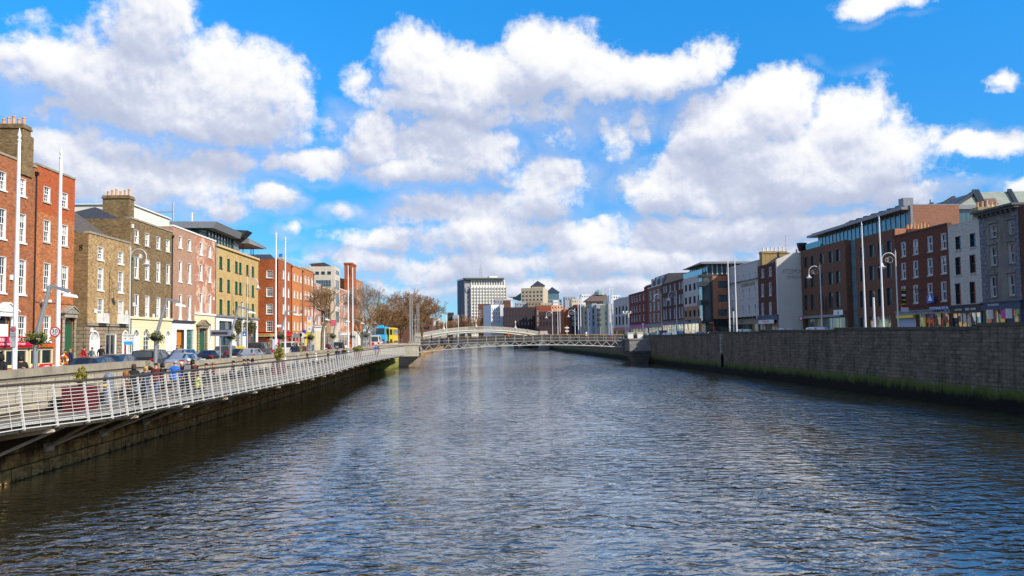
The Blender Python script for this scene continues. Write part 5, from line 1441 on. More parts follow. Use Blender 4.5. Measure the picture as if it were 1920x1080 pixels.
# ------------------------------------------------------------------ footbridge with zigzag truss
ab_stone = masonry('pale_bridge_block', (0.58, 0.53, 0.43), (0.52, 0.47, 0.38), (0.34, 0.30, 0.24), 1.6, .55, .02, stain=.4, stain_c=(.28, .24, .17), streak=1.0, blotch=.2)
ab_dark = masonry('dark_abutment_stone', (0.26, 0.255, 0.25), (0.22, 0.215, 0.21), (0.12, 0.12, 0.12), 1.6, .55, .02, stain=.6, stain_c=(.08, .08, .075), streak=1.0, blotch=.25)  # darker copy of the block stone, with the shaded end's gloom in its colour
YM0, YM1 = 143.0, 149.0
def abut(name, label, x0, x1, yc, m, z0, z1, dirn):
    t = thing(name, label, 'abutment', ((x0 + x1) / 2, yc, 0))
    q = MB(); q.box(x0, x1, yc - 4, yc + 4, z0, z1 - .25); q.box(x0 - .1, x1 + .1, yc - 4.1, yc + 4.1, z1 - .25, z1); part('block', q, m, t)
    q = MB(); w_ = x1 - x0; xb0, xb1 = (x0 + w_ * .1, x0 + w_ * .58) if dirn > 0 else (x1 - w_ * .58, x1 - w_ * .1)
    q.hexa([(xb0, yc - 1.8, -.5), (xb1, yc - 1.8, -.5), (xb1, yc + 1.8, -.5), (xb0, yc + 1.8, -.5), (x0 + .05, yc - 3.8, z0 - .004), (x1 - .05, yc - 3.8, z0 - .004), (x1 - .05, yc + 3.8, z0 - .004), (x0 + .05, yc + 3.8, z0 - .004)])
    part('corbel', q, m, t)
    return t
xl1 = onY(785, 655, YM0).x; xr0 = onY(1171, 645, YM1).x
abut('bridge_abutment', 'pale sunlit stone block that carries the footbridge at the boardwalk end', WXL - .1, xl1, YM0 + 3, ab_stone, 1.85, 4.0, 1)
abut('bridge_abutment', 'shaded grey stone block that carries the footbridge on the algae grown wall', xr0, wxr(YM1) + .5, YM1 - 1, ab_dark, 2.1, 4.35, -1)
# mossy stub of the older wall before the pale block
q = MB(); q.prism([(WXL + .1, 128, -.5), (WXL + 3.0, 131, -.5), (WXL + 3.6, 139, -.5), (WXL + .1, 139, -.5)], (0, 0, 0), (0, 0, 2.3))
o = q.build('quay_step', wall_mat('mossy_yellow_stone', (.60, .50, .20), (.5, .42, .17), (.15, .12, .06), 1.2, .5, (-.7, -.4, .7), (.06, .05, .02), (.2, 1.1, .7), (.10, .09, .03), green=(.14, .17, .02))); tag(o, 'mossy yellow stone stub at the water beside the pale bridge block', 'wall')  # mossy stone, its yellow brightened to stand for sunlight on it
fb = thing('footbridge', 'slim steel footbridge with a white zigzag truss and bronze handrail', 'bridge', (8, 146, 3))
N_ = 22
def fx(t): return xl1 + .1 + (xr0 - xl1 - .2) * t
def fy(t): return YM0 + (YM1 - YM0) * t
def fz(t): return 3.72 + 1.2 * t * (1 - t) + .2 * t              # deck
def fb_(t): return 2.5 + 3.2 * t * (1 - t) + .25 * t           # lower chord
truss = surf('pale_grey_bridge_steel', (0.48, 0.48, 0.46), .4, .08)
for off in (0, 3.0):
    q = MB(); q.tube([(fx(k / 40), fy(k / 40) + off, fb_(k / 40)) for k in range(41)], .075, 8); part('lower_chord', q, truss, fb)
    q = MB(); q.tube([(fx(k / 40), fy(k / 40) + off, fz(k / 40) - .02) for k in range(41)], .10, 8); part('upper_chord', q, surf('dark_bridge_steel', (.16, .16, .16), .5, .15), fb)
    if off == 0 or True:
        for k in range(N_):
            t0, tm, t1 = k / N_, (k + .5) / N_, (k + 1) / N_
            q = MB(); q.bar((fx(t0), fy(t0) + off, fz(t0) - .08), (fx(tm), fy(tm) + off, fb_(tm) + .05), .075); part('brace', q, truss, fb)
            q = MB(); q.bar((fx(tm), fy(tm) + off, fb_(tm) + .05), (fx(t1), fy(t1) + off, fz(t1) - .08), .075); part('brace', q, truss, fb)
    q = MB(); q.tube([(fx(k / 40), fy(k / 40) + off, fz(k / 40) + 1.12) for k in range(41)], .055, 8); part('handrail', q, surf('bronze_handrail', (.30, .17, .075), .45, .12, metal=.4), fb)
    for k in range(N_ + 1):
        t = k / N_; q = MB(); q.bar((fx(t), fy(t) + off, fz(t) + .06), (fx(t), fy(t) + off, fz(t) + 1.08), .045); part('railing_post', q, truss, fb)
    q = MB()
    for k in range(40):
        t0, t1 = k / 40, (k + 1) / 40
        q.poly([(fx(t0), fy(t0) + off + .03, fz(t0) + .14), (fx(t1), fy(t1) + off + .03, fz(t1) + .14), (fx(t1), fy(t1) + off + .03, fz(t1) + 1.0), (fx(t0), fy(t0) + off + .03, fz(t0) + 1.0)])
    part('mesh_infill', q, surf('grey_wire_infill', (.045, .042, .038), .6, .12), fb) if off == 3.0 else None
    q = MB(); q.tube([(fx(k / 40), fy(k / 40) + off, fz(k / 40) + .55) for k in range(41)], .02, 5); part('rail_wire', q, truss, fb)
q = MB()
for k in range(40):
    t0, t1 = k / 40, (k + 1) / 40
    q.hexa([(fx(t0), fy(t0) - .0, fz(t0) - .16), (fx(t1), fy(t1) - .0, fz(t1) - .16), (fx(t1), fy(t1) + 3.0, fz(t1) - .16), (fx(t0), fy(t0) + 3.0, fz(t0) - .16), (fx(t0), fy(t0), fz(t0) + .04), (fx(t1), fy(t1), fz(t1) + .04), (fx(t1), fy(t1) + 3.0, fz(t1) + .04), (fx(t0), fy(t0) + 3.0, fz(t0) + .04)])
part('deck', q, MATS['dark_bridge_steel'], fb)
for x, y, m in ((xr0 + 1.2, YM1 + .5, offwhite), (xr0 + 3.0, YM1 + .6, offwhite)):
    q = MB(); q.box(x - .5, x + .5, y - .3, y + .3, 4.36, 5.3); q.box(x - .58, x + .58, y - .38, y + .38, 5.3, 5.42); o = q.build('stone_bollard', m)
    tag(o, 'pale stone pier at the shaded end of the footbridge', 'pier', 'stone piers at the footbridge end')

# ------------------------------------------------------------------ white cast iron arch bridge behind
YA = 300.0
iron = surf('cream_white_iron', (0.66, 0.63, 0.53), .5, .1)
hb = thing('arched_footbridge', 'white cast iron arch footbridge with lattice ribs behind the truss footbridge', 'bridge', (0, YA, 4))
xa0, xa1 = onY(787, 640, YA).x, onY(1012, 640, YA).x
def ax(t): return xa0 + (xa1 - xa0) * t
def a_top(t): return 6.5 + 2.2 * 4 * t * (1 - t) + .1
def a_deck(t): return a_top(t) - 1.25
def a_low(t): return 4.05 + 2.75 * 4 * t * (1 - t)
for off in (0, 3.2):
    q = MB(); pts = 48
    q.tube([(ax(k / pts), YA + off, a_deck(k / pts) - .15) for k in range(pts + 1)], .3, 6); part('deck_beam', q, iron, hb)
    q = MB(); q.tube([(ax(k / pts), YA + off, a_low(k / pts)) for k in range(pts + 1)], .26, 6); part('arch_rib', q, iron, hb)
    q = MB()
    for k in range(1, pts):
        t = k / pts; h_ = a_deck(t) - .15 - a_low(t)
        if h_ > .25: q.bar((ax(t), YA + off, a_low(t)), (ax(t), YA + off, a_deck(t) - .15), .16, .1)
    q.tube([(ax(k / pts), YA + off, (a_low(k / pts) + a_deck(k / pts) - .15) / 2) for k in range(pts + 1)], .085, 5)
    part('lattice', q, iron, hb)
    q = MB(); q.tube([(ax(k / pts), YA + off, a_top(k / pts)) for k in range(pts + 1)], .07, 6)
    q.tube([(ax(k / pts), YA + off, a_top(k / pts) - .55) for k in range(pts + 1)], .03, 5)
    n2 = 150
    for k in range(n2 + 1): t = k / n2; q.bar((ax(t), YA + off, a_deck(t)), (ax(t), YA + off, a_top(t)), .12 if k % 9 else .2, .08)
    part('railing', q, iron, hb)
q = MB()
for k in range(48):
    t0, t1 = k / 48, (k + 1) / 48
    q.hexa([(ax(t0), YA, a_deck(t0) - .1), (ax(t1), YA, a_deck(t1) - .1), (ax(t1), YA + 3.2, a_deck(t1) - .1), (ax(t0), YA + 3.2, a_deck(t0) - .1), (ax(t0), YA, a_deck(t0)), (ax(t1), YA, a_deck(t1)), (ax(t1), YA + 3.2, a_deck(t1)), (ax(t0), YA + 3.2, a_deck(t0))])
part('deck', q, surf('bridge_deck', (.3, .29, .27), .9, .2), hb)
for t in (.2, .47, .88 - .08):
    for off in (0, 3.2):
        q = MB(); x = ax(t); z = a_top(t)
        q.lathe([(.3, -.1), (.16, .5), (.09, 1.2)], (x, YA + off, z), 8); q.bar((x - .5, YA + off, z), (x, YA + off, z + 1.0), .1); q.bar((x + .5, YA + off, z), (x, YA + off, z + 1.0), .1)
        part('lamp_bracket', q, iron, hb)
    q = MB(); q.tube([(ax(t), YA, a_top(t) + 1.2), (ax(t), YA + .8, a_top(t) + 2.0), (ax(t), YA + 2.4, a_top(t) + 2.0), (ax(t), YA + 3.2, a_top(t) + 1.2)], .06, 6)
    part('lamp_arch', q, iron, hb)
    q = MB(); q.lathe([(.08, 0), (.22, .15), (.26, .6), (.1, .85)], (ax(t), YA + 1.6, a_top(t) + 1.9), 8); part('lantern', q, iron, hb)
for x in (xa0 - 1.2, xa1 + 1.5):
    q = MB(); q.box(x - 1.7, x + 1.7, YA - .6, YA + 3.9, -.5, 3.4); part('pier_base', q, ab_dark, hb)  # dark base added so the pale pier leaves no bright streak in the water
    q = MB(); q.box(x - 1.65, x + 1.65, YA - .55, YA + 3.85, 3.4, 5.4); q.box(x - 1.9, x + 1.9, YA - .8, YA + 4.1, 5.4, 5.8); q.box(x - 1.4, x + 1.4, YA - .4, YA + .4, 5.8, 6.9)
    part('pier', q, ab_stone, hb)
# low stone road bridge that closes the river
sb = thing('road_bridge', 'dark stone road bridge low across the far end of the river', 'bridge', (4, 424, 0))
q = MB(); q.box(WXL - 1, 27, 420, 432, 2.6, 4.5); part('deck', q, ab_dark, sb)
for x in (-9, 1, 11, 20):
    q = MB(); q.box(x - 1, x + 1, 420.4, 431.6, -.5, 2.59); part('pier', q, ab_dark, sb)
# ------------------------------------------------------------------ vehicles
tyre_m = surf('tyre_rubber', (0.015, 0.015, 0.015), .85, .15)
rim_m = surf('alloy_rim', (0.45, 0.45, 0.46), .3, .08, metal=.8)
carglass = glass('car_glass', (0.02, 0.03, 0.035), rough=.03)
tail_m = surf('red_tail_lamp', (0.55, 0.012, 0.012), .2, .05, coat=.6)
head_m = surf('clear_head_lamp', (0.75, 0.77, 0.78), .12, .03, coat=.6)
plate_m = surf('number_plate', (0.78, 0.78, 0.74), .5, .03)
def paint(name, c, metal=.25): return surf(name, c, .28, .04, metal=metal, coat=.7)
CARS = {}
PROF = {   # stations: (y, bottom z, belt z, roof z, half width, roof half width); cabin stations are those with roof > belt
    'saloon': [(-2.25, .38, .80, .82, .78, .70), (-2.12, .22, .98, 1.0, .84, .72), (-1.55, .2, 1.0, 1.04, .87, .70), (-.75, .2, .96, 1.40, .88, .58), (.25, .2, .94, 1.42, .88, .60), (1.05, .2, .92, .98, .88, .70), (1.95, .22, .78, .80, .84, .70), (2.25, .36, .62, .64, .76, .62)],
    'hatch': [(-2.0, .40, .92, .94, .76, .68), (-1.92, .22, 1.0, 1.06, .82, .66), (-1.50, .2, .98, 1.44, .85, .58), (-.6, .2, .96, 1.50, .86, .60), (.30, .2, .94, 1.47, .86, .60), (1.1, .2, .92, .98, .86, .68), (1.85, .22, .76, .78, .82, .68), (2.05, .36, .62, .64, .74, .6)],
    'suv': [(-2.2, .45, 1.0, 1.02, .82, .74), (-2.12, .28, 1.12, 1.18, .88, .72), (-1.85, .26, 1.12, 1.66, .90, .66), (-.7, .26, 1.08, 1.74, .91, .68), (.35, .26, 1.06, 1.70, .91, .68), (1.15, .26, 1.04, 1.10, .91, .74), (2.0, .28, .92, .94, .88, .74), (2.25, .42, .75, .77, .80, .66)],
    'van': [(-2.4, .40, 1.1, 1.12, .88, .8), (-2.34, .26, 1.15, 1.95, .92, .78), (-1.2, .25, 1.12, 2.02, .94, .80), (.3, .25, 1.1, 2.02, .94, .80), (1.0, .25, 1.08, 1.92, .94, .78), (1.75, .25, 1.05, 1.12, .93, .8), (2.3, .28, .92, .94, .90, .76), (2.45, .42, .75, .77, .82, .68)],
}
def make_car(kind, pm):
    key = (kind, pm.name)
    if key in CARS: return CARS[key]
    S = PROF[kind]
    b = MB(); rings = []
    for (y, zb, zl, zr, w, wr) in S:
        zm = zb + (zl - zb) * .45
        ring = [(-w * .9, y, zb), (-w, y, zm), (-w * .97, y, zl), (-wr, y, zr), (-wr * .5, y, zr + .025), (wr * .5, y, zr + .025), (wr, y, zr), (w * .97, y, zl), (w, y, zm), (w * .9, y, zb)]
        k = len(b.v); b.v += ring; rings.append(k)
    n = 10
    for a, c in zip(rings[:-1], rings[1:]):
        for j in range(n):
            b.f.append((a + j, a + (j + 1) % n, c + (j + 1) % n, c + j)); b.m.append(0)
    b.f.append(tuple(rings[0] + j for j in reversed(range(n)))); b.m.append(0)
    b.f.append(tuple(rings[-1] + j for j in range(n))); b.m.append(0)
    cab = [i for i in range(len(S)) if S[i][3] - S[i][2] > .2]
    i0, i1 = cab[0], cab[-1]
    out = {'body': b.mesh('body', pm, smooth=False)}
    def up_pt(i, sgn, t):
        y, zb, zl, zr, w, wr = S[i]
        return Vector((sgn * (w * .97 + (wr - w * .97) * t), y, zl + (zr - zl) * t))
    gl = []
    for sgn in (-1, 1):
        for a, c in zip(cab[:-1], cab[1:]):
            q = MB(); d = Vector((sgn * .008, 0, 0)); e = .05
            A, B, Cc, D = up_pt(a, sgn, .12), up_pt(c, sgn, .12), up_pt(c, sgn, .88), up_pt(a, sgn, .88)
            dy = Vector((0, e, 0))
            q.poly([A + dy + d, B - dy + d, Cc - dy + d, D + dy + d]); gl.append(q.mesh('side_window', carglass))
    for (lo, hi) in ((i0 - 1, i0), (i1 + 1, i1)):
        q = MB(); sg = -1 if lo < hi else 1
        yl, _, zl, zrl, wl, wrl = S[lo]; yh, _, _, zrh, wh, wrh = S[hi]
        nrm = Vector((0, (zrh - zrl), -(yh - yl)))
        nrm = nrm.normalized() * (.012 if (nrm.z > 0) else -.012)
        def P_(t, x): return Vector((x * (wrl + (wrh - wrl) * t), yl + (yh - yl) * t, zrl + (zrh - zrl) * t + .022 * (1 - abs(x)) * 2)) + nrm
        q.poly([P_(.12, -.93), P_(.12, .93), P_(.92, .9), P_(.92, -.9)])
        gl.append(q.mesh('rear_window' if sg < 0 else 'windscreen', carglass))
    out['glass'] = gl
    w = MB(); w.lathe([(.20, -.1), (.30, -.1), (.325, -.06), (.325, .06), (.30, .1), (.20, .1)], n=16)
    w.xform(Matrix.Rotation(math.pi / 2, 4, 'Y')); out['tyre'] = w.mesh('wheel', tyre_m)
    w = MB(); w.lathe([(.19, -.105), (.21, -.09), (.21, .09), (.19, .105)], n=10); w.xform(Matrix.Rotation(math.pi / 2, 4, 'Y')); out['rim'] = w.mesh('rim', rim_m)
    y0, y1 = S[0][0], S[-1][0]
    zt = S[1][2] - .12
    q = MB(); wq = S[1][4]
    q.box(-.15, .15, -.05, .05, -.13, .13); out['tail'] = q.mesh('tail_lamp', tail_m)
    q = MB(); q.box(-.17, .17, -.05, .05, -.07, .07); out['head'] = q.mesh('headlamp', head_m)
    q = MB(); q.box(-.26, .26, -.015, .015, -.06, .06); out['plate'] = q.mesh('number_plate', plate_m)
    q = MB(); q.box(-.10, .10, -.06, .06, -.06, .06); out['mirror'] = q.mesh('mirror', pm)
    out['pos'] = {'tail': [(s * (wq - .15), S[1][0] - .02, zt) for s in (-1, 1)], 'head': [(s * .60, y1 - .10, S[-1][2] - .02) for s in (-1, 1)],
                  'plate': [(0, y0 - .02, S[0][2] - .16)], 'mirror': [(s * (S[i1][4] + .1), S[i1][0] + .35, S[i1][2] + .08) for s in (-1, 1)]}
    out['wheels'] = [(s * (S[3][4] - .10), yy, .325) for s in (-1, 1) for yy in (S[1][0] + .85, S[-2][0] - .55)]
    CARS[key] = out
    return out
def car(label, x, y, z, rz, kind, pm, cat='car', group='cars on the sunny quay road', name='car', roof_sign=None):
    M = make_car(kind, pm)
    t = thing(name, label, cat, (x, y, z), rz, group)
    def add(nm, me, loc=(0, 0, 0), par=None):
        o = bpy.data.objects.new(nm, me); col.objects.link(o); o.parent = par or t; o.location = loc; return o
    add('body', M['body'])
    for g_ in M['glass']: add(g_.name.split('.')[0], g_)
    for w in M['wheels']: add('rim', M['rim'], (0, 0, 0), add('wheel', M['tyre'], w))
    for k, nm in (('tail', 'tail_lamp'), ('head', 'headlamp'), ('plate', 'number_plate'), ('mirror', 'mirror')):
        for p in M['pos'][k]: add(nm, M[k], p)
    if roof_sign:
        q = MB(); q.box(-.45, .45, -.12, .12, 0, .22); o = q.build('taxi_sign', roof_sign, None); o.parent = t; o.location = (0, -.2, PROF[kind][3][3] + .03)
    return t
RDL = GL - .13
navy_c = paint('dark_navy_car_paint', (0.008, 0.012, 0.028), 0); blk_c = paint('black_car_paint', (0.008, 0.008, 0.01)); sil_c = paint('silver_car_paint', (0.36, 0.40, 0.45), .5)
blu_c = paint('silver_blue_car_paint', (0.20, 0.27, 0.40), .5); dgr_c = paint('dark_grey_car_paint', (0.05, 0.055, 0.07)); wht_c = paint('white_car_paint', (.74, .74, .74), 0); red_c = paint('maroon_car_paint', (.10, .012, .015)); gry_c = paint('mid_grey_car_paint', (.22, .24, .27), .4)
def gx(u, v, z, X):
    p = onX(u, v, X); return p.y
CL = [('dark navy hatchback half hidden by the tall end of the parapet', 183, -20.9, 'hatch', navy_c, None),
      ('dark blue hatchback just ahead of the navy one, behind the parapet', 226, -23.2, 'hatch', paint('deep_blue_car_paint', (.010, .022, .06), 0), None),
      ('black four wheel drive seen from behind with a white plate and red lamp', 288, -22.6, 'suv', blk_c, None),
      ('silver saloon in front of the silver-blue hatchback', 344, -21.2, 'saloon', sil_c, None),
      ('silver-blue hatchback parked by the white shop front', 350, -28.8, 'hatch', blu_c, None),
      ('black saloon with large red tail lamps behind the sign post', 396, -24.4, 'saloon', blk_c, None),
      ('dark grey car partly hidden behind the sign post', 427, -27.6, 'suv', dgr_c, None),
      ('black taxi with a yellow roof sign', 452, -24.6, 'saloon', blk_c, yellow_p),
      ('silver hatchback just ahead of the dark people carrier', 473, -21.6, 'hatch', sil_c, None),
      ('dark people carrier by the red pub front', 487, -27.2, 'van', dgr_c, None),
      ('white car between the two flagpoles of the second pair', 545, -26.2, 'van', wht_c, None),
      ('grey hatchback under the flower basket by the yellow shop', 587, -25.6, 'hatch', gry_c, None),
      ('maroon hatchback beside the leaning bare tree', 615, -24.6, 'hatch', red_c, None),
      ('dark green-grey car ahead of the maroon hatchback', 635, -25.8, 'suv', paint('green_grey_car_paint', (.04, .06, .06)), None)]
for i, (lb, u, X, kd, pm, rs) in enumerate(CL):
    Y = gx(u, 660, RDL, X); car(lb, X, Y, RDL, R(random.uniform(-2, 2)) + (R(-8) if i == 4 else 0), kd, pm, roof_sign=rs)
CRG = 'cars on the shaded quay road'
CRR = [('pale silver hatchback seen over the low parapet beside the footbridge end', 1221, 37.5, 'hatch', sil_c), ('dark blue van behind the pale bollards', 1241, 38.0, 'van', navy_c), ('white hatchback behind the dark blue van', 1252, 36.0, 'hatch', wht_c),
       ('long silver car whose roof curves above the dark coping', 1275, 36.2, 'suv', blu_c), ('silver-blue car before the lit restaurant windows', 1312, 36.0, 'hatch', blu_c), ('blue hatchback by the salmon brick corner', 1339, 36.3, 'hatch', blu_c),
       ('pale car roof just showing below the tan bar front', 1397, 36.5, 'suv', sil_c), ('dark car roof just showing below the white gable wall', 1478, 38.5, 'suv', gry_c), ('pale car roof below the brown brick showroom', 1535, 36.5, 'suv', sil_c)]
for lb, u, X, kd, pm in CRR:
    car(lb, X, gx(u, 620, GR, X), GR - .12, R(178), kd, pm, group=CRG)

# double deck bus far along the quay
bus = thing('bus', 'blue and yellow double deck bus behind a white van beyond the trees', 'bus', (0, 0, 0))
yb = 165.0; p0, p1 = onY(702, 620, yb), onY(731, 620, yb)
bus.location = ((p0.x + p1.x) / 2, yb + 5, RDL)
zt = zat(718, 612.5, yb); q = MB(); xm = p0.x + (p1.x - p0.x) * .62
bc = (p0.x + xm) / 2; hw = (xm - p0.x) / 2
def bus_body(x0, x1, ya, yb_, z0, z1, mi_c, nm, root, wz):
    q = MB()
    q.hexa([(x0, ya + .15, z0), (x1, ya + .15, z0), (x1, yb_, z0), (x0, yb_, z0), (x0, ya, z0 + 1), (x1, ya, z0 + 1), (x1, yb_, z0 + 1), (x0, yb_, z0 + 1)])
    q.hexa([(x0, ya, z0 + 1), (x1, ya, z0 + 1), (x1, yb_, z0 + 1), (x0, yb_, z0 + 1), (x0 + .1, ya + .2, z1), (x1 - .1, ya + .2, z1), (x1 - .1, yb_, z1), (x0 + .1, yb_, z1)])
    b = part('body', q, mi_c, root)
    for k, (za, zb) in enumerate(wz):
        q = MB(); o = lambda z: ya + .2 * max(0, (z - z0 - 1)) / (z1 - z0 - 1) - .015
        q.poly([(x0 + .22, o(za), za), (x1 - .22, o(za), za), (x1 - .22, o(zb), zb), (x0 + .22, o(zb), zb)]); part('rear_window', q, carglass, root)
        q = MB(); q.poly([(x1 + .01 - .0, ya + .5, za), (x1 + .01, yb_ - .4, za), (x1 - .03, yb_ - .4, zb), (x1 - .03, ya + .5, zb)]); part('side_window', q, carglass, root)
    for yy_ in (ya + 2.2, yb_ - 2.2):
        for x in (x0 + .15, x1 - .15):
            w = MB(); w.lathe([(.3, -.14), (.48, -.14), (.48, .14), (.3, .14)], n=14); w.xform(Matrix.Translation((x, yy_, z0 + .2)) @ Matrix.Rotation(math.pi / 2, 4, 'Y')); part('wheel', w, tyre_m, root)
    for x in (x0 + .2, x1 - .2):
        q = MB(); q.box(x - .09, x + .09, ya - .03, ya + .03, z0 + .95, z0 + 1.3); part('tail_lamp', q, tail_m, root)
bus_body(p0.x, xm + .3, yb, yb + 10.5, RDL + .35, zt, skyblue_p, 'body', bus, [(zt - 1.55, zt - .3), (RDL + 1.3, RDL + 2.1)])
q = MB(); q.box(p0.x + .6, xm - .3, yb + .3, yb + 2.5, zt + .01, zt + .3); part('roof_unit', q, skyblue_p, bus)
bus2 = thing('bus', 'yellow fronted bus next to the blue one beyond the trees', 'bus', ((xm + p1.x) / 2 + .4, yb + 9, RDL))
bus_body(xm + .5, p1.x + .3, yb + 4, yb + 14, RDL + .35, zt - .15, yellow_p, 'body', bus2, [(zt - 1.65, zt - .5), (RDL + 1.3, RDL + 2.1)])
van_p = onY(704, 640, 150)
bv = car('white box van in front of the blue bus', van_p.x, 150, RDL, 0, 'van', wht_c, 'van', name='van'); bv.scale = (1.1, 1.1, 1.4)

# sightseeing road train, red and cream
rt = thing('sightseeing_train', 'red and cream sightseeing road train with a lettered roof board', 'tourist train', (-21.5, 36, RDL))
xr = -21.3     # side that faces the river
frx = Fac((xr, 28.0), (1, 0))
def rs(u): return frx.sx(u, 660)
creamv = surf('cream_vehicle_paint', (.78, .68, .42), .4, .06, coat=.4)
redv = surf('red_vehicle_paint', (.55, .02, .02), .4, .06, coat=.4)
for (u0, u1, lead_car) in ((-60, 52, False), (56, 99, True)):
    a0, a1 = rs(u0), rs(u1)
    zb, zr = RDL + .35, frx.zx(40, 652) if not lead_car else frx.zx(80, 651)
    q = MB()
    frx.box(q, a0, a1, zb, zb + .95, -1.7, 0)                     # lower body
    frx.box(q, a0, a1, zr - .14, zr, -1.7, 0)                      # head rail
    n = 5 if not lead_car else 2
    for k in range(n + 1):
        a = a0 + (a1 - a0 - .1) * k / n
        frx.box(q, a, a + .1, zb + .95, zr - .14, -.1, 0); frx.box(q, a, a + .1, zb + .95, zr - .14, -1.7, -1.6)
    part('body', q, creamv, rt)
    for k in range(n):
        x0 = a0 + (a1 - a0) * k / n + .14; x1 = a0 + (a1 - a0) * (k + 1) / n - .06
        q = MB(); frx.box(q, x0, x1, zb + .12, zb + .82, .003, .02); part('red_panel', q, redv, rt)
        q = MB(); q.poly([frx.P(x0 - .04, zb + .95, -.05), frx.P(x1 + .06, zb + .95, -.05), frx.P(x1 + .06, zr - .14, -.05), frx.P(x0 - .04, zr - .14, -.05)]); part('side_window', q, carglass, rt)
    q = MB(); frx.box(q, a0 - .12, a1 + .12, zr + .002, zr + .16, -1.85, .14); part('roof', q, surf('orange_red_roof', (.62, .10, .02), .4, .08) if lead_car else redv, rt)
    if not lead_car:
        q = MB(); frx.box(q, a0, a1, zr + .1, zr + .52, .15, .2); o = part('roof_board', q, surf('crimson_board', (.6, .01, .06), .4, .06), rt)
        text(o, rt, 'HEARTS TRAIL   DUBLINTOWN', .25, frx.P((a0 + a1) / 2 + .3, zr + .36, .205), frx.T, frx.N, white, .004, xs=1.05)
        text(o, rt, 'THE GHOST BUS TOUR   STREET TOUR', .13, frx.P((a0 + a1) / 2 + .3, zr + .17, .205), frx.T, frx.N, white, .004, xs=1.2)
    else:
        q = MB(); frx.box(q, a0 + .85, a1 - .1, zb + .05, zb + .92, .024, .04); o = part('sign', q, redv, rt)
        for j, s_ in enumerate(('HIRE', 'LOOK OUT', 'TRAIN')): text(o, rt, s_, .2, frx.P((a0 + a1) / 2 + .4, zb + .76 - j * .26, .044), frx.T, frx.N, white, .003, xs=1.3)
        q = MB(); pf = frx.P(a1, 0, 0); q.box(pf.x - 1.6, pf.x - .05, pf.y, pf.y + 1.1, zb, zb + .8); part('bonnet', q, creamv, rt)
    for a in (a0 + .5, a1 - .5):
        w = MB(); w.lathe([(.15, -.1), (.3, -.1), (.3, .1), (.15, .1)], n=14); pw = frx.P(a, RDL + .3, -.02); w.xform(Matrix.Translation(pw) @ Matrix.Rotation(math.pi / 2, 4, 'Y')); wo = part('wheel', w, redv, rt)
        q = MB(); 
        for k in range(8):
            t0, t1 = math.pi * k / 8, math.pi * (k + 1) / 8
            q.bar(frx.P(a + .42 * math.cos(t0), RDL + .3 + .42 * math.sin(t0), .03), frx.P(a + .42 * math.cos(t1), RDL + .3 + .42 * math.sin(t1), .03), .2, .08, up=(1, 0, 0))
        part('mudguard', q, creamv, rt)

# ------------------------------------------------------------------ poles, lamps, signs
FPG = 'white flagpoles on the quays'
def flagpole(label, u0, v0, X, zg, r=.085, Y=None, name='flagpole', m=None):
    Y = Y or onX(u0, 640, X).y
    p = onX(u0, 640, X) if X is not None else onY(u0, 640, Y)
    x = p.x; zt = zat(u0, v0, Y)
    t = thing(name, label, 'flagpole', (x, Y, zg), 0, FPG)
    q = MB(); q.tube([(x, Y, zg), (x, Y, zg + (zt - zg) * .33), (x, Y, zt - .55)], [r, r * .95, r * .62], 10); part('mast', q, m or pole_white, t)
    q = MB(); q.lathe([(r * .7, 0), (r * .9, .06), (r * .4, .12), (r * .8, .24), (r * .5, .36), (.01, .55)], (x, Y, zt - .55), 8); part('finial', q, m or pole_white, t)
    q = MB(); q.lathe([(r * 1.7, 0), (r * 1.7, .12), (r * 1.1, .2)], (x, Y, zg), 10); part('base', q, m or galv, t)
    return t
XF = -17.75
flagpole('tallest white flagpole, with the clearway sign, before the first brick house', 28, 240, XF, GL, .095)
flagpole('white flagpole carrying the round speed limit sign', 108, 274, XF, GL, .095)
flagpole('white flagpole with a small direction sign before the pub side wall', 517, 434, -17.3, GL, .09)
flagpole('white flagpole on the front edge of the deep red pub corner', 534.5, 443, -17.3, GL, .09)
flagpole('white flagpole before the tall brick tower block', 653, 497, -17.3, GL, .10)
flagpole('white flagpole just past the tall brick tower block', 661.5, 501, -17.3, GL, .10)
flagpole('white flagpole before the dark brown brick wing, nearer the glass slot', 1624, 415, 34.2, GR, .085)
flagpole('white flagpole before the dark brown brick wing, nearer the red house', 1657.5, 404, 34.0, GR, .085)
flagpole('white flagpole before the edge of the pale grey hotel, bridge side', 1369, 487, 34.5, GR, .10)
flagpole('white flagpole before the bronze lettering of the pale grey hotel', 1382, 480, 34.5, GR, .10)
for i, (u, v, Y) in enumerate(((1144.5, 541, 190), (1150, 540, 195), (1085, 556, 245), (1089.5, 556.5, 250), (1046.5, 567, 320), (1050.5, 566.5, 325), (988.8, 574, 420), (993.8, 573, 422), (917.8, 582, 424), (921.5, 583, 426), (948.5, 580, 423), (952, 578, 425), (887.5, 594, 424), (891.5, 594, 426), (837.5, 591, 340), (859.5, 590, 345))):
    side = ['thin white flagpole among the far shaded fronts', 'thin white flagpole standing far beyond the arch bridge'][0 if i < 8 else 1]
    if u < 930 and u > 880: zg = 4.4
    else: zg = GR if u > 900 else GL
    p = onY(u, 600, Y); o = flagpole(side, u, v, None, zg, .13 if i < 6 else .17, Y=Y)
masts = [('tall grey steel mast at the footbridge end, first of the pair', 768.8, 550.5, 147), ('tall grey steel mast at the footbridge end, second of the pair', 772.6, 553, 149.5)]
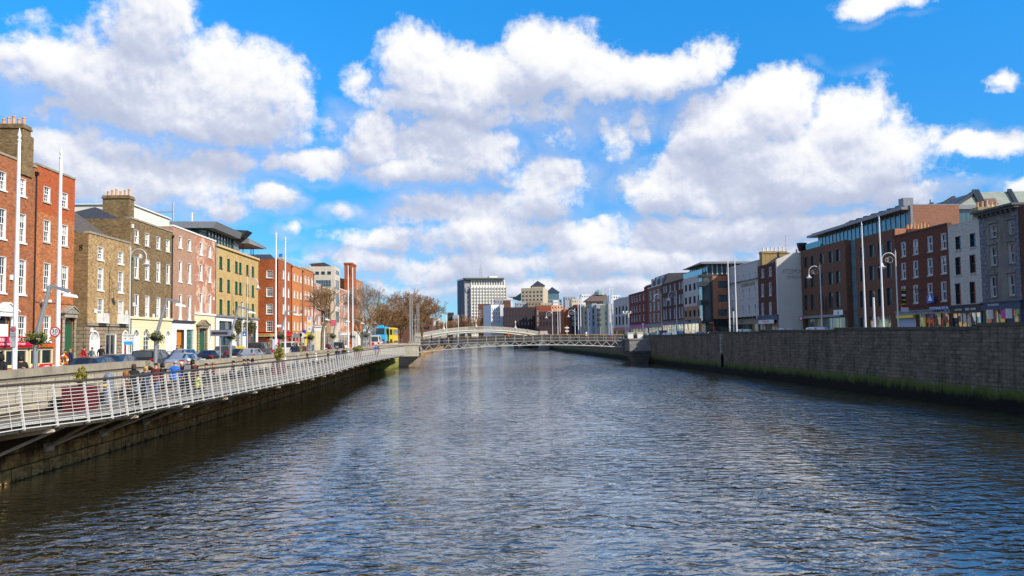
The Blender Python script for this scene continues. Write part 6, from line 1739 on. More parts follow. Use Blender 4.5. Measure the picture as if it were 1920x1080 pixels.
for lb, u, v, Y in masts:
    x = onY(u, 640, Y).x; zt = zat(u, v, Y); t = thing('bridge_mast', lb, 'mast', (x, Y, 4.0))
    q = MB(); q.tube([(x, Y, 3.9), (x, Y, zt)], [.15, .12], 10); part('mast', q, galv, t)
    q = MB(); q.box(x - .35, x + .35, Y - .35, Y + .35, 3.95, 4.35); part('base', q, granite, t)
for lb, u, v, Y in (('thin pole with a cross bar beside the far bank trees', 782.2, 568, 180), ('thin pole next to the cross barred one at the far bank', 785.5, 568, 183), ('short post left of the cross barred poles', 778.5, 590, 178)):
    x = onY(u, 640, Y).x; zt = zat(u, v, Y); q = MB(); q.tube([(x, Y, GL), (x, Y, zt)], .1, 6)
    if 'cross bar ' in lb: q.bar((x - .8, Y, zat(782, 599, Y)), (x + .6, Y, zat(782, 599, Y)), .18)
    tag(q.build('street_pole', galv), lb, 'pole', 'street poles at the far bank')

lampglass = surf('frosted_lamp_bowl', (.72, .72, .70), .35, .04)
def ornate_lamp(label, u, v, X, zg, sgn, Y=None, k=1.0):
    """tall lamp post with a scrolled swan neck and a bell shade; sgn: side of the arm along x"""
    if Y is None: Y = onX(u, 600, X).y
    x = onY(u, 600, Y).x; zt = zat(u, v, Y)
    t = thing('street_lamp', label, 'street lamp', (x, Y, zg), 0, 'ornate swan neck lamps on the quays')
    lm = surf('silver_lamp_paint', (.62, .63, .64), .4, .08, metal=.2)
    q = MB(); q.lathe([(.17 * k, 0), (.17 * k, .9), (.11 * k, 1.05), (.085 * k, 1.2), (.06 * k, zt - zg - .5), (.08 * k, zt - zg - .45), (.03 * k, zt - zg - .2), (.01, zt - zg)], (x, Y, zg), 8); part('post', q, lm, t)
    z0 = zt - 1.7 * k; q = MB()
    pts = []
    for a in range(0, 181, 15):
        th = R(180 - a); pts.append((x + sgn * (.75 * k + .75 * k * math.cos(th)), Y, z0 + .55 * k + .75 * k * math.sin(th)))
    pts.append((x + sgn * 1.5 * k, Y, z0 + .25 * k))
    q.tube([(x, Y, z0 - .3)] + pts, .045 * k, 6)
    for r_, cx in ((.32, .62), (.2, .95)):
        q.tube([(x + sgn * (cx * k + r_ * k * math.cos(R(a))), Y, z0 + .55 * k + r_ * k * math.sin(R(a))) for a in range(0, 361, 30)], .018 * k, 5)
    part('swan_neck', q, lm, t)
    q = MB(); q.lathe([(.06 * k, .45 * k), (.12 * k, .3 * k), (.16 * k, .15 * k), (.42 * k, 0), (.40 * k, -.03 * k)], (x + sgn * 1.5 * k, Y, z0 - .22 * k), 10); sh = part('shade', q, lm, t)
    q = MB(); q.lathe([(.26 * k, 0), (.24 * k, -.12 * k), (.12 * k, -.2 * k), (.02, -.22 * k)], (x + sgn * 1.5 * k, Y, z0 - .26 * k), 8); part('bulb', q, lampglass, t, sub_of=sh)
    return t
ornate_lamp('ornate lamp with a swan neck before the edge of the low stock brick house', 243, 459, -33.0, GL, 1)
ornate_lamp('ornate lamp with a swan neck before the yellow brick offices', 463.5, 516, -33, GL, 1)
ornate_lamp('ornate lamp with a swan neck by the upright white and yellow banner', 585, 532, -31.0, GL, 1)
ornate_lamp('ornate lamp with a swan neck before the five window columns of the brown brick wing', 1541, 493, 44.8, GR, -1)
ornate_lamp('ornate lamp with a swan neck where the dark red brick house begins', 1684, 467, 44.8, GR, -1)
ornate_lamp('ornate lamp with a swan neck before the orange-brown dormer house', 1240.5, 548, 38.5, GR, -1)
ornate_lamp('ornate lamp with a swan neck before the dark brown chimneyed house', 1269, 543, 38.0, GR, -1)
for lb, u, v, Y in (('ornate lamp before the dark far front beside the orange wall', 1035.8, 581, 300), ('ornate lamp before the rusty red far wall', 1078, 578, 285), ('ornate lamp far off beyond the arch bridge lattice', 999.5, 586, 400), ('ornate lamp far off by the dark central front', 966, 590, 410)):
    ornate_lamp(lb, u, v, None, GR, -1, Y=Y, k=1.5)

def bent_lamp(label, ub, vb, uk, vk, ue, ve, X, zg, basket=True, Y=None, baskl=None, ubk=None, vbk=None):
    """grey column that leans over to a knee and carries a straight arm with a lamp head; a flower basket rings the column"""
    Y = Y or onX(ub, vb, X).y
    b, k_, e = onY(ub, vb, Y), onY(uk, vk, Y), onY(ue, ve, Y)
    t = thing('street_lamp', label, 'street lamp', (b.x, Y, zg), 0, 'bent grey lamp columns along the parapet')
    bz = onY(ubk or ub, vbk or (vb - 40), Y)
    q = MB(); q.tube([(b.x, Y, zg), (b.x, Y, bz.z)], .10, 8); q.tube([(b.x, Y, bz.z - .05), tuple(k_)], [.10, .075], 8); part('column', q, galv, t)
    q = MB(); q.bar(tuple(k_), tuple(e), .09, .12); part('arm', q, galv, t)
    h0 = e - Vector((.08, 0, .17)); q = MB()
    q.hexa([(h0.x - .15, Y - .13, h0.z - .02), (h0.x + .36, Y - .13, h0.z - .10), (h0.x + .36, Y + .13, h0.z - .10), (h0.x - .15, Y + .13, h0.z - .02), (h0.x - .1, Y - .1, h0.z + .12), (h0.x + .30, Y - .1, h0.z + .02), (h0.x + .30, Y + .1, h0.z + .02), (h0.x - .1, Y + .1, h0.z + .12)])
    q.bar((e.x - .2, Y, e.z - .04), (h0.x + .1, Y, h0.z + .1), .06); part('lamp_head', q, lampglass, t)
    return t, (b.x, Y, bz.z)
leafA = surf('basket_leaf_green', (.085, .125, .012), .6, .5, 9); leafB = surf('basket_leaf_yellow', (.24, .23, .02), .6, .4, 9); leafC = surf('dark_leaf_green', (.02, .045, .01), .6, .4, 9)
def leaves(mb, c, rx, rz, n, s, nm=3, drop=0.0, seed=0, ry=None):
    rnd = random.Random(seed)
    for i in range(n):
        while True:
            p = Vector((rnd.uniform(-1, 1), rnd.uniform(-1, 1), rnd.uniform(-1, 1)))
            if p.length < 1: break
        p = p.normalized() * (p.length ** .45) * (.8 + .3 * math.sin(3 * p.x + 5 * p.y + seed))
        q = Vector(c) + Vector((p.x * rx, p.y * (ry or rx), p.z * rz - drop * (abs(p.x) ** 2)))
        a = Vector((rnd.uniform(-1, 1), rnd.uniform(-1, 1), rnd.uniform(-.6, 1))).normalized(); b = a.orthogonal().normalized()
        b = (Matrix.Rotation(rnd.uniform(0, 6.28), 3, a) @ b); c2 = a.cross(b)
        k = s * rnd.uniform(.6, 1.4)
        mb.poly([q - b * k, q + c2 * k * .5, q + b * k, q - c2 * k * .5], rnd.choice([0, 0, 1, 2][:nm + 1]))
def basket(label, p, r=.75, seed=0):
    t = thing('flower_basket', label, 'flower basket', p, 0, 'flower baskets on the lamp columns')
    q = MB(); x, y, z = p
    q.lathe([(.11, -.25), (.22, -.2), (.32, -.05), (.3, 0)], (x, y, z), 12); part('basket', q, black, t)
    m = MB(); leaves(m, (x, y, z + .08), r, .26, 420, .05, seed=seed, drop=.18)
    leaves(m, (x + .22, y, z - .12), r * .6, .30, 160, .05, seed=seed + 5)
    part('foliage', m, [leafA, leafB, leafC], t)
BL = [((66, 692), (93.5, 536), (131, 546), -17.4, (68, 634), 'before the red brick house with the fresh top storey', 'overflowing flower basket between the road train and the speed limit sign'),
      ((291.5, 690), (312.5, 561), (338, 566.5), -17.4, (294, 631), 'before the cream arched ground floor', 'flower basket before the cream arched ground floor'),
      ((432, 672), (446.5, 575), (472, 581.5), -17.4, (433, 630), 'before the yellow brick offices and potted trees', 'flower basket beside the grey information board'),
      ((525, 660), (537, 582), (556, 586.5), -17.4, (527, 630), 'crossing the white flagpole of the pub corner', 'flower basket in the gap of the second flagpole pair'),
      ((582, 655), (594, 590), (614, 596.5), -17.4, (583, 632), 'before the yellow shop below the round-headed windows', 'flower basket in front of the yellow shop'),
      ((624, 648), (632, 594), (652, 600), -17.4, (627, 630), 'beside the pink letting sign', 'flower basket below the pink letting sign'),
      ((660.5, 645), (664, 598), (680, 604), -17.4, (660, 631), 'where the tower block meets the corner house', 'flower basket at the foot of the third flagpole pair'),
      ((686, 641), (690, 599), (704, 604), -17.4, (685, 629), 'before the pale bare tree', 'flower basket beside the pale bare tree')]
for i, (b, k_, e, X, bk, lb, lbb) in enumerate(BL):
    t, p = bent_lamp('grey bent lamp column ' + lb, b[0], b[1], k_[0], k_[1], e[0], e[1], X, GL, ubk=bk[0], vbk=bk[1])
    basket(lbb, p, .44 if i else .50, i * 13)

def disc(c, r, N, m_front, th=.03, n=24):
    q = MB(); c = Vector(c); N = Vector(N).normalized(); T = Vector((-N.y, N.x, 0)); Z = Vector((0, 0, 1))
    q.prism([c + T * r * math.cos(2 * math.pi * k / n) + Z * r * math.sin(2 * math.pi * k / n) for k in range(n)], (0, 0, 0), N * th)
    return q
NC = (0, -1, 0); TC = (1, 0, 0)
Yp = onX(108, 640, XF).y
s30 = thing('speed_sign', 'round red ringed 30 speed limit sign on the white flagpole', 'road sign', tuple(onY(103.5, 622, Yp - .13)))
c = Vector(s30.location)
part('plate', disc(c, .215, NC, None), red_p, s30); o = part('face', disc(c + Vector((0, -.031, 0)), .165, NC, None, .004), white, s30)
text(o, s30, '30', .26, c + Vector((0, -.04, .02)), TC, NC, black, .002); text(o, s30, 'km/h', .07, c + Vector((0, -.04, -.10)), TC, NC, black, .002)
Yp = onX(28, 640, XF).y
p = onY(24.5, 624, Yp - .12)
sp_ = thing('parking_sign', 'grey plate with a red crossed clearway roundel and lines of small print on a flagpole', 'road sign', tuple(p))
q = MB(); q.box(p.x - .11, p.x + .11, p.y, p.y + .03, p.z - .28, p.z + .26); pl = part('plate', q, surf('sign_grey', (.45, .44, .46), .5, .05), sp_)
part('roundel', disc(p + Vector((0, -.002, .13)), .095, NC, None, .006), red_p, sp_, sub_of=pl)
part('roundel_face', disc(p + Vector((0, -.009, .13)), .068, NC, None, .003), surf('sign_blue_grey', (.3, .28, .36), .5, .05), sp_, sub_of=pl)
q = MB(); q.bar(p + Vector((-.05, -.014, .08)), p + Vector((.05, -.014, .18)), .018); q.bar(p + Vector((.05, -.0145, .08)), p + Vector((-.05, -.0145, .18)), .018); part('cross', q, red_p, sp_, sub_of=pl)
for j, s_ in enumerate(('07.00-10.00', '12.00-19.00', 'LUAN-AOINE', 'MON-FRI')): text(pl, sp_, s_, .036, p + Vector((0, -.004, -.02 - j * .06)), TC, NC, black, .001)
p = onY(24.5, 644, Yp - .12); q = MB(); q.box(p.x - .1, p.x + .1, p.y, p.y + .03, p.z - .13, p.z + .1); tag(q.build('sign_plate', MATS['sign_grey']), 'small grey supplementary plate below the clearway sign', 'road sign')

# estate sign board by house C
YS = onX(238, 650, -31.0).y
t = thing('street_sign', 'white and blue finger board on posts before the cream arches', 'sign', tuple(onY(241, 690, YS)))
a, b = onY(233, 627, YS), onY(249, 633.5, YS)
q = MB(); q.box(a.x, b.x, YS, YS + .08, b.z, a.z); o1 = part('board', q, white, t); text(o1, t, 'CITY CENTRE', .16, ((a.x + b.x) / 2, YS - .005, a.z - .14), TC, NC, darkgrey, .002)
a, b = onY(232.5, 635.5, YS), onY(248.5, 646, YS)
q = MB(); q.box(a.x, b.x, YS, YS + .08, b.z, a.z); o1 = part('board', q, white, t)
q = MB(); q.box(a.x - .02, b.x + .02, YS - .012, YS - .002, b.z - .02, (a.z + b.z) / 2 + .03); part('stripe', q, skyblue_p, t, sub_of=o1)
for u in (233.5, 247.5):
    x = onY(u, 650, YS).x; q = MB(); q.box(x - .05, x + .05, YS + .09, YS + .17, GL, zat(u, 627, YS)); part('post', q, galv, t)
q = MB(); a, b = onY(233, 647, YS), onY(236, 672, YS); q.box(a.x, b.x, YS, YS + .06, b.z, a.z); part('banner', q, red_p, t)
# grey variable message board
YV = 58.0
t = thing('information_board', 'grey roadside message board on a single post', 'sign', tuple(onY(411.5, 680, YV)))
a, b = onY(394.5, 619, YV), onY(431, 630, YV)
q = MB(); q.box(a.x, b.x, YV, YV + .25, b.z, a.z); o = part('cabinet', q, surf('blue_grey_cabinet', (.20, .22, .28), .45, .08), t)
q = MB(); q.box(a.x + .1, b.x - .15, YV - .01, YV - .002, b.z + .12, a.z - .14); part('display', q, surf('dark_display', (.05, .03, .025), .3, .2), t, sub_of=o)
x = onY(411.8, 640, YV).x; q = MB(); q.tube([(x, YV + .12, GL - .1), (x, YV + .12, b.z)], .055, 8); part('post', q, galv, t)
# blue round disabled bay sign
YQ = onX(459.5, 625, -31.8).y; p = onY(459.5, 626, YQ)
t = thing('parking_sign', 'blue square sign on the ornate lamp before the yellow brick offices', 'road sign', tuple(p)); q = MB(); q.box(p.x - .28, p.x + .28, YQ - .25, YQ - .2, p.z - .32, p.z + .32); o = part('plate', q, blue_p, t)
q = MB(); q.prism([p + Vector((-.15, -.255, -.18)), p + Vector((.12, -.255, -.18)), p + Vector((.0, -.255, .2))], (0, 0, 0), (0, -.004, 0)); part('symbol', q, white, t, sub_of=o)
# white direction finger on flagpole 3, white lamppost banner, pink letting sign, blue sign, yellow triangle etc.
Yq = onX(517, 612, -17.3).y
a, b = onY(519, 609, Yq), onY(527.5, 613.5, Yq); q = MB(); q.box(a.x, b.x, Yq - .03, Yq + .03, b.z, a.z); tag(q.build('finger_sign', white), 'small white finger sign on the flagpole by the pub', 'sign')
Yn = onX(580, 605, -30).y
a, b = onY(576, 594, Yn), onY(584, 624, Yn)
t = thing('banner', 'tall white street banner with a yellow spot on the ornate lamp', 'banner', (a.x, Yn, b.z)); q = MB(); q.box(a.x, b.x, Yn, Yn + .05, b.z, a.z); o = part('cloth', q, white, t)
cx, cz = (a.x + b.x) / 2, (a.z + b.z) / 2
part('spot', disc((cx, Yn - .002, cz + .15), .3, NC, None, .006), yellow_p, t, sub_of=o); part('spot', disc((cx, Yn - .002, cz + 1.15), .26, NC, None, .006), surf('pale_blue_print', (.3, .42, .7), .5, .05), t, sub_of=o)
part('spot', disc((cx, Yn - .002, cz - .75), .17, NC, None, .006), MATS['pale_blue_print'], t, sub_of=o)
q = MB(); q.box(a.x, b.x, Yn - .006, Yn - .002, b.z, b.z + .16); part('stripe', q, surf('lime_print', (.2, .6, .1), .5, .05), t, sub_of=o)
q = MB(); q.bar((b.x, Yn + .02, a.z - .1), (onY(585, 600, Yn).x + .1, Yn + .02, a.z - .1), .05); part('bracket', q, galv, t)
Yn = YJ2 + 3; a, b = onX(619.5, 600, XG + 1.2), onX(631, 611, XG + 1.2)
Yn = a.y; b = onY(631, 611, Yn); t = thing('letting_sign', 'pink square letting sign standing out from the low brick houses', 'sign', (a.x, Yn, b.z))
q = MB(); q.box(a.x, b.x, Yn, Yn + .06, b.z, a.z); o = part('board', q, surf('pink_board', (.62, .02, .10), .5, .05), t)
text(o, t, 'TO LET', .42, ((a.x + b.x) / 2, Yn - .005, a.z - .38), TC, NC, white, .002); text(o, t, 'OFFICES', .3, ((a.x + b.x) / 2, Yn - .005, b.z + .4), TC, NC, white, .002)
q = MB(); q.bar((a.x, Yn + .1, a.z), (XG - .1, Yn + .1, a.z), .06); part('bracket', q, darkgrey, t)
a, b = onY(567, 618.5, 120), onY(573.5, 625, 120); q = MB(); q.box(a.x, b.x, 120, 120.06, b.z, a.z); q.tube([((a.x + b.x) / 2, 120.1, GL), ((a.x + b.x) / 2, 120.1, b.z + .1)], .05, 6); tag(q.build('street_sign', blue_p), 'blue square sign on a post before the yellow shop', 'sign')
a = onY(553.5, 628, 105); 
t = thing('warning_sign', 'triangular road sign with a pale face seen before the cream shops', 'road sign', (a.x, 105, a.z)); q = MB(); q.prism([(a.x - .42, 105, a.z - .35), (a.x + .42, 105, a.z - .35), (a.x, 105, a.z + .42)], (0, 0, 0), (0, .03, 0)); part('plate', q, galv, t)
q = MB(); q.tube([(a.x, 105.06, GL), (a.x, 105.06, a.z - .3)], .04, 6); part('post', q, galv, t)
for u, v, Y, m, lb in ((561.5, 628, 104, galv, 'grey round sign back beside the triangular sign'), (567, 628.5, 104, offwhite, 'pale round sign back beside the triangular sign')):
    c_ = onY(u, v, Y); t = thing('road_sign', lb, 'road sign', tuple(c_)); part('plate', disc(c_, .33, NC, None), m, t); q = MB(); q.tube([(c_.x, Y + .06, GL), (c_.x, Y + .06, c_.z)], .04, 6); part('post', q, galv, t)
# white hoarding block near the leaning tree
a, b = onY(589, 613, 112), onY(603, 650, 112); t = thing('kiosk', 'white boxy kiosk beside the leaning bare tree', 'kiosk', ((a.x + b.x) / 2, 113, GL)); q = MB(); q.box(a.x, b.x, 112, 114.5, GL, a.z); q.box(a.x - .1, b.x + .1, 111.9, 114.6, a.z, a.z + .15); part('body', q, white, t)
q = MB(); q.box(a.x + .15, b.x - .15, 111.95, 111.998, GL + .3, a.z - .5); part('panel', q, cream, t)
a, b = onY(663.5, 621, 150), onY(672.5, 650, 150); t = thing('kiosk', 'white panelled kiosk near the third pair of flagpoles', 'kiosk', ((a.x + b.x) / 2, 151, GL)); q = MB(); q.box(a.x, b.x, 150, 152.5, GL, a.z); part('body', q, offwhite, t)
for k in range(3):
    q = MB(); w_ = (b.x - a.x) / 3; q.box(a.x + w_ * k + .08, a.x + w_ * (k + 1) - .08, 149.95, 149.998, GL + .2, a.z - .3); part('panel', q, white, t)
a, b = onY(511, 636, 86), onY(520.5, 655, 86); t = thing('notice_board', 'large white board standing before the pub front', 'sign', ((a.x + b.x) / 2, 86, GL)); q = MB(); q.box(a.x, b.x, 86, 86.1, b.z, a.z); part('board', q, surf('pale_lilac_board', (.68, .66, .78), .5, .04), t)
for x in (a.x + .1, b.x - .1): q = MB(); q.box(x - .05, x + .05, 86.1, 86.18, GL, a.z); part('post', q, galv, t)
# upright banner on the second tree, sail-like
a, b = onY(687.5, 603, 135), onY(694, 625, 135); t = thing('banner', 'leaning white banner sail on the post near the pale bare tree', 'banner', (a.x, 135, GL)); q = MB(); q.prism([(a.x, 135, a.z), (b.x - .15, 135, a.z - .4), (b.x, 135, b.z), (a.x - .1, 135, b.z + .3)], (0, 0, 0), (0, .05, 0)); part('cloth', q, white, t); q = MB(); q.tube([(b.x + .05, 135, GL), (b.x + .05, 135, a.z)], .06, 6); part('post', q, galv, t)
# short posts and bollard lamps on the south quay
for lb, u, v, X, h in (('slim white post with a dark spotlight top between the hotel flagpoles', 1375.5, 577, 35.5, 0), ('slim white post with a lamp top between the two tall flagpoles', 1639.5, 547, 35.5, 0), ('thick white post before the pink shop fascia', 1205.5, 606, 33.8, 0)):
    Y = onX(u, 600, X).y; x = X; zt = zat(u, v, Y); t = thing('lamp_post', lb, 'post', (x, Y, GR))
    q = MB(); q.tube([(x, Y, GR), (x, Y, zt - .5)], .09 if 'slim' in lb else .14, 8); part('post', q, pole_white, t)
    q = MB(); q.lathe([(.1, 0), (.16, .15), (.17, .4), (.08, .5)], (x, Y, zt - .5), 8); part('lamp_head', q, darkgrey if 'slim' in lb else pole_white, t)
for lb, u, v, Y in (('cream double armed lamp post near the footbridge end', 1173, 588, 168), ('cream double armed lamp post beyond the footbridge pier', 1178.5, 588, 172)):
    x = onY(u, 600, Y).x; zt = zat(u, v, Y); t = thing('lamp_post', lb, 'street lamp', (x, Y, GR), 0, 'double armed lamps by the footbridge'); q = MB(); q.tube([(x, Y, GR), (x, Y, zt)], .12, 8); part('post', q, offwhite, t)
    q = MB(); q.box(x - .55, x + .55, Y - .08, Y + .08, zt, zt + .12); part('arm', q, offwhite, t)
    for s_ in (-.45, .45): q = MB(); q.lathe([(.1, 0), (.14, .15), (.05, .4)], (x + s_, Y, zt + .12), 8); part('lantern', q, lampglass, t)
# signs on the south quay
Y = onX(1693, 562, 47.5).y; a, b = onY(1689.5, 542, Y), onY(1699.5, 572, Y); t = thing('banner', 'black and yellow upright banner on the dark red brick house', 'banner', (a.x, Y, b.z)); q = MB(); q.box(a.x, b.x, Y, Y + .06, b.z, a.z); o = part('cloth', q, MATS['black_yellow_banner'], t)
for k, zz in enumerate((.04, .3, .55, .9)): q = MB(); q.box(a.x + .04, b.x - .04, Y - .006, Y - .002, b.z + (a.z - b.z) * zz, b.z + (a.z - b.z) * (zz + (.05 if k != 2 else .14))); part('print', q, yellow_p if k != 2 else white, t, sub_of=o)
q = MB(); q.bar((b.x - .1, Y + .1, a.z - .1), (50.1, Y + .1, a.z - .1), .06); part('bracket', q, darkgrey, t)
a, b = onY(1690, 574, Y), onY(1704, 585, Y); t = thing('sign', 'white board with a red stripe below the black and yellow banner', 'sign', (a.x, Y, b.z)); q = MB(); q.box(a.x, b.x, Y, Y + .06, b.z, a.z); o = part('board', q, surf('pale_blue_board', (.55, .58, .68), .5, .05), t); q = MB(); q.box(a.x, b.x, Y - .006, Y - .002, a.z - .15, a.z); part('stripe', q, red_p, t, sub_of=o); q = MB(); q.bar((b.x - .1, Y + .1, a.z - .1), (50.1, Y + .1, a.z - .1), .06); part('bracket', q, darkgrey, t)
Y = onX(1502, 600, 45.5).y; c_ = onY(1501.5, 597, Y); t = thing('road_sign', 'small red and white round sign on a post before the white gable', 'road sign', tuple(c_)); part('plate', disc(c_, .3, NC, None), red_p, t); part('face', disc(c_ + Vector((0, -.031, 0)), .2, NC, None, .004), white, t); q = MB(); q.tube([(c_.x, Y + .06, GR), (c_.x, Y + .06, c_.z + .2)], .045, 6); part('post', q, galv, t)
Y = 305; a, b = onY(1059, 613.5, Y), onY(1067, 615.5, Y); t = thing('street_sign', 'white double finger sign on a post before the rusty red far wall', 'sign', (a.x, Y, GR)); q = MB(); q.box(a.x, b.x, Y, Y + .1, b.z, a.z); part('board', q, white, t); q = MB(); x = (a.x + b.x) / 2; q.tube([(x, Y + .1, GR), (x, Y + .1, a.z + .5)], .12, 6); q.box(x - .7, x + .7, Y + .02, Y + .12, b.z - 1.3, b.z - .8); part('post', q, offwhite, t)

# ------------------------------------------------------------------ things on the boardwalk
def planter(label, u, v, X, w, h, seed, base_m, bush=.75, z0=DZ):
    Y = onX(u, v, X).y; t = thing('planter', label, 'planter', (X, Y, z0), 0, 'red planters on the boardwalk')
    q = MB(); q.hexa([(X - w * .45, Y - w, z0), (X + w * .45, Y - w, z0), (X + w * .45, Y + w, z0), (X - w * .45, Y + w, z0), (X - w * .5, Y - w * 1.05, z0 + h), (X + w * .5, Y - w * 1.05, z0 + h), (X + w * .5, Y + w * 1.05, z0 + h), (X - w * .5, Y + w * 1.05, z0 + h)]); part('tub', q, base_m, t)
    return X, Y, z0 + h, t
tubred = surf('oxblood_planter', (.10, .008, .012), .5, .15)
shrubY = surf('golden_leaf', (.38, .31, .035), .6, .35, 9); shrubG = surf('olive_leaf', (.15, .15, .02), .6, .35, 9)
for lb, u, v, X, sd in (('oxblood planter under a rounded golden shrub, closest on the boardwalk', 152, 722, -15.7, 1), ('oxblood planter under a tall golden-green shrub beside the second flagpole pair', 523, 690, -15.4, 2), ('oxblood planter under a golden shrub near the third flagpole pair', 671, 655, -15.2, 3)):
    X, Y, z, t = planter(lb, u, v, X, .75, .95, sd, tubred)
    m = MB(); hh = .40 if sd != 2 else .75
    leaves(m, (X, Y, z + hh * .9), .30 if sd == 1 else (.45 if sd == 2 else .7), hh, 900, .04 if sd == 1 else .07, seed=sd, ry=.3 if sd == 1 else .6); part('shrub', m, [shrubY, shrubG, leafA], t)
    q = MB(); q.tube([(X, Y, z - .1), (X, Y, z + hh * .8)], .05, 6); part('stem', q, surf('bark_brown', (.10, .065, .035), .9, .3), t)
Y = onX(203.5, 720, -16.1).y
t = thing('litter_bin', 'grey domed litter bin with a dark round opening on the boardwalk', 'litter bin', (-16.1, Y, DZ)); q = MB(); q.lathe([(.21, 0), (.22, .05), (.22, 1.05), (.205, 1.16), (.15, 1.26), (.08, 1.31), (.01, 1.32)], (-16.1, Y, DZ), 16); part('body', q, surf('blue_grey_bin', (.15, .18, .24), .4, .08), t)
part('opening', disc((-16.1, Y - .21, DZ + 1.06), .10, NC, None, .03), black, t)
q = MB(); q.box(-16.22, -16.0, Y - .245, Y - .225, DZ + .75, DZ + .86); part('label_plate', q, yellow_p, t)
# life ring on its post by the road train
Yl = onX(118, 672, -30.6).y; c_ = onY(118.5, 675, Yl); t = thing('life_ring', 'orange and white life ring on a yellow post beyond the speed sign', 'life ring', tuple(c_))
for k in range(4):
    q = MB(); pts = [(c_.x + .30 * math.cos(R(45 + k * 90 + a)), Yl, c_.z + .30 * math.sin(R(45 + k * 90 + a))) for a in range(-33, 34, 11)]; q.tube(pts, .085, 8); part('foam_segment', q, surf('orange_foam', (.80, .17, .01), .5, .06), t)
    q = MB(); pts = [(c_.x + .30 * math.cos(R(90 + k * 90 + a)), Yl, c_.z + .30 * math.sin(R(90 + k * 90 + a))) for a in range(-12, 13, 6)]; q.tube(pts, .09, 8); part('white_band', q, white, t)
q = MB(); q.tube([(c_.x, Yl + .1, GL), (c_.x, Yl + .1, c_.z + .5)], .05, 6); part('post', q, yellow_p, t)
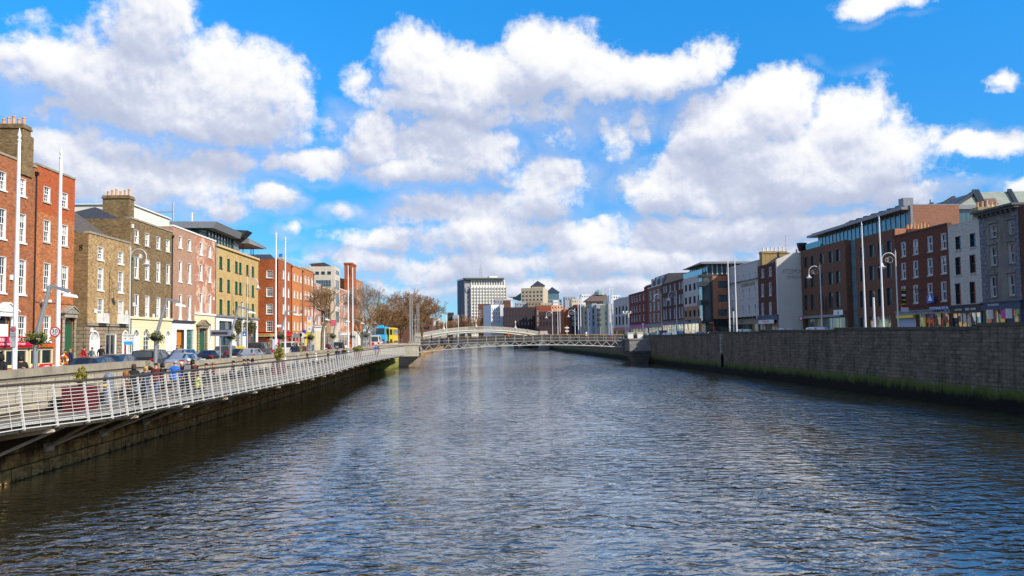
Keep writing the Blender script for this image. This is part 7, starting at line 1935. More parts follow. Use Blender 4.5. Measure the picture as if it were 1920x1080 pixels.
# ------------------------------------------------------------------ people
skin_m = surf('skin', (.50, .27, .18), .55, .1); shoe_m = surf('dark_shoes', (.02, .018, .016), .6, .15); eye_m = surf('dark_eye', (.02, .015, .012), .4, .1); lip_m = surf('lip', (.32, .10, .08), .5, .1)
def figure(pose):
    V = []; E = []; Rr = []; Z = []
    def add(p, r, par, zone):
        V.append(p); Rr.append(r); Z.append(zone)
        if par is not None: E.append((par, len(V) - 1))
        return len(V) - 1
    sit = pose == 'sit'
    h = .50 if sit else .94
    lean = -.10 if sit else -.03
    pel = add((0, 0, h), (.15, .12), None, 'T')
    sp = add((0, lean * .4, h + .20), (.145, .105), pel, 'J')
    ch = add((0, lean * .8, h + .40), (.165, .115), sp, 'J')
    nk = add((0, lean, h + .55), (.06, .06), ch, 'J')
    hb = add((0, lean - .02, h + .635), (.076, .082), nk, 'S')
    ht = add((0, lean - .015, h + .725), (.074, .086), hb, 'S')
    for s in (-1, 1):
        sh = add((s * .185, lean * .8, h + .45), (.068, .068), ch, 'J')
        if sit: e = (s * .25, lean - .05, h + .18); w = (s * .16, -.30, h + .12)
        elif pose == 'walk': e = (s * .25, .06 + s * .07, h + .18); w = (s * .24, -.06 + s * .17, h - .05)
        elif pose == 'phone': e = (s * .25, -.02, h + .19); w = (s * .12, -.26, h + .27) if s > 0 else (s * .26, -.02, h - .06)
        else: e = (s * .245, .03, h + .17); w = (s * .235, -.05, h - .06)
        el = add(e, (.052, .052), sh, 'J'); wr = add(w, (.034, .034), el, 'J')
        d = (Vector(w) - Vector(e)).normalized(); add(tuple(Vector(w) + d * .07), (.036, .022), wr, 'S')
        hp = add((s * .09, 0, h - .07), (.095, .095), pel, 'T')
        if sit: k = (s * .12, -.42, h + .0); a = (s * .12, -.44, .09)
        elif pose == 'walk': k = (s * .10, -.06 - s * .13, .50); a = (s * .10, .06 - s * .24, .09 + (.05 if s < 0 else 0))
        else: k = (s * .10, -.02, .49); a = (s * .105, .01, .085)
        kn = add(k, (.068, .068), hp, 'T'); an = add(a, (.046, .046), kn, 'T')
        add((a[0] * 1.05, a[1] - .15, a[2] - .045), (.04, .034), an, 'B')
    me = bpy.data.meshes.new('body'); me.from_pydata(V, E, [])
    o = bpy.data.objects.new('body', me); col.objects.link(o)
    o.modifiers.new('skin', 'SKIN'); sb = o.modifiers.new('sub', 'SUBSURF'); sb.levels = 1; sb.render_levels = 1
    for i, r in enumerate(Rr): me.skin_vertices[0].data[i].radius = r
    me.skin_vertices[0].data[0].use_root = True
    bpy.context.view_layer.update()
    dg = bpy.context.evaluated_depsgraph_get()
    m2 = bpy.data.meshes.new_from_object(o.evaluated_get(dg))
    bpy.data.objects.remove(o)
    b = MB(); b.v = [tuple(v.co) for v in m2.vertices]
    zi = {'S': 0, 'J': 1, 'T': 2, 'B': 3}
    segs = [(Vector(V[a]), Vector(V[c]), Z[c]) for a, c in E]
    for p in m2.polygons:
        c = p.center; best = None
        for a, q, z in segs:
            ab = q - a; t = max(0, min(1, (c - a).dot(ab) / ab.length_squared)); dd = (c - (a + ab * t)).length
            if best is None or dd < best[0]: best = (dd, z)
        b.f.append(tuple(p.vertices)); b.m.append(zi[best[1]])
    # face, ears, fingers
    hx = Vector((0, lean - .02, h + .68))
    b.prism([hx + Vector((-.014, -.078, -.028)), hx + Vector((.014, -.078, -.028)), hx + Vector((0, -.082, .02))], (0, 0, 0), (0, -.026, -.004), 0)
    for s in (-1, 1):
        b.box(s * .032 - .012, s * .032 + .012, hx.y - .086, hx.y - .074, hx.z + .012, hx.z + .026, 4)
        b.box(s * .08 - .008, s * .08 + .008, hx.y - .005, hx.y + .03, hx.z - .02, hx.z + .035, 0)
    b.box(-.022, .022, hx.y - .082, hx.y - .07, hx.z - .056, hx.z - .046, 5)
    k = 0
    for i, (z, e) in enumerate(zip(Z[1:], E)):
        if z == 'S' and e[0] not in (nk, hb):
            a, c = Vector(V[e[0]]), Vector(V[e[1]]); d = (c - a).normalized(); x = d.cross(Vector((0, 1, 0))).normalized()
            y = d.cross(x)
            for j, (o_, L_) in enumerate(((-.024, .065), (-.008, .078), (.008, .074), (.024, .056))):
                p = c + y * o_ + d * .012; b.tube([p, p + d * L_ * .55, p + d * L_ * .9 + x * .012], [.009, .008, .006], 4, 0)
            p = c - d * .03 - y * .034; b.tube([p, p + (d * .7 - y * .6) * .05], [.010, .007], 4, 0)
    me = b.mesh('body', [skin_m, black, black, shoe_m, eye_m, lip_m], smooth=True)
    q = MB(); c = (0, lean - .008, h + .70)
    q.lathe([(.094, -.02), (.102, .02), (.096, .06), (.07, .092), (.03, .108), (.005, .11)], c, 12, sy=1.05)
    q.v = [(x, y + (.02 if z < c[2] + .04 else 0), z) for x, y, z in q.v]
    hair = q.mesh('hair', black, smooth=True)
    q = MB(); q.lathe([(.094, -.14), (.105, -.08), (.106, .0), (.1, .05), (.07, .095), (.005, .112)], (c[0], c[1] + .022, c[2]), 12)
    longh = q.mesh('hair', black, smooth=True)
    q = MB(); q.lathe([(.125, -.13), (.118, -.02), (.112, .05), (.08, .1), (.005, .125)], (c[0], c[1] + .022, c[2]), 12)
    hood = q.mesh('hood', black, smooth=True)
    q = MB(); q.hexa([(-.15, lean + .10, h + .12), (.15, lean + .10, h + .12), (.15, lean + .26, h + .12), (-.15, lean + .26, h + .12), (-.13, lean + .10, h + .50), (.13, lean + .10, h + .50), (.12, lean + .2, h + .50), (-.12, lean + .2, h + .50)])
    pack = q.mesh('backpack', black)
    # coat hem
    q = MB(); q.lathe([(.19, -.16), (.185, -.05), (.165, .12)], (0, lean * .2, h), 12, sy=.78)
    coat = q.mesh('coat', black, smooth=True)
    return me, hair, longh, hood, pack, coat
FIG = {p: figure(p) for p in ('walk', 'stand', 'sit', 'phone')}
def cl(n, c): return surf(n, c, .85, .15, 6)
HAIRS = {'brown': cl('brown_hair', (.06, .03, .015)), 'black': cl('black_hair', (.012, .010, .010)), 'grey': cl('grey_hair', (.35, .34, .33)), 'blond': cl('blond_hair', (.45, .28, .09)), 'white': cl('white_hair', (.65, .64, .62)), 'ginger': cl('ginger_hair', (.28, .09, .02))}
CLO = {'black': cl('black_cloth', (.014, .014, .016)), 'navy': cl('navy_cloth', (.015, .025, .07)), 'red': cl('red_cloth', (.42, .02, .03)), 'blue': cl('bright_blue_cloth', (.02, .16, .62)), 'denim': cl('denim', (.07, .11, .20)), 'maroon': cl('maroon_cloth', (.12, .02, .02)),
       'green': cl('sage_green_cloth', (.22, .30, .16)), 'white': cl('white_cloth', (.70, .70, .68)), 'grey': cl('grey_cloth', (.20, .20, .22)), 'brown': cl('brown_cloth', (.13, .07, .04)), 'orange': cl('orange_cloth', (.62, .14, .02)), 'purple': cl('purple_blue_cloth', (.10, .08, .40)), 'olive': cl('olive_cloth', (.10, .11, .05)), 'yellow': cl('fluorescent_yellow_cloth', (.75, .85, .05))}
def person(label, x, y, z, face, pose, jacket, trousers, hair='brown', style_='short', extra=None, k=1.0, group='people on the boardwalk', extra_c='denim'):
    """face: heading in degrees; 0 looks back along the river towards the near bridge"""
    me, hr, lg, hd, pk, ct = FIG[pose]
    o = bpy.data.objects.new('person', me); col.objects.link(o)
    o.location = (x, y, z); o.rotation_euler = (0, 0, R(face)); o.scale = (k, k, k)
    for i, m in enumerate((skin_m, CLO[jacket], CLO[trousers], shoe_m, eye_m, lip_m)):
        o.material_slots[i].link = 'OBJECT'; o.material_slots[i].material = m
    tag(o, label, 'person', group)
    def ch(m_, mat):
        c = bpy.data.objects.new(m_.name.split('.')[0], m_); col.objects.link(c); c.parent = o
        c.material_slots[0].link = 'OBJECT'; c.material_slots[0].material = mat
    if style_ == 'hood': ch(hd, CLO[jacket])
    else: ch(lg if style_ == 'long' else hr, HAIRS[hair])
    if pose != 'sit': ch(ct, CLO[jacket])
    if extra == 'pack': ch(pk, CLO[extra_c])
    return o
def onboard(label, u, v, X, *a, **kw):
    Y = onX(u, v, X).y; return person(label, X, Y, DZ, *a, **kw)
BX = WXL + .75
onboard('person with red-brown hair bent over beside the bin', 231, 700, -14.6, 100, 'sit', 'brown', 'black', 'ginger', 'long', k=1.12)
onboard('person in a black leather jacket with fair brown hair, beyond the bin', 251, 693, -15.0, 200, 'walk', 'black', 'denim', 'brown', 'long', k=.97)
onboard('small fair haired person in a navy coat next to the black leather jacket', 273, 697, -14.8, 20, 'walk', 'navy', 'denim', 'blond', 'long', k=.9)
onboard('man in a dark jumper facing the near bridge', 292.5, 691, -15.2, 0, 'walk', 'maroon', 'denim', 'brown', 'short', k=.95)
onboard('person in a black hooded coat beside the man in the dark jumper', 304, 692, -15.3, 60, 'walk', 'black', 'denim', 'black', 'hood', k=.93)
onboard('broad man in a bright blue jacket seen from behind', 328, 682, -14.6, 180, 'stand', 'blue', 'grey', 'grey', 'short', k=.99)
onboard('person with a pale cap close behind the bright blue jacket', 340, 689, -14.9, 10, 'walk', 'red', 'denim', 'white', 'short', k=.93)
onboard('grey haired man in a dark coat carrying a grey pack', 353, 677, -14.4, 180, 'walk', 'black', 'black', 'white', 'short', 'pack', k=1.03, extra_c='grey')
onboard('woman in a maroon coat beside the grey haired man', 361, 679, -14.3, 20, 'walk', 'maroon', 'black', 'black', 'long', k=1.0)
onboard('fluorescent yellow vest wearer crouched behind the railing', 369, 704, -13.7, 150, 'sit', 'yellow', 'black', 'brown', 'short', k=.8)
onboard('dark haired person in black sitting against the parapet', 390, 684, BX, -60, 'sit', 'black', 'black', 'black', 'short', k=1.02)
onboard('person with ginger hair sitting against the parapet beside the dark haired one', 403, 687, BX, -70, 'sit', 'maroon', 'denim', 'ginger', 'short', k=1.02)
onboard('person in black leaning back on the parapet alone', 440.5, 683, BX, -90, 'sit', 'black', 'denim', 'black', 'short', k=1.02)
onboard('first of three friends in black seated by the golden shrub', 460.5, 675, BX, -60, 'sit', 'black', 'black', 'black', 'short', k=1.05)
onboard('middle of three friends seated by the golden shrub, in navy', 468, 675, BX, -70, 'sit', 'navy', 'denim', 'black', 'short', k=1.05)
onboard('third of three friends seated by the golden shrub, in grey', 476, 676, BX, -80, 'sit', 'grey', 'denim', 'black', 'long', k=1.05)
onboard('grey clad person seated past the second planter', 560, 666, BX, -100, 'sit', 'grey', 'denim', 'grey', 'short', k=1.0)
onboard('dark haired person seated past the second planter, beside the grey clad one', 578, 664, BX, -80, 'sit', 'black', 'brown', 'brown', 'long', k=1.05)
onboard('person in a pale blue top seated alone on the boardwalk bench', 594, 662, BX, -90, 'sit', 'white', 'denim', 'white', 'short', k=1.0)
onboard('person in a black jacket leaning on the rail wall beneath the maroon hatchback', 617, 660, BX, -60, 'sit', 'black', 'black', 'brown', 'short', k=1.1)
onboard('person in a navy jacket walking away, first of a close pair', 633, 655, -14.2, 180, 'walk', 'navy', 'navy', 'brown', 'short', k=1.0)
onboard('person in a dark coat walking away with red sleeves, second of a close pair', 645, 654, -14.1, 180, 'walk', 'black', 'black', 'brown', 'short', k=1.02)
onboard('person in a purple-blue jacket walking at the far end of the boardwalk', 705, 636, -13.7, 180, 'walk', 'purple', 'brown', 'black', 'short', k=1.05)
onboard('person in brown beside the purple-blue jacket at the far end of the boardwalk', 709, 643, -13.8, 150, 'walk', 'maroon', 'black', 'black', 'short', k=.95)
GP = 'people on the sunny quay pavement'
def onquay(label, u, v, X, *a, **kw):
    Y = onX(u, v, X).y; return person(label, X, Y, kw.pop('z', GL), *a, group=GP, **kw)
onquay('man in a bright red jacket walking past the stone house side', 157, 655, -32.6, 150, 'walk', 'red', 'black', 'brown', 'short', k=1.04)
onquay('person in sage green with a blue backpack before the white arched door', 172.5, 655, -33.2, 170, 'walk', 'green', 'denim', 'brown', 'short', 'pack', k=1.0)
onquay('person in black to the right of the blue backpack, before the stone ground floor', 189.5, 655, -32.8, 190, 'walk', 'black', 'black', 'brown', 'short', k=1.08)
onquay('man in navy standing by the life ring, turned to his companion', 131, 668, -31.6, 160, 'stand', 'navy', 'navy', 'blond', 'short', k=.95)
onquay('companion in a navy and red jacket by the life ring', 122, 668, -31.8, 200, 'stand', 'maroon', 'navy', 'brown', 'short', k=.95)
onquay('woman in a black hood with a maroon skirt before the road train', 39, 680, -17.9, 30, 'phone', 'black', 'maroon', 'brown', 'hood', k=.98)
onquay('person in a black coat cut by the picture edge before the road train', 1, 680, -17.75, 170, 'stand', 'black', 'black', 'black', 'hood', k=1.02)
onquay('couple member in black behind the silver-blue hatchback', 331, 652, -31.5, 120, 'stand', 'black', 'black', 'brown', 'short')
onquay('couple member in dark brown behind the silver-blue hatchback', 339, 652, -31.6, 100, 'stand', 'brown', 'black', 'brown', 'long')
onquay('person in a black and white top by the pub board', 503, 655, -31.5, 60, 'walk', 'black', 'denim', 'blond', 'long')
onquay('person in blue jeans first in a knot of pedestrians by the cream shops', 549, 655, -18.6, 160, 'walk', 'navy', 'denim', 'brown', 'short')
onquay('person in black in a knot of pedestrians by the cream shops', 556, 655, -18.4, 190, 'walk', 'black', 'black', 'brown', 'long')
onquay('person in an olive coat in a knot of pedestrians by the cream shops', 562.5, 655, -18.2, 200, 'walk', 'olive', 'brown', 'black', 'short')
onquay('person in a dark red top by the grey hatchback', 569, 655, -18.7, 20, 'walk', 'maroon', 'black', 'black', 'short')
onquay('person in an orange top at the foot of the third flagpole pair', 654.5, 645, -18.6, 20, 'walk', 'orange', 'denim', 'ginger', 'long')
onquay('person in white and red by the pale bare tree', 699, 640, -18.4, 20, 'walk', 'red', 'white', 'brown', 'short')
GB = 'people crossing the footbridges'
def onbridge(label, t, d, face, *a, **kw): return person(label, fx(t), fy(t) + d, fz(t) + .04, face, *a, group=GB, **kw)
onbridge('person in a black top near the sunny end of the truss footbridge', .055, 1.5, 80, 'walk', 'black', 'denim', 'black', 'short')
onbridge('person in dark blue a few posts along the truss footbridge', .13, 2.2, -80, 'walk', 'navy', 'denim', 'brown', 'short')
onbridge('person with pink sleeves beyond the dark blue one on the truss footbridge', .175, 2.2, 100, 'walk', 'grey', 'denim', 'brown', 'short')
onbridge('person with an orange bag low in the middle of the truss footbridge', .425, 1.5, 80, 'walk', 'orange', 'black', 'brown', 'short')
onbridge('person in a white top and red skirt on the truss footbridge', .815, 1.6, 60, 'walk', 'white', 'red', 'brown', 'long', k=1.05)
onbridge('person in blue and red close to the shaded end of the truss footbridge', .94, 1.6, -70, 'walk', 'blue', 'red', 'brown', 'short', k=.95)
def onarch(label, t, *a, **kw): return person(label, ax(t), YA + 1.6, a_deck(t), *a, group=GB, **kw)
onarch('person in dark clothes at the stepped end of the white arch bridge', .90, 80, 'walk', 'black', 'denim', 'black', 'short')
onarch('person in red high on the white arch bridge', .70, -80, 'walk', 'red', 'black', 'brown', 'short')
onarch('person in orange past the crown of the white arch bridge', .62, 80, 'walk', 'orange', 'denim', 'brown', 'short')
def onright(label, u, X, v=612, *a, **kw):
    Y = onX(u, v, X).y; return person(label, X, Y, kw.pop('z', GR), *a, group='people on the shaded quay pavement', **kw)
onright('person in black passing the black shop front', 1793.5, 47.5, 606, -10, 'walk', 'black', 'black', 'black', 'short', k=1.06)
onright('second person in black by the bright panes of the black shop', 1827, 48.3, 606, 180, 'walk', 'black', 'black', 'brown', 'short', k=1.06)
onright('person in a light blue top by the far end of the footbridge piers', 1021, 22, 635, 10, 'walk', 'blue', 'denim', 'brown', 'short', k=1.2, z=GR)

# ------------------------------------------------------------------ bare winter trees
bark = surf('grey_brown_bark', (.20, .15, .10), .95, .3, 3, bump=.4); barkp = surf('pale_bark', (.36, .31, .25), .95, .3, 3, bump=.4)
twig_m = surf('red_brown_twigs', (.28, .155, .07), .95, .3, 2); twig_p = surf('pale_grey_twigs', (.32, .26, .21), .95, .3, 2); twig_b = surf('brown_twigs', (.24, .14, .065), .95, .3, 2)
def bare_tree(label, base, h, spread, seed, mt, mc, levels=6, lean=(0, 0), r0=.22, forkz=.3, twig=.018, group='bare winter trees', kids=(2, 3), top_up=.25, trunk_pts=None):
    rnd = random.Random(seed)
    t = thing('bare_tree', label, 'tree', base, 0, group)
    tr = MB(); cr = MB()
    B = Vector(base)
    F0 = B + Vector((lean[0], lean[1], h * forkz))
    path = trunk_pts or [B, B + (F0 - B) * .5 + Vector((lean[0] * .1, 0, 0)), F0]
    tr.tube(path, [r0 * (1.15 - .45 * i / (len(path) - 1)) for i in range(len(path))], 8)
    def grow(p, d, L, r, lv):
        n = 3 if lv < 3 else 2
        pts = [p]; dd = d.copy()
        for i in range(n):
            dd = (dd + Vector((rnd.gauss(0, .16), rnd.gauss(0, .16), rnd.gauss(0, .10) + .05))).normalized()
            pts.append(pts[-1] + dd * L / n)
        r1 = max(twig, r * .62)
        tgt = tr if lv < 2 else cr
        tgt.tube(pts, [max(twig, r + (r1 - r) * i / n) for i in range(n + 1)], 6 if lv < 2 else (4 if lv < 4 else 3), cap=False)
        if lv >= levels: return
        k = rnd.randint(*kids) + (1 if lv == 0 else 0)
        for i in range(k):
            a = rnd.uniform(0, 6.283); sp = rnd.uniform(.35, .85) * spread
            o = dd.orthogonal().normalized(); o = Matrix.Rotation(a, 3, dd) @ o
            nd = (dd + o * sp + Vector((0, 0, top_up * .4))).normalized()
            q = pts[-1] if i < 2 or lv > 3 else pts[-2]
            grow(q, nd, L * rnd.uniform(.62, .86), r1, lv + 1)
    L0 = (h * (1 - forkz)) / 3.0
    for i in range(4):
        a = i * 1.57 + rnd.uniform(-.5, .5)
        grow(path[-1] - Vector((0, 0, .1)), Vector((math.cos(a) * .55 * spread, math.sin(a) * .55 * spread, 1)).normalized(), L0, r0 * .6, 0)
    part('trunk', tr, mt, t); c = part('crown', cr, mc, t)
    return t
def tp(u, v, Y): return onY(u, v, Y)
Yt = 96.0
b0 = Vector((onY(604, 660, Yt).x, Yt, GL))
pts = [b0, Vector((onY(604.5, 625, Yt).x, Yt, zat(604, 625, Yt))), Vector((onY(607, 610, Yt).x, Yt, zat(607, 610, Yt))), Vector((onY(614, 602, Yt).x, Yt, zat(614, 602, Yt)))]
bare_tree('bare tree with a leaning trunk and spreading crown before the low brick houses', tuple(b0), 6.8, 1.1, 5, bark, twig_b, 6, forkz=.42, r0=.20, twig=.013, trunk_pts=pts)
Yt = 138.0
b0 = onY(694, 640, Yt)
bare_tree('pale bare tree with a tall open crown beyond the corner brick house', (b0.x, Yt, GL), 10.6, .95, 11, barkp, twig_p, 7, r0=.24, twig=.014, forkz=.30)
Yt = 122.0
b0 = onY(678, 640, Yt); bare_tree('small bare brown tree before the orange-red corner house', (b0.x, Yt, GL), 6.2, 1.0, 23, bark, twig_b, 5, r0=.16, twig=.018, forkz=.35)
for i, (lb, u, Y, vt, sp, sd) in enumerate((('large rounded russet tree crown behind the grey masts', 775, 215, 548, .95, 31), ('russet tree crown close to the grey masts, nearer the bus', 752, 225, 556, 1.0, 32), ('russet bare tree behind the blue bus', 722, 215, 572, 1.0, 33),
         ('russet bare tree at the outer edge beside the far river', 792, 235, 565, 1.0, 34), ('low russet tree between bus and masts', 738, 240, 575, 1.05, 35), ('dark bare tree behind the pale tree', 706, 190, 560, 1.0, 36))):
    b0 = onY(u, 640, Y); zt = zat(u, vt, Y)
    bare_tree(lb, (b0.x, Y, GL), (zt - GL) * .90, sp, sd, bark, twig_m if i != 5 else twig_b, 7 if i in (0, 1, 2, 3) else 6, r0=.35, twig=.03, forkz=.22, kids=(2, 3), group='russet bare trees beyond the footbridge')
for i, (lb, u, Y, vt, sd) in enumerate((('far brown tree under the dark flank of the tower block', 866, 430, 598, 41), ('far brown tree at the foot of the white grid tower', 880, 425, 594, 42), ('far brown tree before the small dark far houses', 846, 440, 603, 43), ('far brown tree by the green spire', 826, 450, 603, 44), ('far brown tree past the lamps of the arch bridge', 905, 432, 601, 45))):
    b0 = onY(u, 640, Y); zt = zat(u, vt, Y)
    bare_tree(lb, (b0.x, Y, GL), zt - GL, 1.1, sd, bark, twig_m, 6, r0=.4, twig=.055, forkz=.2, group='russet bare trees beyond the arch bridge')
# evergreen trees in tubs before the yellow offices
tl = [surf('bay_leaf', (.10, .095, .025), .6, .4, 5), surf('bay_leaf_dark', (.035, .045, .012), .6, .4, 5), surf('bay_leaf_light', (.20, .17, .05), .6, .4, 5)]
for lb, u, v, w_, h_ in (('slim potted olive-leaved tree by the tall entrance slot', 446.5, 612, 9, 30), ('round potted olive-leaved tree before the second large office window', 468, 613, 17, 32)):
    Y = onX(u, v, -33.6).y; c_ = onY(u, v, Y); rr = w_ * Y / 1536 * .62; hh = h_ * Y / 1536 * .5
    t = thing('potted_tree', lb, 'tree', (c_.x, Y, GL), 0, 'potted trees before the yellow offices')
    m = MB(); leaves(m, tuple(c_), rr * 1.15, hh * 1.1, 1300, .11, seed=int(u), ry=rr * 1.1); part('crown', m, tl, t)
    q = MB(); q.tube([(c_.x, Y, GL + .5), (c_.x + .05, Y, c_.z)], [.07, .04], 6); part('trunk', q, bark, t)
    q = MB(); q.lathe([(.35, 0), (.45, .7), (.5, .75), (.42, .76)], (c_.x, Y, GL), 12); part('tub', q, darkgrey, t)
# ------------------------------------------------------------------ far buildings where the river bends
def block(name, label, u0, u1, vt, Y, wall, depth=14, rows=0, cols=0, v0=None, v1=None, st='far', cop=None, side=None, base_v=None, wh=.6, ww=.5, zb=None, grp=None, turn=0.0):
    """a far building whose front faces the near bridge, turned by TURN degrees"""
    a, b = onY(u0, 600, Y), onY(u1, 600, Y)
    n = Vector((math.sin(R(turn)), -math.cos(R(turn)), 0)); F = Fac((a.x, Y), (n.x, n.y))
    W = F.sx(u1, 600)
    z1 = F.zx((u0 + u1) / 2, vt); zb = GL if zb is None else zb
    wins = []
    if rows:
        za, zc = F.zx((u0 + u1) / 2, v1), F.zx((u0 + u1) / 2, v0)
        ph = (zc - za) / rows; pw = W / cols
        for i in range(cols):
            for j in range(rows):
                wins.append((round(pw * (i + .5) - pw * ww / 2, 2), round(pw * (i + .5) + pw * ww / 2, 2), round(za + ph * (j + .5) - ph * wh / 2, 2), round(za + ph * (j + .5) + ph * wh / 2, 2), st))
    r, _ = house(name, label, F, W, zb, z1, wall, wins, roof='flat', depth=depth, cop=cop, simple=True, group=grp, side_wall=side, reveal=.15)
    return r, F, W, z1
FG = 'far buildings at the bend of the river'
fb1 = masonry('far_brown_brick', (.20, .085, .06), (.16, .07, .05), (.15, .09, .07), stain=.2, blotch=.25)
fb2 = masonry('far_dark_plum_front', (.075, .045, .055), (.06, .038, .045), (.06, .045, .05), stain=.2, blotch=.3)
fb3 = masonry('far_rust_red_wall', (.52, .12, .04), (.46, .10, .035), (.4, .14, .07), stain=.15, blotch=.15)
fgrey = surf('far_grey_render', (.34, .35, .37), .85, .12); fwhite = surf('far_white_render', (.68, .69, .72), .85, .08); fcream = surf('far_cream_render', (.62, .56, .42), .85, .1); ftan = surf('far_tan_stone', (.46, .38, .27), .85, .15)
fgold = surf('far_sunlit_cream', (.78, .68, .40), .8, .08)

# tower block with a white grid front
YT = 520.0
tw = thing('tower_block', 'tall white gridded office tower with a dark glass flank and a lattice mast', 'building', (0, YT + 8, GL))
a = onY(883.5, 560, YT)
turn = 10
n = Vector((math.sin(R(turn)), -math.cos(R(turn)), 0)); FT = Fac((a.x, YT), (n.x, n.y)); WT = FT.sx(950, 560)
zT1, zT0 = FT.zx(916, 537), GL
zTt = FT.zx(916, 525)
tw_w = surf('tower_white_concrete', (.74, .72, .66), .8, .06)
gridpane = glass('tower_dark_glass', (.03, .035, .045), curtain=(.25, .26, .27), share=.5)
nc, nr = 12, 15
q = MB(); pw = WT / nc; zg0 = GL + 4; ph = (zT1 - .6 - zg0) / nr
hs = []
for i in range(nc):
    for j in range(nr): hs.append((pw * i + pw * .15, pw * (i + 1) - pw * .15, zg0 + ph * j + ph * .14, zg0 + ph * (j + 1) - ph * .2))
wall_grid(q, FT, WT, zT0, zT1, hs, .45)
part('grid_front', q, tw_w, tw)
q = MB()
for k in range(nc + 1): FT.box(q, pw * k - .22, pw * k + .22, zg0, zT1, .003, .4)
part('grid_rib', q, tw_w, tw)
q = MB(); FT.box(q, .05, WT - .05, zg0, zT1 - .1, -.5, -.46); part('front_glazing', q, gridpane, tw)
q = MB()
for i in range(nc):
    for j in range(nr): FT.box(q, pw * (i + .5) - .1, pw * (i + .5) + .1, zg0 + ph * j + ph * .14, zg0 + ph * (j + 1) - ph * .2, -.4, -.1)
for j in range(nr): FT.box(q, .1, WT - .1, zg0 + ph * (j + .5) - .08, zg0 + ph * (j + .5) + .08, -.455, -.42)
part('mullion', q, tw_w, tw)
hs2 = []
for i in range(13): hs2.append((WT * .02 + (WT * .93) * i / 13 + .3, WT * .02 + WT * .93 * (i + 1) / 13 - .3, zT1 + .9, zTt - .5))
q = MB(); Ft2 = Fac(tuple(FT.P(0, 0, -1.0))[:2], (n.x, n.y)); wall_grid(q, Ft2, WT * .97, zT1 - .05, zTt, hs2, .4); part('top_storey', q, tw_w, tw)
q = MB(); Ft2.box(q, .1, WT * .965, zT1, zTt - .1, -.5, -.42); Ft2.box(q, WT * .96, WT * .968, zT1, zTt, -12, -.02); part('top_glazing', q, gridpane, tw)
q = MB(); Ft2.box(q, -3.4, WT * .93, zTt + .02, zTt + .9, -12, 1.6); Ft2.box(q, -4.6, WT * .93, zTt + .9, zTt + 1.4, -13, 2.4); part('roof_slab', q, surf('pale_green_roof_edge', (.20, .24, .18), .7, .15), tw)
q = MB(); Ft2.box(q, WT * .55, WT * .78, zTt + 1.7, zTt + 2.9, -10, -3); part('plant_room', q, tw_w, tw)
# stair core and dark flank to the left of the white front
FS = Fac(tuple(FT.P(-3.9, 0, -1.5))[:2], (n.x, n.y))
q = MB(); FS.box(q, 0, 3.88, GL, zTt - .4, -14, 0); part('stair_core', q, surf('grey_stair_core', (.36, .35, .36), .85, .1), tw)
q = MB()
for k in range(9): FS.box(q, 1.6, 2.4, GL + 5 + k * 3.1, GL + 6.6 + k * 3.1, .003, .06)
part('stair_window', q, pane_d, tw)
c_ = FS.P(1.9, zTt - 6.2, .1); q = MB()
for k in range(16):
    t0, t1 = 2 * math.pi * k / 16, 2 * math.pi * (k + 1) / 16
    if k in (4, 5): continue
    q.bar(c_ + FS.T * 1.5 * math.cos(t0) + Vector((0, 0, 1.9 * math.sin(t0))), c_ + FS.T * 1.5 * math.cos(t1) + Vector((0, 0, 1.9 * math.sin(t1))), .45, .15)
part('emblem', q, black, tw)
p0_, p1_ = onY(858.5, 560, YT + 14), FS.P(0, 0, -2.0)
dk = Vector((p1_.x - p0_.x, p1_.y - p0_.y, 0)); nn = Vector((dk.y, -dk.x, 0)).normalized(); FD = Fac((p0_.x, p0_.y), (nn.x, nn.y)); WD_ = dk.length
zD = zat(866, 526, YT + 10)
q = MB(); FD.box(q, 0, WD_, GL, zD, -10, 0); part('flank', q, surf('dark_blue_flank_glass', (.09, .125, .19), .35, .2, .3), tw)
q = MB()
for k in range(6): FD.box(q, WD_ * k / 5 - .16, WD_ * k / 5 + .16, GL, zD, .003, .3)
part('flank_rib', q, surf('slate_blue_rib', (.12, .14, .18), .6, .1), tw)
q = MB(); FD.box(q, -.2, WD_ + .2, zD, zD + .9, -10, .4); part('flank_cap', q, tw_w, tw)
pm = onY(901, 519, YT + 6); zm1 = zat(901, 504, YT + 6)
q = MB()
for sx_, sy_ in ((-1, -1), (1, -1), (1, 1), (-1, 1)): q.bar((pm.x + sx_ * 1.1, pm.y + sy_, zTt + 1.7), (pm.x + sx_ * .8, pm.y + sy_ * .7, zm1), .16)
for k in range(5):
    z0, z1 = zTt + 1.7 + (zm1 - zTt - 1.7) * k / 5, zTt + 1.7 + (zm1 - zTt - 1.7) * (k + 1) / 5
    for sx_ in (-1, 1): q.bar((pm.x - sx_ * 1.0, pm.y - 1, z0), (pm.x + sx_ * 1.0, pm.y - 1, z1), .1)
    q.bar((pm.x - 1, pm.y - 1, z1), (pm.x + 1, pm.y - 1, z1), .1)
q.tube([(pm.x, pm.y, zm1), (pm.x, pm.y, zm1 + 3)], .14, 5)
part('lattice_mast', q, surf('mast_grey', (.35, .36, .38), .6, .1), tw)

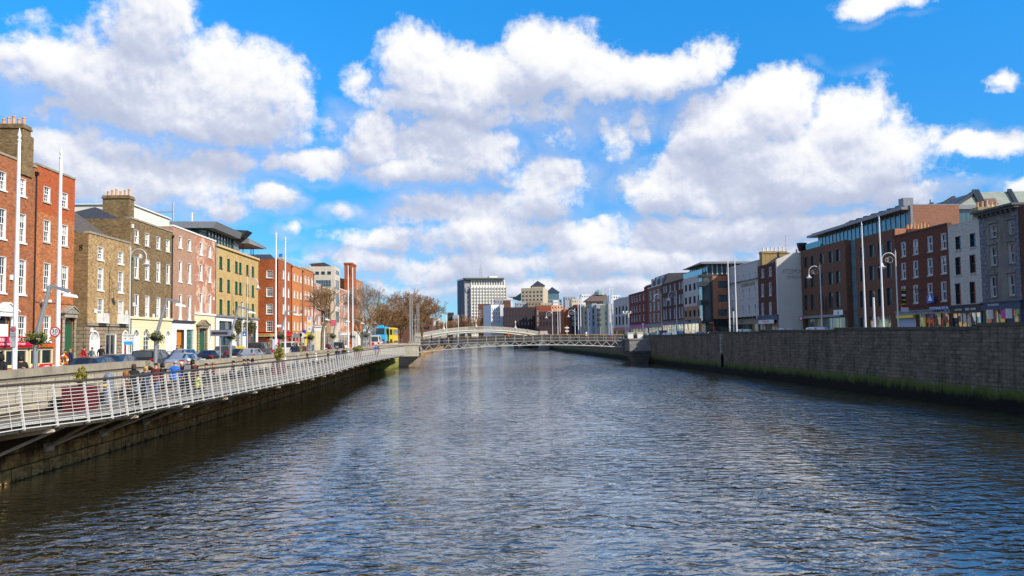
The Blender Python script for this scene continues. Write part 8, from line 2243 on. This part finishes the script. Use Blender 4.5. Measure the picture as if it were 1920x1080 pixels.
# stepped stone block with dark pyramid roofs
YS_ = 470.0
r_, Fz, Wz, zz = block('office_building', 'stepped pale stone block crowned by a dark blue pyramid roof', 978, 1019, 540, YS_, ftan, 18, 3, 6, 544, 566, 'far_dark', None, grp=FG, turn=-14, wh=.45)
x0, x1 = onY(998, 540, YS_ + 6), onY(1021, 540, YS_ + 6)
pc = Vector(((x0.x + x1.x) / 2, YS_ + 12, 0)); hw_ = (x1.x - x0.x) / 2
zb_, za_ = zat(1009, 536, YS_ + 6), zat(1009, 526, YS_ + 10)
q = MB(); q.box(pc.x - hw_, pc.x + hw_, pc.y - 6, pc.y + 6, zz - .5, zb_); part('upper_storey', q, ftan, r_)
pyr = surf('dark_blue_slate', (.03, .04, .06), .5, .25)
def pyramid(r, pc, hw, zb, za, y):
    q = MB(); A = [(pc.x - hw - .6, pc.y - y, zb), (pc.x + hw + .6, pc.y - y, zb), (pc.x + hw + .6, pc.y + y, zb), (pc.x - hw - .6, pc.y + y, zb)]; T_ = (pc.x, pc.y, za)
    for i in range(4): q.poly([A[i], A[(i + 1) % 4], T_])
    q.poly(list(reversed(A))); return part('pyramid_roof', q, pyr, r)
pyramid(r_, pc, hw_, zb_ + .01, za_, 6.6)
r2_, F2z, W2z, zz2 = block('office_building', 'second stone block with a dark pyramid roof and glass attic', 1027, 1054, 561, YS_ + 14, surf('far_green_grey_glass', (.20, .24, .24), .5, .1), 18, 2, 6, 562, 575, 'far_dark', None, grp=FG)
x0, x1 = onY(1026, 550, YS_ + 20), onY(1048, 550, YS_ + 20); pc = Vector(((x0.x + x1.x) / 2, YS_ + 26, 0)); hw_ = (x1.x - x0.x) / 2
q = MB(); q.box(pc.x - hw_, pc.x + hw_, pc.y - 6, pc.y + 6, zz2 - .5, zat(1037, 548.5, YS_ + 20)); part('attic_glazing', q, glass('blue_attic_glass', (.06, .12, .16), rough=.08), r2_)
pyramid(r2_, pc, hw_, zat(1037, 548.5, YS_ + 20) + .01, zat(1037, 537.5, YS_ + 24), 6.6)
q = MB(); A_, B_ = onY(956, 557, YS_ + 5), onY(977, 549, YS_ + 5); q.prism([(A_.x, YS_ + 5, A_.z), (B_.x, YS_ + 5, A_.z - 2), (B_.x, YS_ + 5, B_.z), ((A_.x + B_.x) / 2, YS_ + 5, A_.z + .2)], (0, 0, 0), (0, 12, 0)); o = q.build('green_roof', surf('green_copper', (.08, .22, .16), .6, .2)); tag(o, 'small green copper roof beside the stepped stone block', 'roof')

# row behind the white arch bridge (from the tower rightwards)
BLK = [('brick_house', 'brown brick building with a yellow lit bay at the foot of the tower', 897, 920, 570, 455, fb1, 3, 3, 580, 605, 'far', None, 0),
       ('rendered_house', 'bright white corner house with rows of windows near the arch bridge', 921, 938, 571.5, 400, fwhite, 4, 4, 576, 607, 'far', None, 22),
       ('rendered_house', 'sunlit white end house next to the white corner house', 938, 945, 571, 398, fwhite, 0, 0, 0, 0, 'far', None, 0),
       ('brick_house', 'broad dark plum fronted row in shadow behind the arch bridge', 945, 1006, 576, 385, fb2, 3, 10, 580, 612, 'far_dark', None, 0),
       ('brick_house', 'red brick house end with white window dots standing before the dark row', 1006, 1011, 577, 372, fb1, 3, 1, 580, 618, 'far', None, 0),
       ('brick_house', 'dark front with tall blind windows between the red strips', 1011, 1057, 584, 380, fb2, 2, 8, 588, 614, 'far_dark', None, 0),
       ('brick_house', 'red brick upper storey rising over the dark front', 1006, 1034, 573, 386, masonry('far_red_brick', (.33, .08, .045), (.28, .07, .04), (.25, .1, .07), stain=.15, blotch=.2), 0, 0, 0, 0, 'far', None, 0),
       ('brick_house', 'rusty orange-red sunlit wall at the bend', 1057, 1071, 580, 350, fb3, 0, 0, 0, 0, 'far', None, 0),
       ('brick_house', 'narrow dark maroon house beside the rusty wall', 1071, 1084, 576, 345, fb2, 3, 2, 582, 612, 'far', None, 0),
       ('brick_house', 'crimson slip of brick wall behind the twin flagpoles', 1079, 1092, 571, 352, brickR12, 0, 0, 0, 0, 'far', None, 0),
       ('rendered_house', 'slim blue-grey house behind the twin flagpoles', 1090, 1097, 571, 338, fgrey, 3, 1, 578, 610, 'far_dark', None, 0),
       ('rendered_house', 'tan stone house with a gable among the grey fronts', 1096, 1105, 573, 332, ftan, 3, 2, 582, 610, 'far_dark', None, 0),
       ('rendered_house', 'narrow pale blue house beside the tan gabled one', 1104, 1111, 578, 328, fwhite, 3, 2, 584, 612, 'far_dark', None, 0),
       ('rendered_house', 'tall blue-grey house with a long white pole mark', 1110, 1120, 569, 322, fgrey, 3, 2, 578, 612, 'far_dark', None, 0),
       ('rendered_house', 'white-trimmed grey house with dark panels', 1119, 1133, 571, 316, fgrey, 4, 3, 576, 614, 'far_dark', fwhite, 0),
       ('rendered_house', 'sunlit cream end wall with small yellow signs', 1133.5, 1141, 571, 305, fgold, 3, 1, 582, 612, 'far_dark', None, 0),
       ('rendered_house', 'grey-blue house beside the cream end wall', 1141, 1151, 569, 300, fgrey, 3, 2, 578, 612, 'far_dark', None, 0)]
for nm, lb, u0, u1, vt, Y, w, nr_, nc_, v0, v1, st, cop, tr_ in BLK:
    block(nm, lb, u0, u1, vt, Y, w, 10, nr_, nc_, v0, v1, st, cop, grp=FG, turn=tr_, wh=.66, ww=.45)
# rooftops behind that row
ROOF = [('rendered_house', 'cream rooftop box rising behind the far row', 1072.5, 1091, 560.5, 360, fcream), ('rendered_house', 'tan walled block under a brown hipped roof', 1104, 1150, 564, 345, ftan), ('rendered_house', 'pale grey rooftops stretching beside the stepped stone block', 1060, 1080, 556, 430, fgrey),
        ('rendered_house', 'white rooftop house behind the pale grey rooftops', 1091, 1108, 551.5, 440, fwhite), ('brick_house', 'brown brick rooftop with a chimney behind the white corner house', 945, 958, 563, 420, fb1), ('rendered_house', 'light rooftop plant rooms behind the broad dark row', 928, 947, 561.5, 430, fgrey),
        ('rendered_house', 'low white rooftop box beside the green copper roof', 950, 962, 558.5, 440, fwhite), ('brick_house', 'flat brown rooftop block before the stepped stone block', 990, 1015, 566, 415, surf('far_brown_render', (.24, .19, .13), .85, .15)), ('rendered_house', 'cream rooftop with small white windows in the far row', 968, 990, 567, 418, fgrey),
        ('rendered_house', 'sunlit peach parapet house above the dark front', 1034, 1056, 572, 392, surf('far_peach_render', (.60, .36, .22), .85, .12)), ('rendered_house', 'white gable peeping above the peach parapet', 1038, 1048, 563, 398, fwhite), ('brick_house', 'low brown roofs joining the two far rows', 1015, 1036, 568, 420, ftan), ('rendered_house', 'pale roof terrace above the grey-blue houses', 1146, 1164, 553, 320, fwhite), ('rendered_house', 'tan roof storey beside the pale terrace', 1138, 1150, 560, 330, fcream)]
for nm, lb, u0, u1, vt, Y, w in ROOF:
    block(nm, lb, u0, u1, vt, Y, w, 9, 1, 4, vt + 2.0, vt + 7, 'far_dark', grp=FG, wh=.5, ww=.4)
# brown hipped roof
Yr = 344; A = [onY(1100, 565, Yr), onY(1144, 561, Yr)]; zz = A[0].z
q = MB(); x0, x1 = A[0].x, A[1].x; T0, T1 = onY(1112, 552, Yr + 5), onY(1134, 549.5, Yr + 5)
q.poly([(x0 - .5, Yr - .5, zz), (x1 + .5, Yr - .5, zz), (T1.x, Yr + 5, T1.z), (T0.x, Yr + 5, T0.z)]); q.poly([(x1 + .5, Yr - .5, zz), (x1 + .5, Yr + 11, zz), (T1.x, Yr + 5, T1.z)]); q.poly([(x0 - .5, Yr + 11, zz), (x0 - .5, Yr - .5, zz), (T0.x, Yr + 5, T0.z)]); q.poly([(x1 + .5, Yr + 11, zz), (x0 - .5, Yr + 11, zz), (T0.x, Yr + 5, T0.z), (T1.x, Yr + 5, T1.z)])
o = q.build('hipped_roof', surf('purple_brown_slate', (.13, .085, .08), .8, .25)); tag(o, 'broad purple-brown hipped roof above the far grey fronts', 'roof')
q = MB(); c_ = onY(1124, 549, Yr + 5); q.lathe([(2.4, -1.0), (2.2, .2), (.9, 1.2), (.05, 1.4)], tuple(c_), 10); o = q.build('roof_lantern', surf('green_glass_lantern', (.25, .35, .32), .3, .1)); tag(o, 'glass lantern on the ridge of the purple-brown roof', 'roof lantern')
# left of the tower: dark and grey houses and the far end of the north quay
for lb, u0, u1, vt, Y, w, k in (('dark brown building at the far end of the sunny quay, beside the tower', 839, 850, 586, 500, fb2, 3), ('grey building against the dark flank of the tower', 849, 860, 591, 495, fgrey, 3), ('pale low houses far beyond the russet trees', 806, 824, 596.5, 560, fwhite, 2), ('blue-grey low houses past the pale ones', 820, 842, 603, 570, fgrey, 2), ('brown block seen through the russet trees', 700, 745, 585, 330, fb1, 3), ('dark brown block behind the outer russet tree', 745, 810, 596, 345, fb1, 3)):
    block('brick_house' if w is not fwhite else 'rendered_house', lb, u0, u1, vt, Y, w, 12, 2, k, vt + 4, vt + 24, 'far_dark', grp='far houses at the end of the sunny quay')
q = MB(); p = onY(711.5, 585, 420); q.lathe([(2.2, -6), (2.0, 0), (2.6, .3), (.8, 5), (.15, 9), (.02, 11)], tuple(p), 8); o = q.build('church_spire', MATS['green_copper']); tag(o, 'small green copper spire behind the pale bare tree', 'spire')
q = MB(); p = onY(825.5, 605, 640); q.lathe([(2.0, -8), (1.8, -2), (2.2, -1.5), (.6, 3), (.02, 6)], tuple(p), 8); o = q.build('church_spire', surf('blue_grey_spire', (.16, .20, .21), .7, .1)); tag(o, 'tiny far blue-grey spire above the arch bridge', 'spire')
# bank of hills closing the view
mb = MB(); rnd = random.Random(3); pts = []
for i in range(41):
    x = -1500 + 75 * i; pts.append((x, 2600, 18 + 14 * math.sin(i * .9) + rnd.uniform(-4, 4)))
for a, b in zip(pts[:-1], pts[1:]):
    mb.poly([(a[0], 2500, GL - 1), (b[0], 2500, GL - 1), b, a]); mb.poly([a, b, (b[0], 2900, GL - 1), (a[0], 2900, GL - 1)])
tag(mb.build('hills', surf('far_hill', (.10, .12, .12), .95, .2, .01)), kind='structure')
# ------------------------------------------------------------------ sky, clouds and sun
SUN = Vector((1.0, -0.64, 0.80)).normalized()
w = bpy.data.worlds.new('World'); scene.world = w; w.use_nodes = True
T = w.node_tree; N = T.nodes; L = T.links
for n in list(N): N.remove(n)
out = N.new('ShaderNodeOutputWorld')
sky = N.new('ShaderNodeTexSky'); sky.sky_type = 'NISHITA'; sky.sun_disc = False
sky.sun_elevation = math.asin(SUN.z); sky.sun_rotation = math.atan2(SUN.x, SUN.y)
sky.air_density = 0.8; sky.dust_density = 0.0; sky.ozone_density = 3.0; sky.altitude = 0
hs = N.new('ShaderNodeHueSaturation'); hs.inputs['Saturation'].default_value = 1.12; hs.inputs['Value'].default_value = 1.0; hs.inputs['Hue'].default_value = 0.5
L.new(sky.outputs[0], hs.inputs['Color'])
tint = N.new('ShaderNodeMix'); tint.data_type = 'RGBA'; tint.blend_type = 'MULTIPLY'; tint.inputs['Factor'].default_value = 1.0; TINT = tint
L.new(hs.outputs[0], tint.inputs['A'])
bg1 = N.new('ShaderNodeBackground'); bg1.inputs['Strength'].default_value = 0.15
L.new(tint.outputs['Result'], bg1.inputs['Color'])

def ang(u, v):
    d = ray(u, v).normalized(); return math.atan2(d.x, d.y), math.asin(d.z)
CLOUDS = [(290, 40, 85, 100, 1.0), (110, 125, 120, 55, .95), (235, 150, 170, 75, 1.05), (440, 150, 130, 80, 1.0), (525, 170, 60, 80, .85), (330, 215, 230, 48, 1.0), (500, 235, 80, 40, .7), (90, 215, 60, 30, .45), (40, 50, 50, 22, .35),
          (110, 290, 75, 48, 1.0), (240, 350, 190, 52, 1.0), (385, 390, 75, 34, .75), (250, 290, 130, 44, .75), (420, 300, 70, 26, .6), (330, 330, 130, 60, .8), (200, 255, 120, 30, .6),
          (510, 377, 54, 30, 1.05), (650, 398, 40, 14, .5), (545, 440, 28, 16, .45), (620, 235, 40, 30, .25),
          (770, 125, 75, 70, 1.0), (880, 150, 180, 70, 1.1), (1025, 110, 95, 75, 1.05), (1120, 150, 110, 58, .95), (1240, 142, 110, 42, .9), (1325, 120, 48, 52, .9), (830, 195, 150, 34, 1.0), (668, 160, 34, 34, .5), (960, 215, 150, 30, .65),
          (700, 262, 62, 50, 1.05), (850, 275, 130, 55, 1.1), (600, 302, 85, 36, .9), (780, 322, 150, 28, .9), (930, 280, 60, 50, .9), (530, 300, 40, 30, .6),
          (1030, 335, 95, 48, .8), (900, 395, 180, 42, .8), (1010, 380, 90, 42, .7), (735, 445, 48, 34, .8), (750, 405, 60, 22, .6),
          (1155, 255, 32, 62, .8), (1190, 230, 34, 36, .6), (1070, 240, 60, 40, .35),
          (1455, 215, 90, 78, 1.15), (1370, 250, 120, 82, 1.15), (1590, 245, 90, 72, 1.1), (1480, 315, 260, 72, 1.25), (1650, 275, 80, 60, 1.0), (1290, 345, 140, 55, 1.0), (1420, 368, 200, 40, 1.1), (1640, 190, 30, 40, .4),
          (1830, 275, 95, 20, .8), (1760, 322, 30, 12, .35), (1690, 365, 85, 28, .75), (1915, 345, 40, 22, .8), (1750, 345, 60, 18, .4),
          (1660, -5, 90, 30, .95), (1905, 148, 24, 15, .6),
          (1000, 445, 330, 40, .85), (1350, 435, 260, 42, .95), (890, 500, 300, 34, .85), (1200, 490, 320, 38, .9), (1100, 538, 420, 24, .8), (900, 430, 130, 50, .85), (1570, 425, 140, 34, .85), (690, 490, 80, 22, .5), (760, 545, 160, 12, .4), (1450, 480, 150, 26, .7)]
grp = bpy.data.node_groups.new('cloud_density', 'ShaderNodeTree')
grp.interface.new_socket('P', in_out='INPUT', socket_type='NodeSocketVector')
grp.interface.new_socket('D', in_out='OUTPUT', socket_type='NodeSocketFloat'); grp.interface.new_socket('S', in_out='OUTPUT', socket_type='NodeSocketFloat')
GN = grp.nodes; GL_ = grp.links
gi = GN.new('NodeGroupInput'); go = GN.new('NodeGroupOutput')
def gm(op, a, b=None, c=None):
    n = GN.new('ShaderNodeMath'); n.operation = op
    for i, x in enumerate((a, b, c)):
        if x is None: continue
        if isinstance(x, (int, float)): n.inputs[i].default_value = x
        else: GL_.new(x, n.inputs[i])
    return n.outputs[0]
def gv(op, a, b=None, c=None):
    n = GN.new('ShaderNodeVectorMath'); n.operation = op
    for i, x in enumerate((a, b, c)):
        if x is None: continue
        if isinstance(x, (tuple, list)): n.inputs[i].default_value = x
        else: GL_.new(x, n.inputs[i])
    return n
def gnoise(vec, sc, det, rough=.6, off=(0, 0, 0)):
    n = GN.new('ShaderNodeTexNoise'); n.noise_dimensions = '3D'; n.inputs['Scale'].default_value = sc; n.inputs['Detail'].default_value = det; n.inputs['Roughness'].default_value = rough
    GL_.new(gv('ADD', vec, off).outputs[0], n.inputs['Vector']); return n
# ragged, billowing edges: the place is warped by turbulence before the cloud masses are read
wn = gnoise(gi.outputs[0], 9.0, 6, .62, (3.1, 1.7, 0))
wv = gv('MULTIPLY', gv('SUBTRACT', wn.outputs['Color'], (.5, .5, .5)).outputs[0], (.075, .055, 0)).outputs[0]
P_ = gv('ADD', gi.outputs[0], wv).outputs[0]
acc = None
for (u, v, ru, rv, wt) in CLOUDS:
    a, e = ang(u, v); f = 1 / F_PX
    ra, re_ = ru * 1.0 * f, rv * 1.0 * f
    mv = gv('MULTIPLY_ADD', P_, (1 / ra, 1 / re_, 0), (-a / ra, -e / re_, 0)).outputs[0]
    dt = gv('DOT_PRODUCT', mv, mv).outputs['Value']
    val = gm('MULTIPLY_ADD', dt, -wt * .8, wt * 1.0)
    if acc is None: acc = val
    else:
        n = GN.new('ShaderNodeMath'); n.operation = 'SMOOTH_MAX'; n.inputs[2].default_value = .15
        GL_.new(acc, n.inputs[0]); GL_.new(val, n.inputs[1]); acc = n.outputs[0]
acc = gm('MAXIMUM', acc, -1.5)
fb1_ = gnoise(gi.outputs[0], 15.0, 10, .62, (0, 0, 0))
fb2_ = gnoise(gi.outputs[0], 46.0, 9, .66, (5, 2, 0))
low = gnoise(gi.outputs[0], 13.0, 2, .5, (0, 0, 0))
GL_.new(gm('MULTIPLY_ADD', gm('SUBTRACT', low.outputs['Fac'], .5), 1.6, acc), go.inputs[1])
bil = gnoise(gi.outputs[0], 22.0, 8, .58, (9, 4, 0))
den = gm('MULTIPLY_ADD', gm('SUBTRACT', fb1_.outputs['Fac'], .5), 1.7, acc)
den = gm('MULTIPLY_ADD', gm('SUBTRACT', gm('ABSOLUTE', gm('SUBTRACT', bil.outputs['Fac'], .5)), .10), 1.7, den)
den = gm('MULTIPLY_ADD', gm('SUBTRACT', fb2_.outputs['Fac'], .5), 1.05, den)
GL_.new(den, go.inputs[0])

tc = N.new('ShaderNodeTexCoord'); sp = N.new('ShaderNodeSeparateXYZ'); L.new(tc.outputs['Generated'], sp.inputs[0])
def m(op, a, b=None, c=None, cl=False):
    n = N.new('ShaderNodeMath'); n.operation = op; n.use_clamp = cl
    for i, x in enumerate((a, b, c)):
        if x is None: continue
        if isinstance(x, (int, float)): n.inputs[i].default_value = x
        else: L.new(x, n.inputs[i])
    return n.outputs[0]
az = m('ARCTAN2', sp.outputs['X'], sp.outputs['Y']); el = m('ARCSINE', sp.outputs['Z'])
cb = N.new('ShaderNodeCombineXYZ'); L.new(az, cb.inputs[0]); L.new(el, cb.inputs[1])
def dens(off):
    g = N.new('ShaderNodeGroup'); g.node_tree = grp
    v = N.new('ShaderNodeVectorMath'); v.operation = 'ADD'; v.inputs[1].default_value = off; L.new(cb.outputs[0], v.inputs[0]); L.new(v.outputs[0], g.inputs[0])
    return g.outputs[0], g.outputs[1]
d0, s0 = dens((0, 0, 0)); d1, _u = dens((.0035, .008, 0)); _v, s1 = dens((.012, .046, 0))
# broken cloud added out of view round the sky to whiten the shadow fill
n3 = N.new('ShaderNodeTexNoise'); n3.inputs['Scale'].default_value = 3.2; n3.inputs['Detail'].default_value = 7; L.new(tc.outputs['Generated'], n3.inputs['Vector'])
away = m('MULTIPLY', m('SUBTRACT', m('ABSOLUTE', az), .75, cl=True), 8.0, cl=True)
gen = m('MULTIPLY', m('MULTIPLY', m('SUBTRACT', n3.outputs['Fac'], .43), 6.0, cl=True), away)
mr = N.new('ShaderNodeMapRange'); mr.interpolation_type = 'SMOOTHSTEP'; mr.inputs['From Min'].default_value = -.14; mr.inputs['From Max'].default_value = .60
L.new(d0, mr.inputs['Value'])
above = m('MULTIPLY', m('ADD', el, .03), 40.0, cl=True)
vl = N.new('ShaderNodeMapRange'); vl.interpolation_type = 'SMOOTHSTEP'; vl.inputs['From Min'].default_value = -.8; vl.inputs['From Max'].default_value = .6; vl.inputs['To Max'].default_value = .60
L.new(m('ADD', m('MULTIPLY', s0, .6), m('MULTIPLY', d0, .4)), vl.inputs['Value'])
alpha = m('MULTIPLY', m('MAXIMUM', m('MULTIPLY', m('MAXIMUM', mr.outputs[0], m('MULTIPLY', vl.outputs[0], m('MULTIPLY_ADD', m('SUBTRACT', s1, s0), 1.1, .48, cl=True))), m('SUBTRACT', 1.0, away)), gen), above)
dif = m('ADD', m('MULTIPLY', m('SUBTRACT', s0, s1), 1.0), m('MULTIPLY', m('SUBTRACT', d0, d1), .9))
lit = N.new('ShaderNodeMapRange'); lit.interpolation_type = 'SMOOTHSTEP'; lit.inputs['From Min'].default_value = -.85; lit.inputs['From Max'].default_value = 1.25
L.new(dif, lit.inputs['Value'])
cc = N.new('ShaderNodeValToRGB'); e = cc.color_ramp.elements
e[0].position = 0.0; e[0].color = (.50, .56, .73, 1); e[1].position = 1.0; e[1].color = (1.0, 1.0, 1.0, 1)
x = e.new(.42); x.color = (.65, .70, .85, 1); x = e.new(.74); x.color = (.85, .875, .955, 1)
L.new(m('ADD', lit.outputs[0], m('MULTIPLY', m('SUBTRACT', 1.0, mr.outputs[0]), .2), cl=True), cc.inputs['Fac'])
hz = N.new('ShaderNodeValToRGB'); hz.color_ramp.elements[0].position = 0.0; hz.color_ramp.elements[0].color = (.30, .42, .58, 1); ez = hz.color_ramp.elements.new(.13); ez.color = (.25, .79, 1.03, 1); hz.color_ramp.elements[1].position = .42; hz.color_ramp.elements[1].color = (.22, 1.15, 1.45, 1)
L.new(sp.outputs['Z'], hz.inputs['Fac']); L.new(hz.outputs[0], TINT.inputs['B'])
bg2 = N.new('ShaderNodeBackground'); bg2.inputs['Strength'].default_value = .77
L.new(cc.outputs[0], bg2.inputs['Color'])
mx = N.new('ShaderNodeMixShader'); L.new(alpha, mx.inputs[0]); L.new(bg1.outputs[0], mx.inputs[1]); L.new(bg2.outputs[0], mx.inputs[2])
L.new(mx.outputs[0], out.inputs['Surface'])
try:
    w.cycles.sampling_method = 'MANUAL'; w.cycles.sample_map_resolution = 512
except Exception: pass

sl = bpy.data.lights.new('sun', 'SUN'); sl.energy = 4.6; sl.angle = R(.5); sl.color = (1.0, .90, .74)
so = bpy.data.objects.new('sun', sl); col.objects.link(so)
so.rotation_euler = (-SUN).to_track_quat('-Z', 'Y').to_euler()
so.location = (60, -60, 60)
scene.view_settings.view_transform = 'Standard'; scene.view_settings.look = 'None'; scene.view_settings.exposure = 0.38; scene.view_settings.gamma = 1.0
scene.cycles.max_bounces = 6; scene.cycles.diffuse_bounces = 2; scene.cycles.glossy_bounces = 3; scene.cycles.transmission_bounces = 2
scene.cycles.caustics_reflective = False; scene.cycles.caustics_refractive = False
scene.cycles.sample_clamp_indirect = 6.0
scene.cycles.use_adaptive_sampling = True; scene.cycles.adaptive_threshold = .015
scene.cycles.use_denoising = True
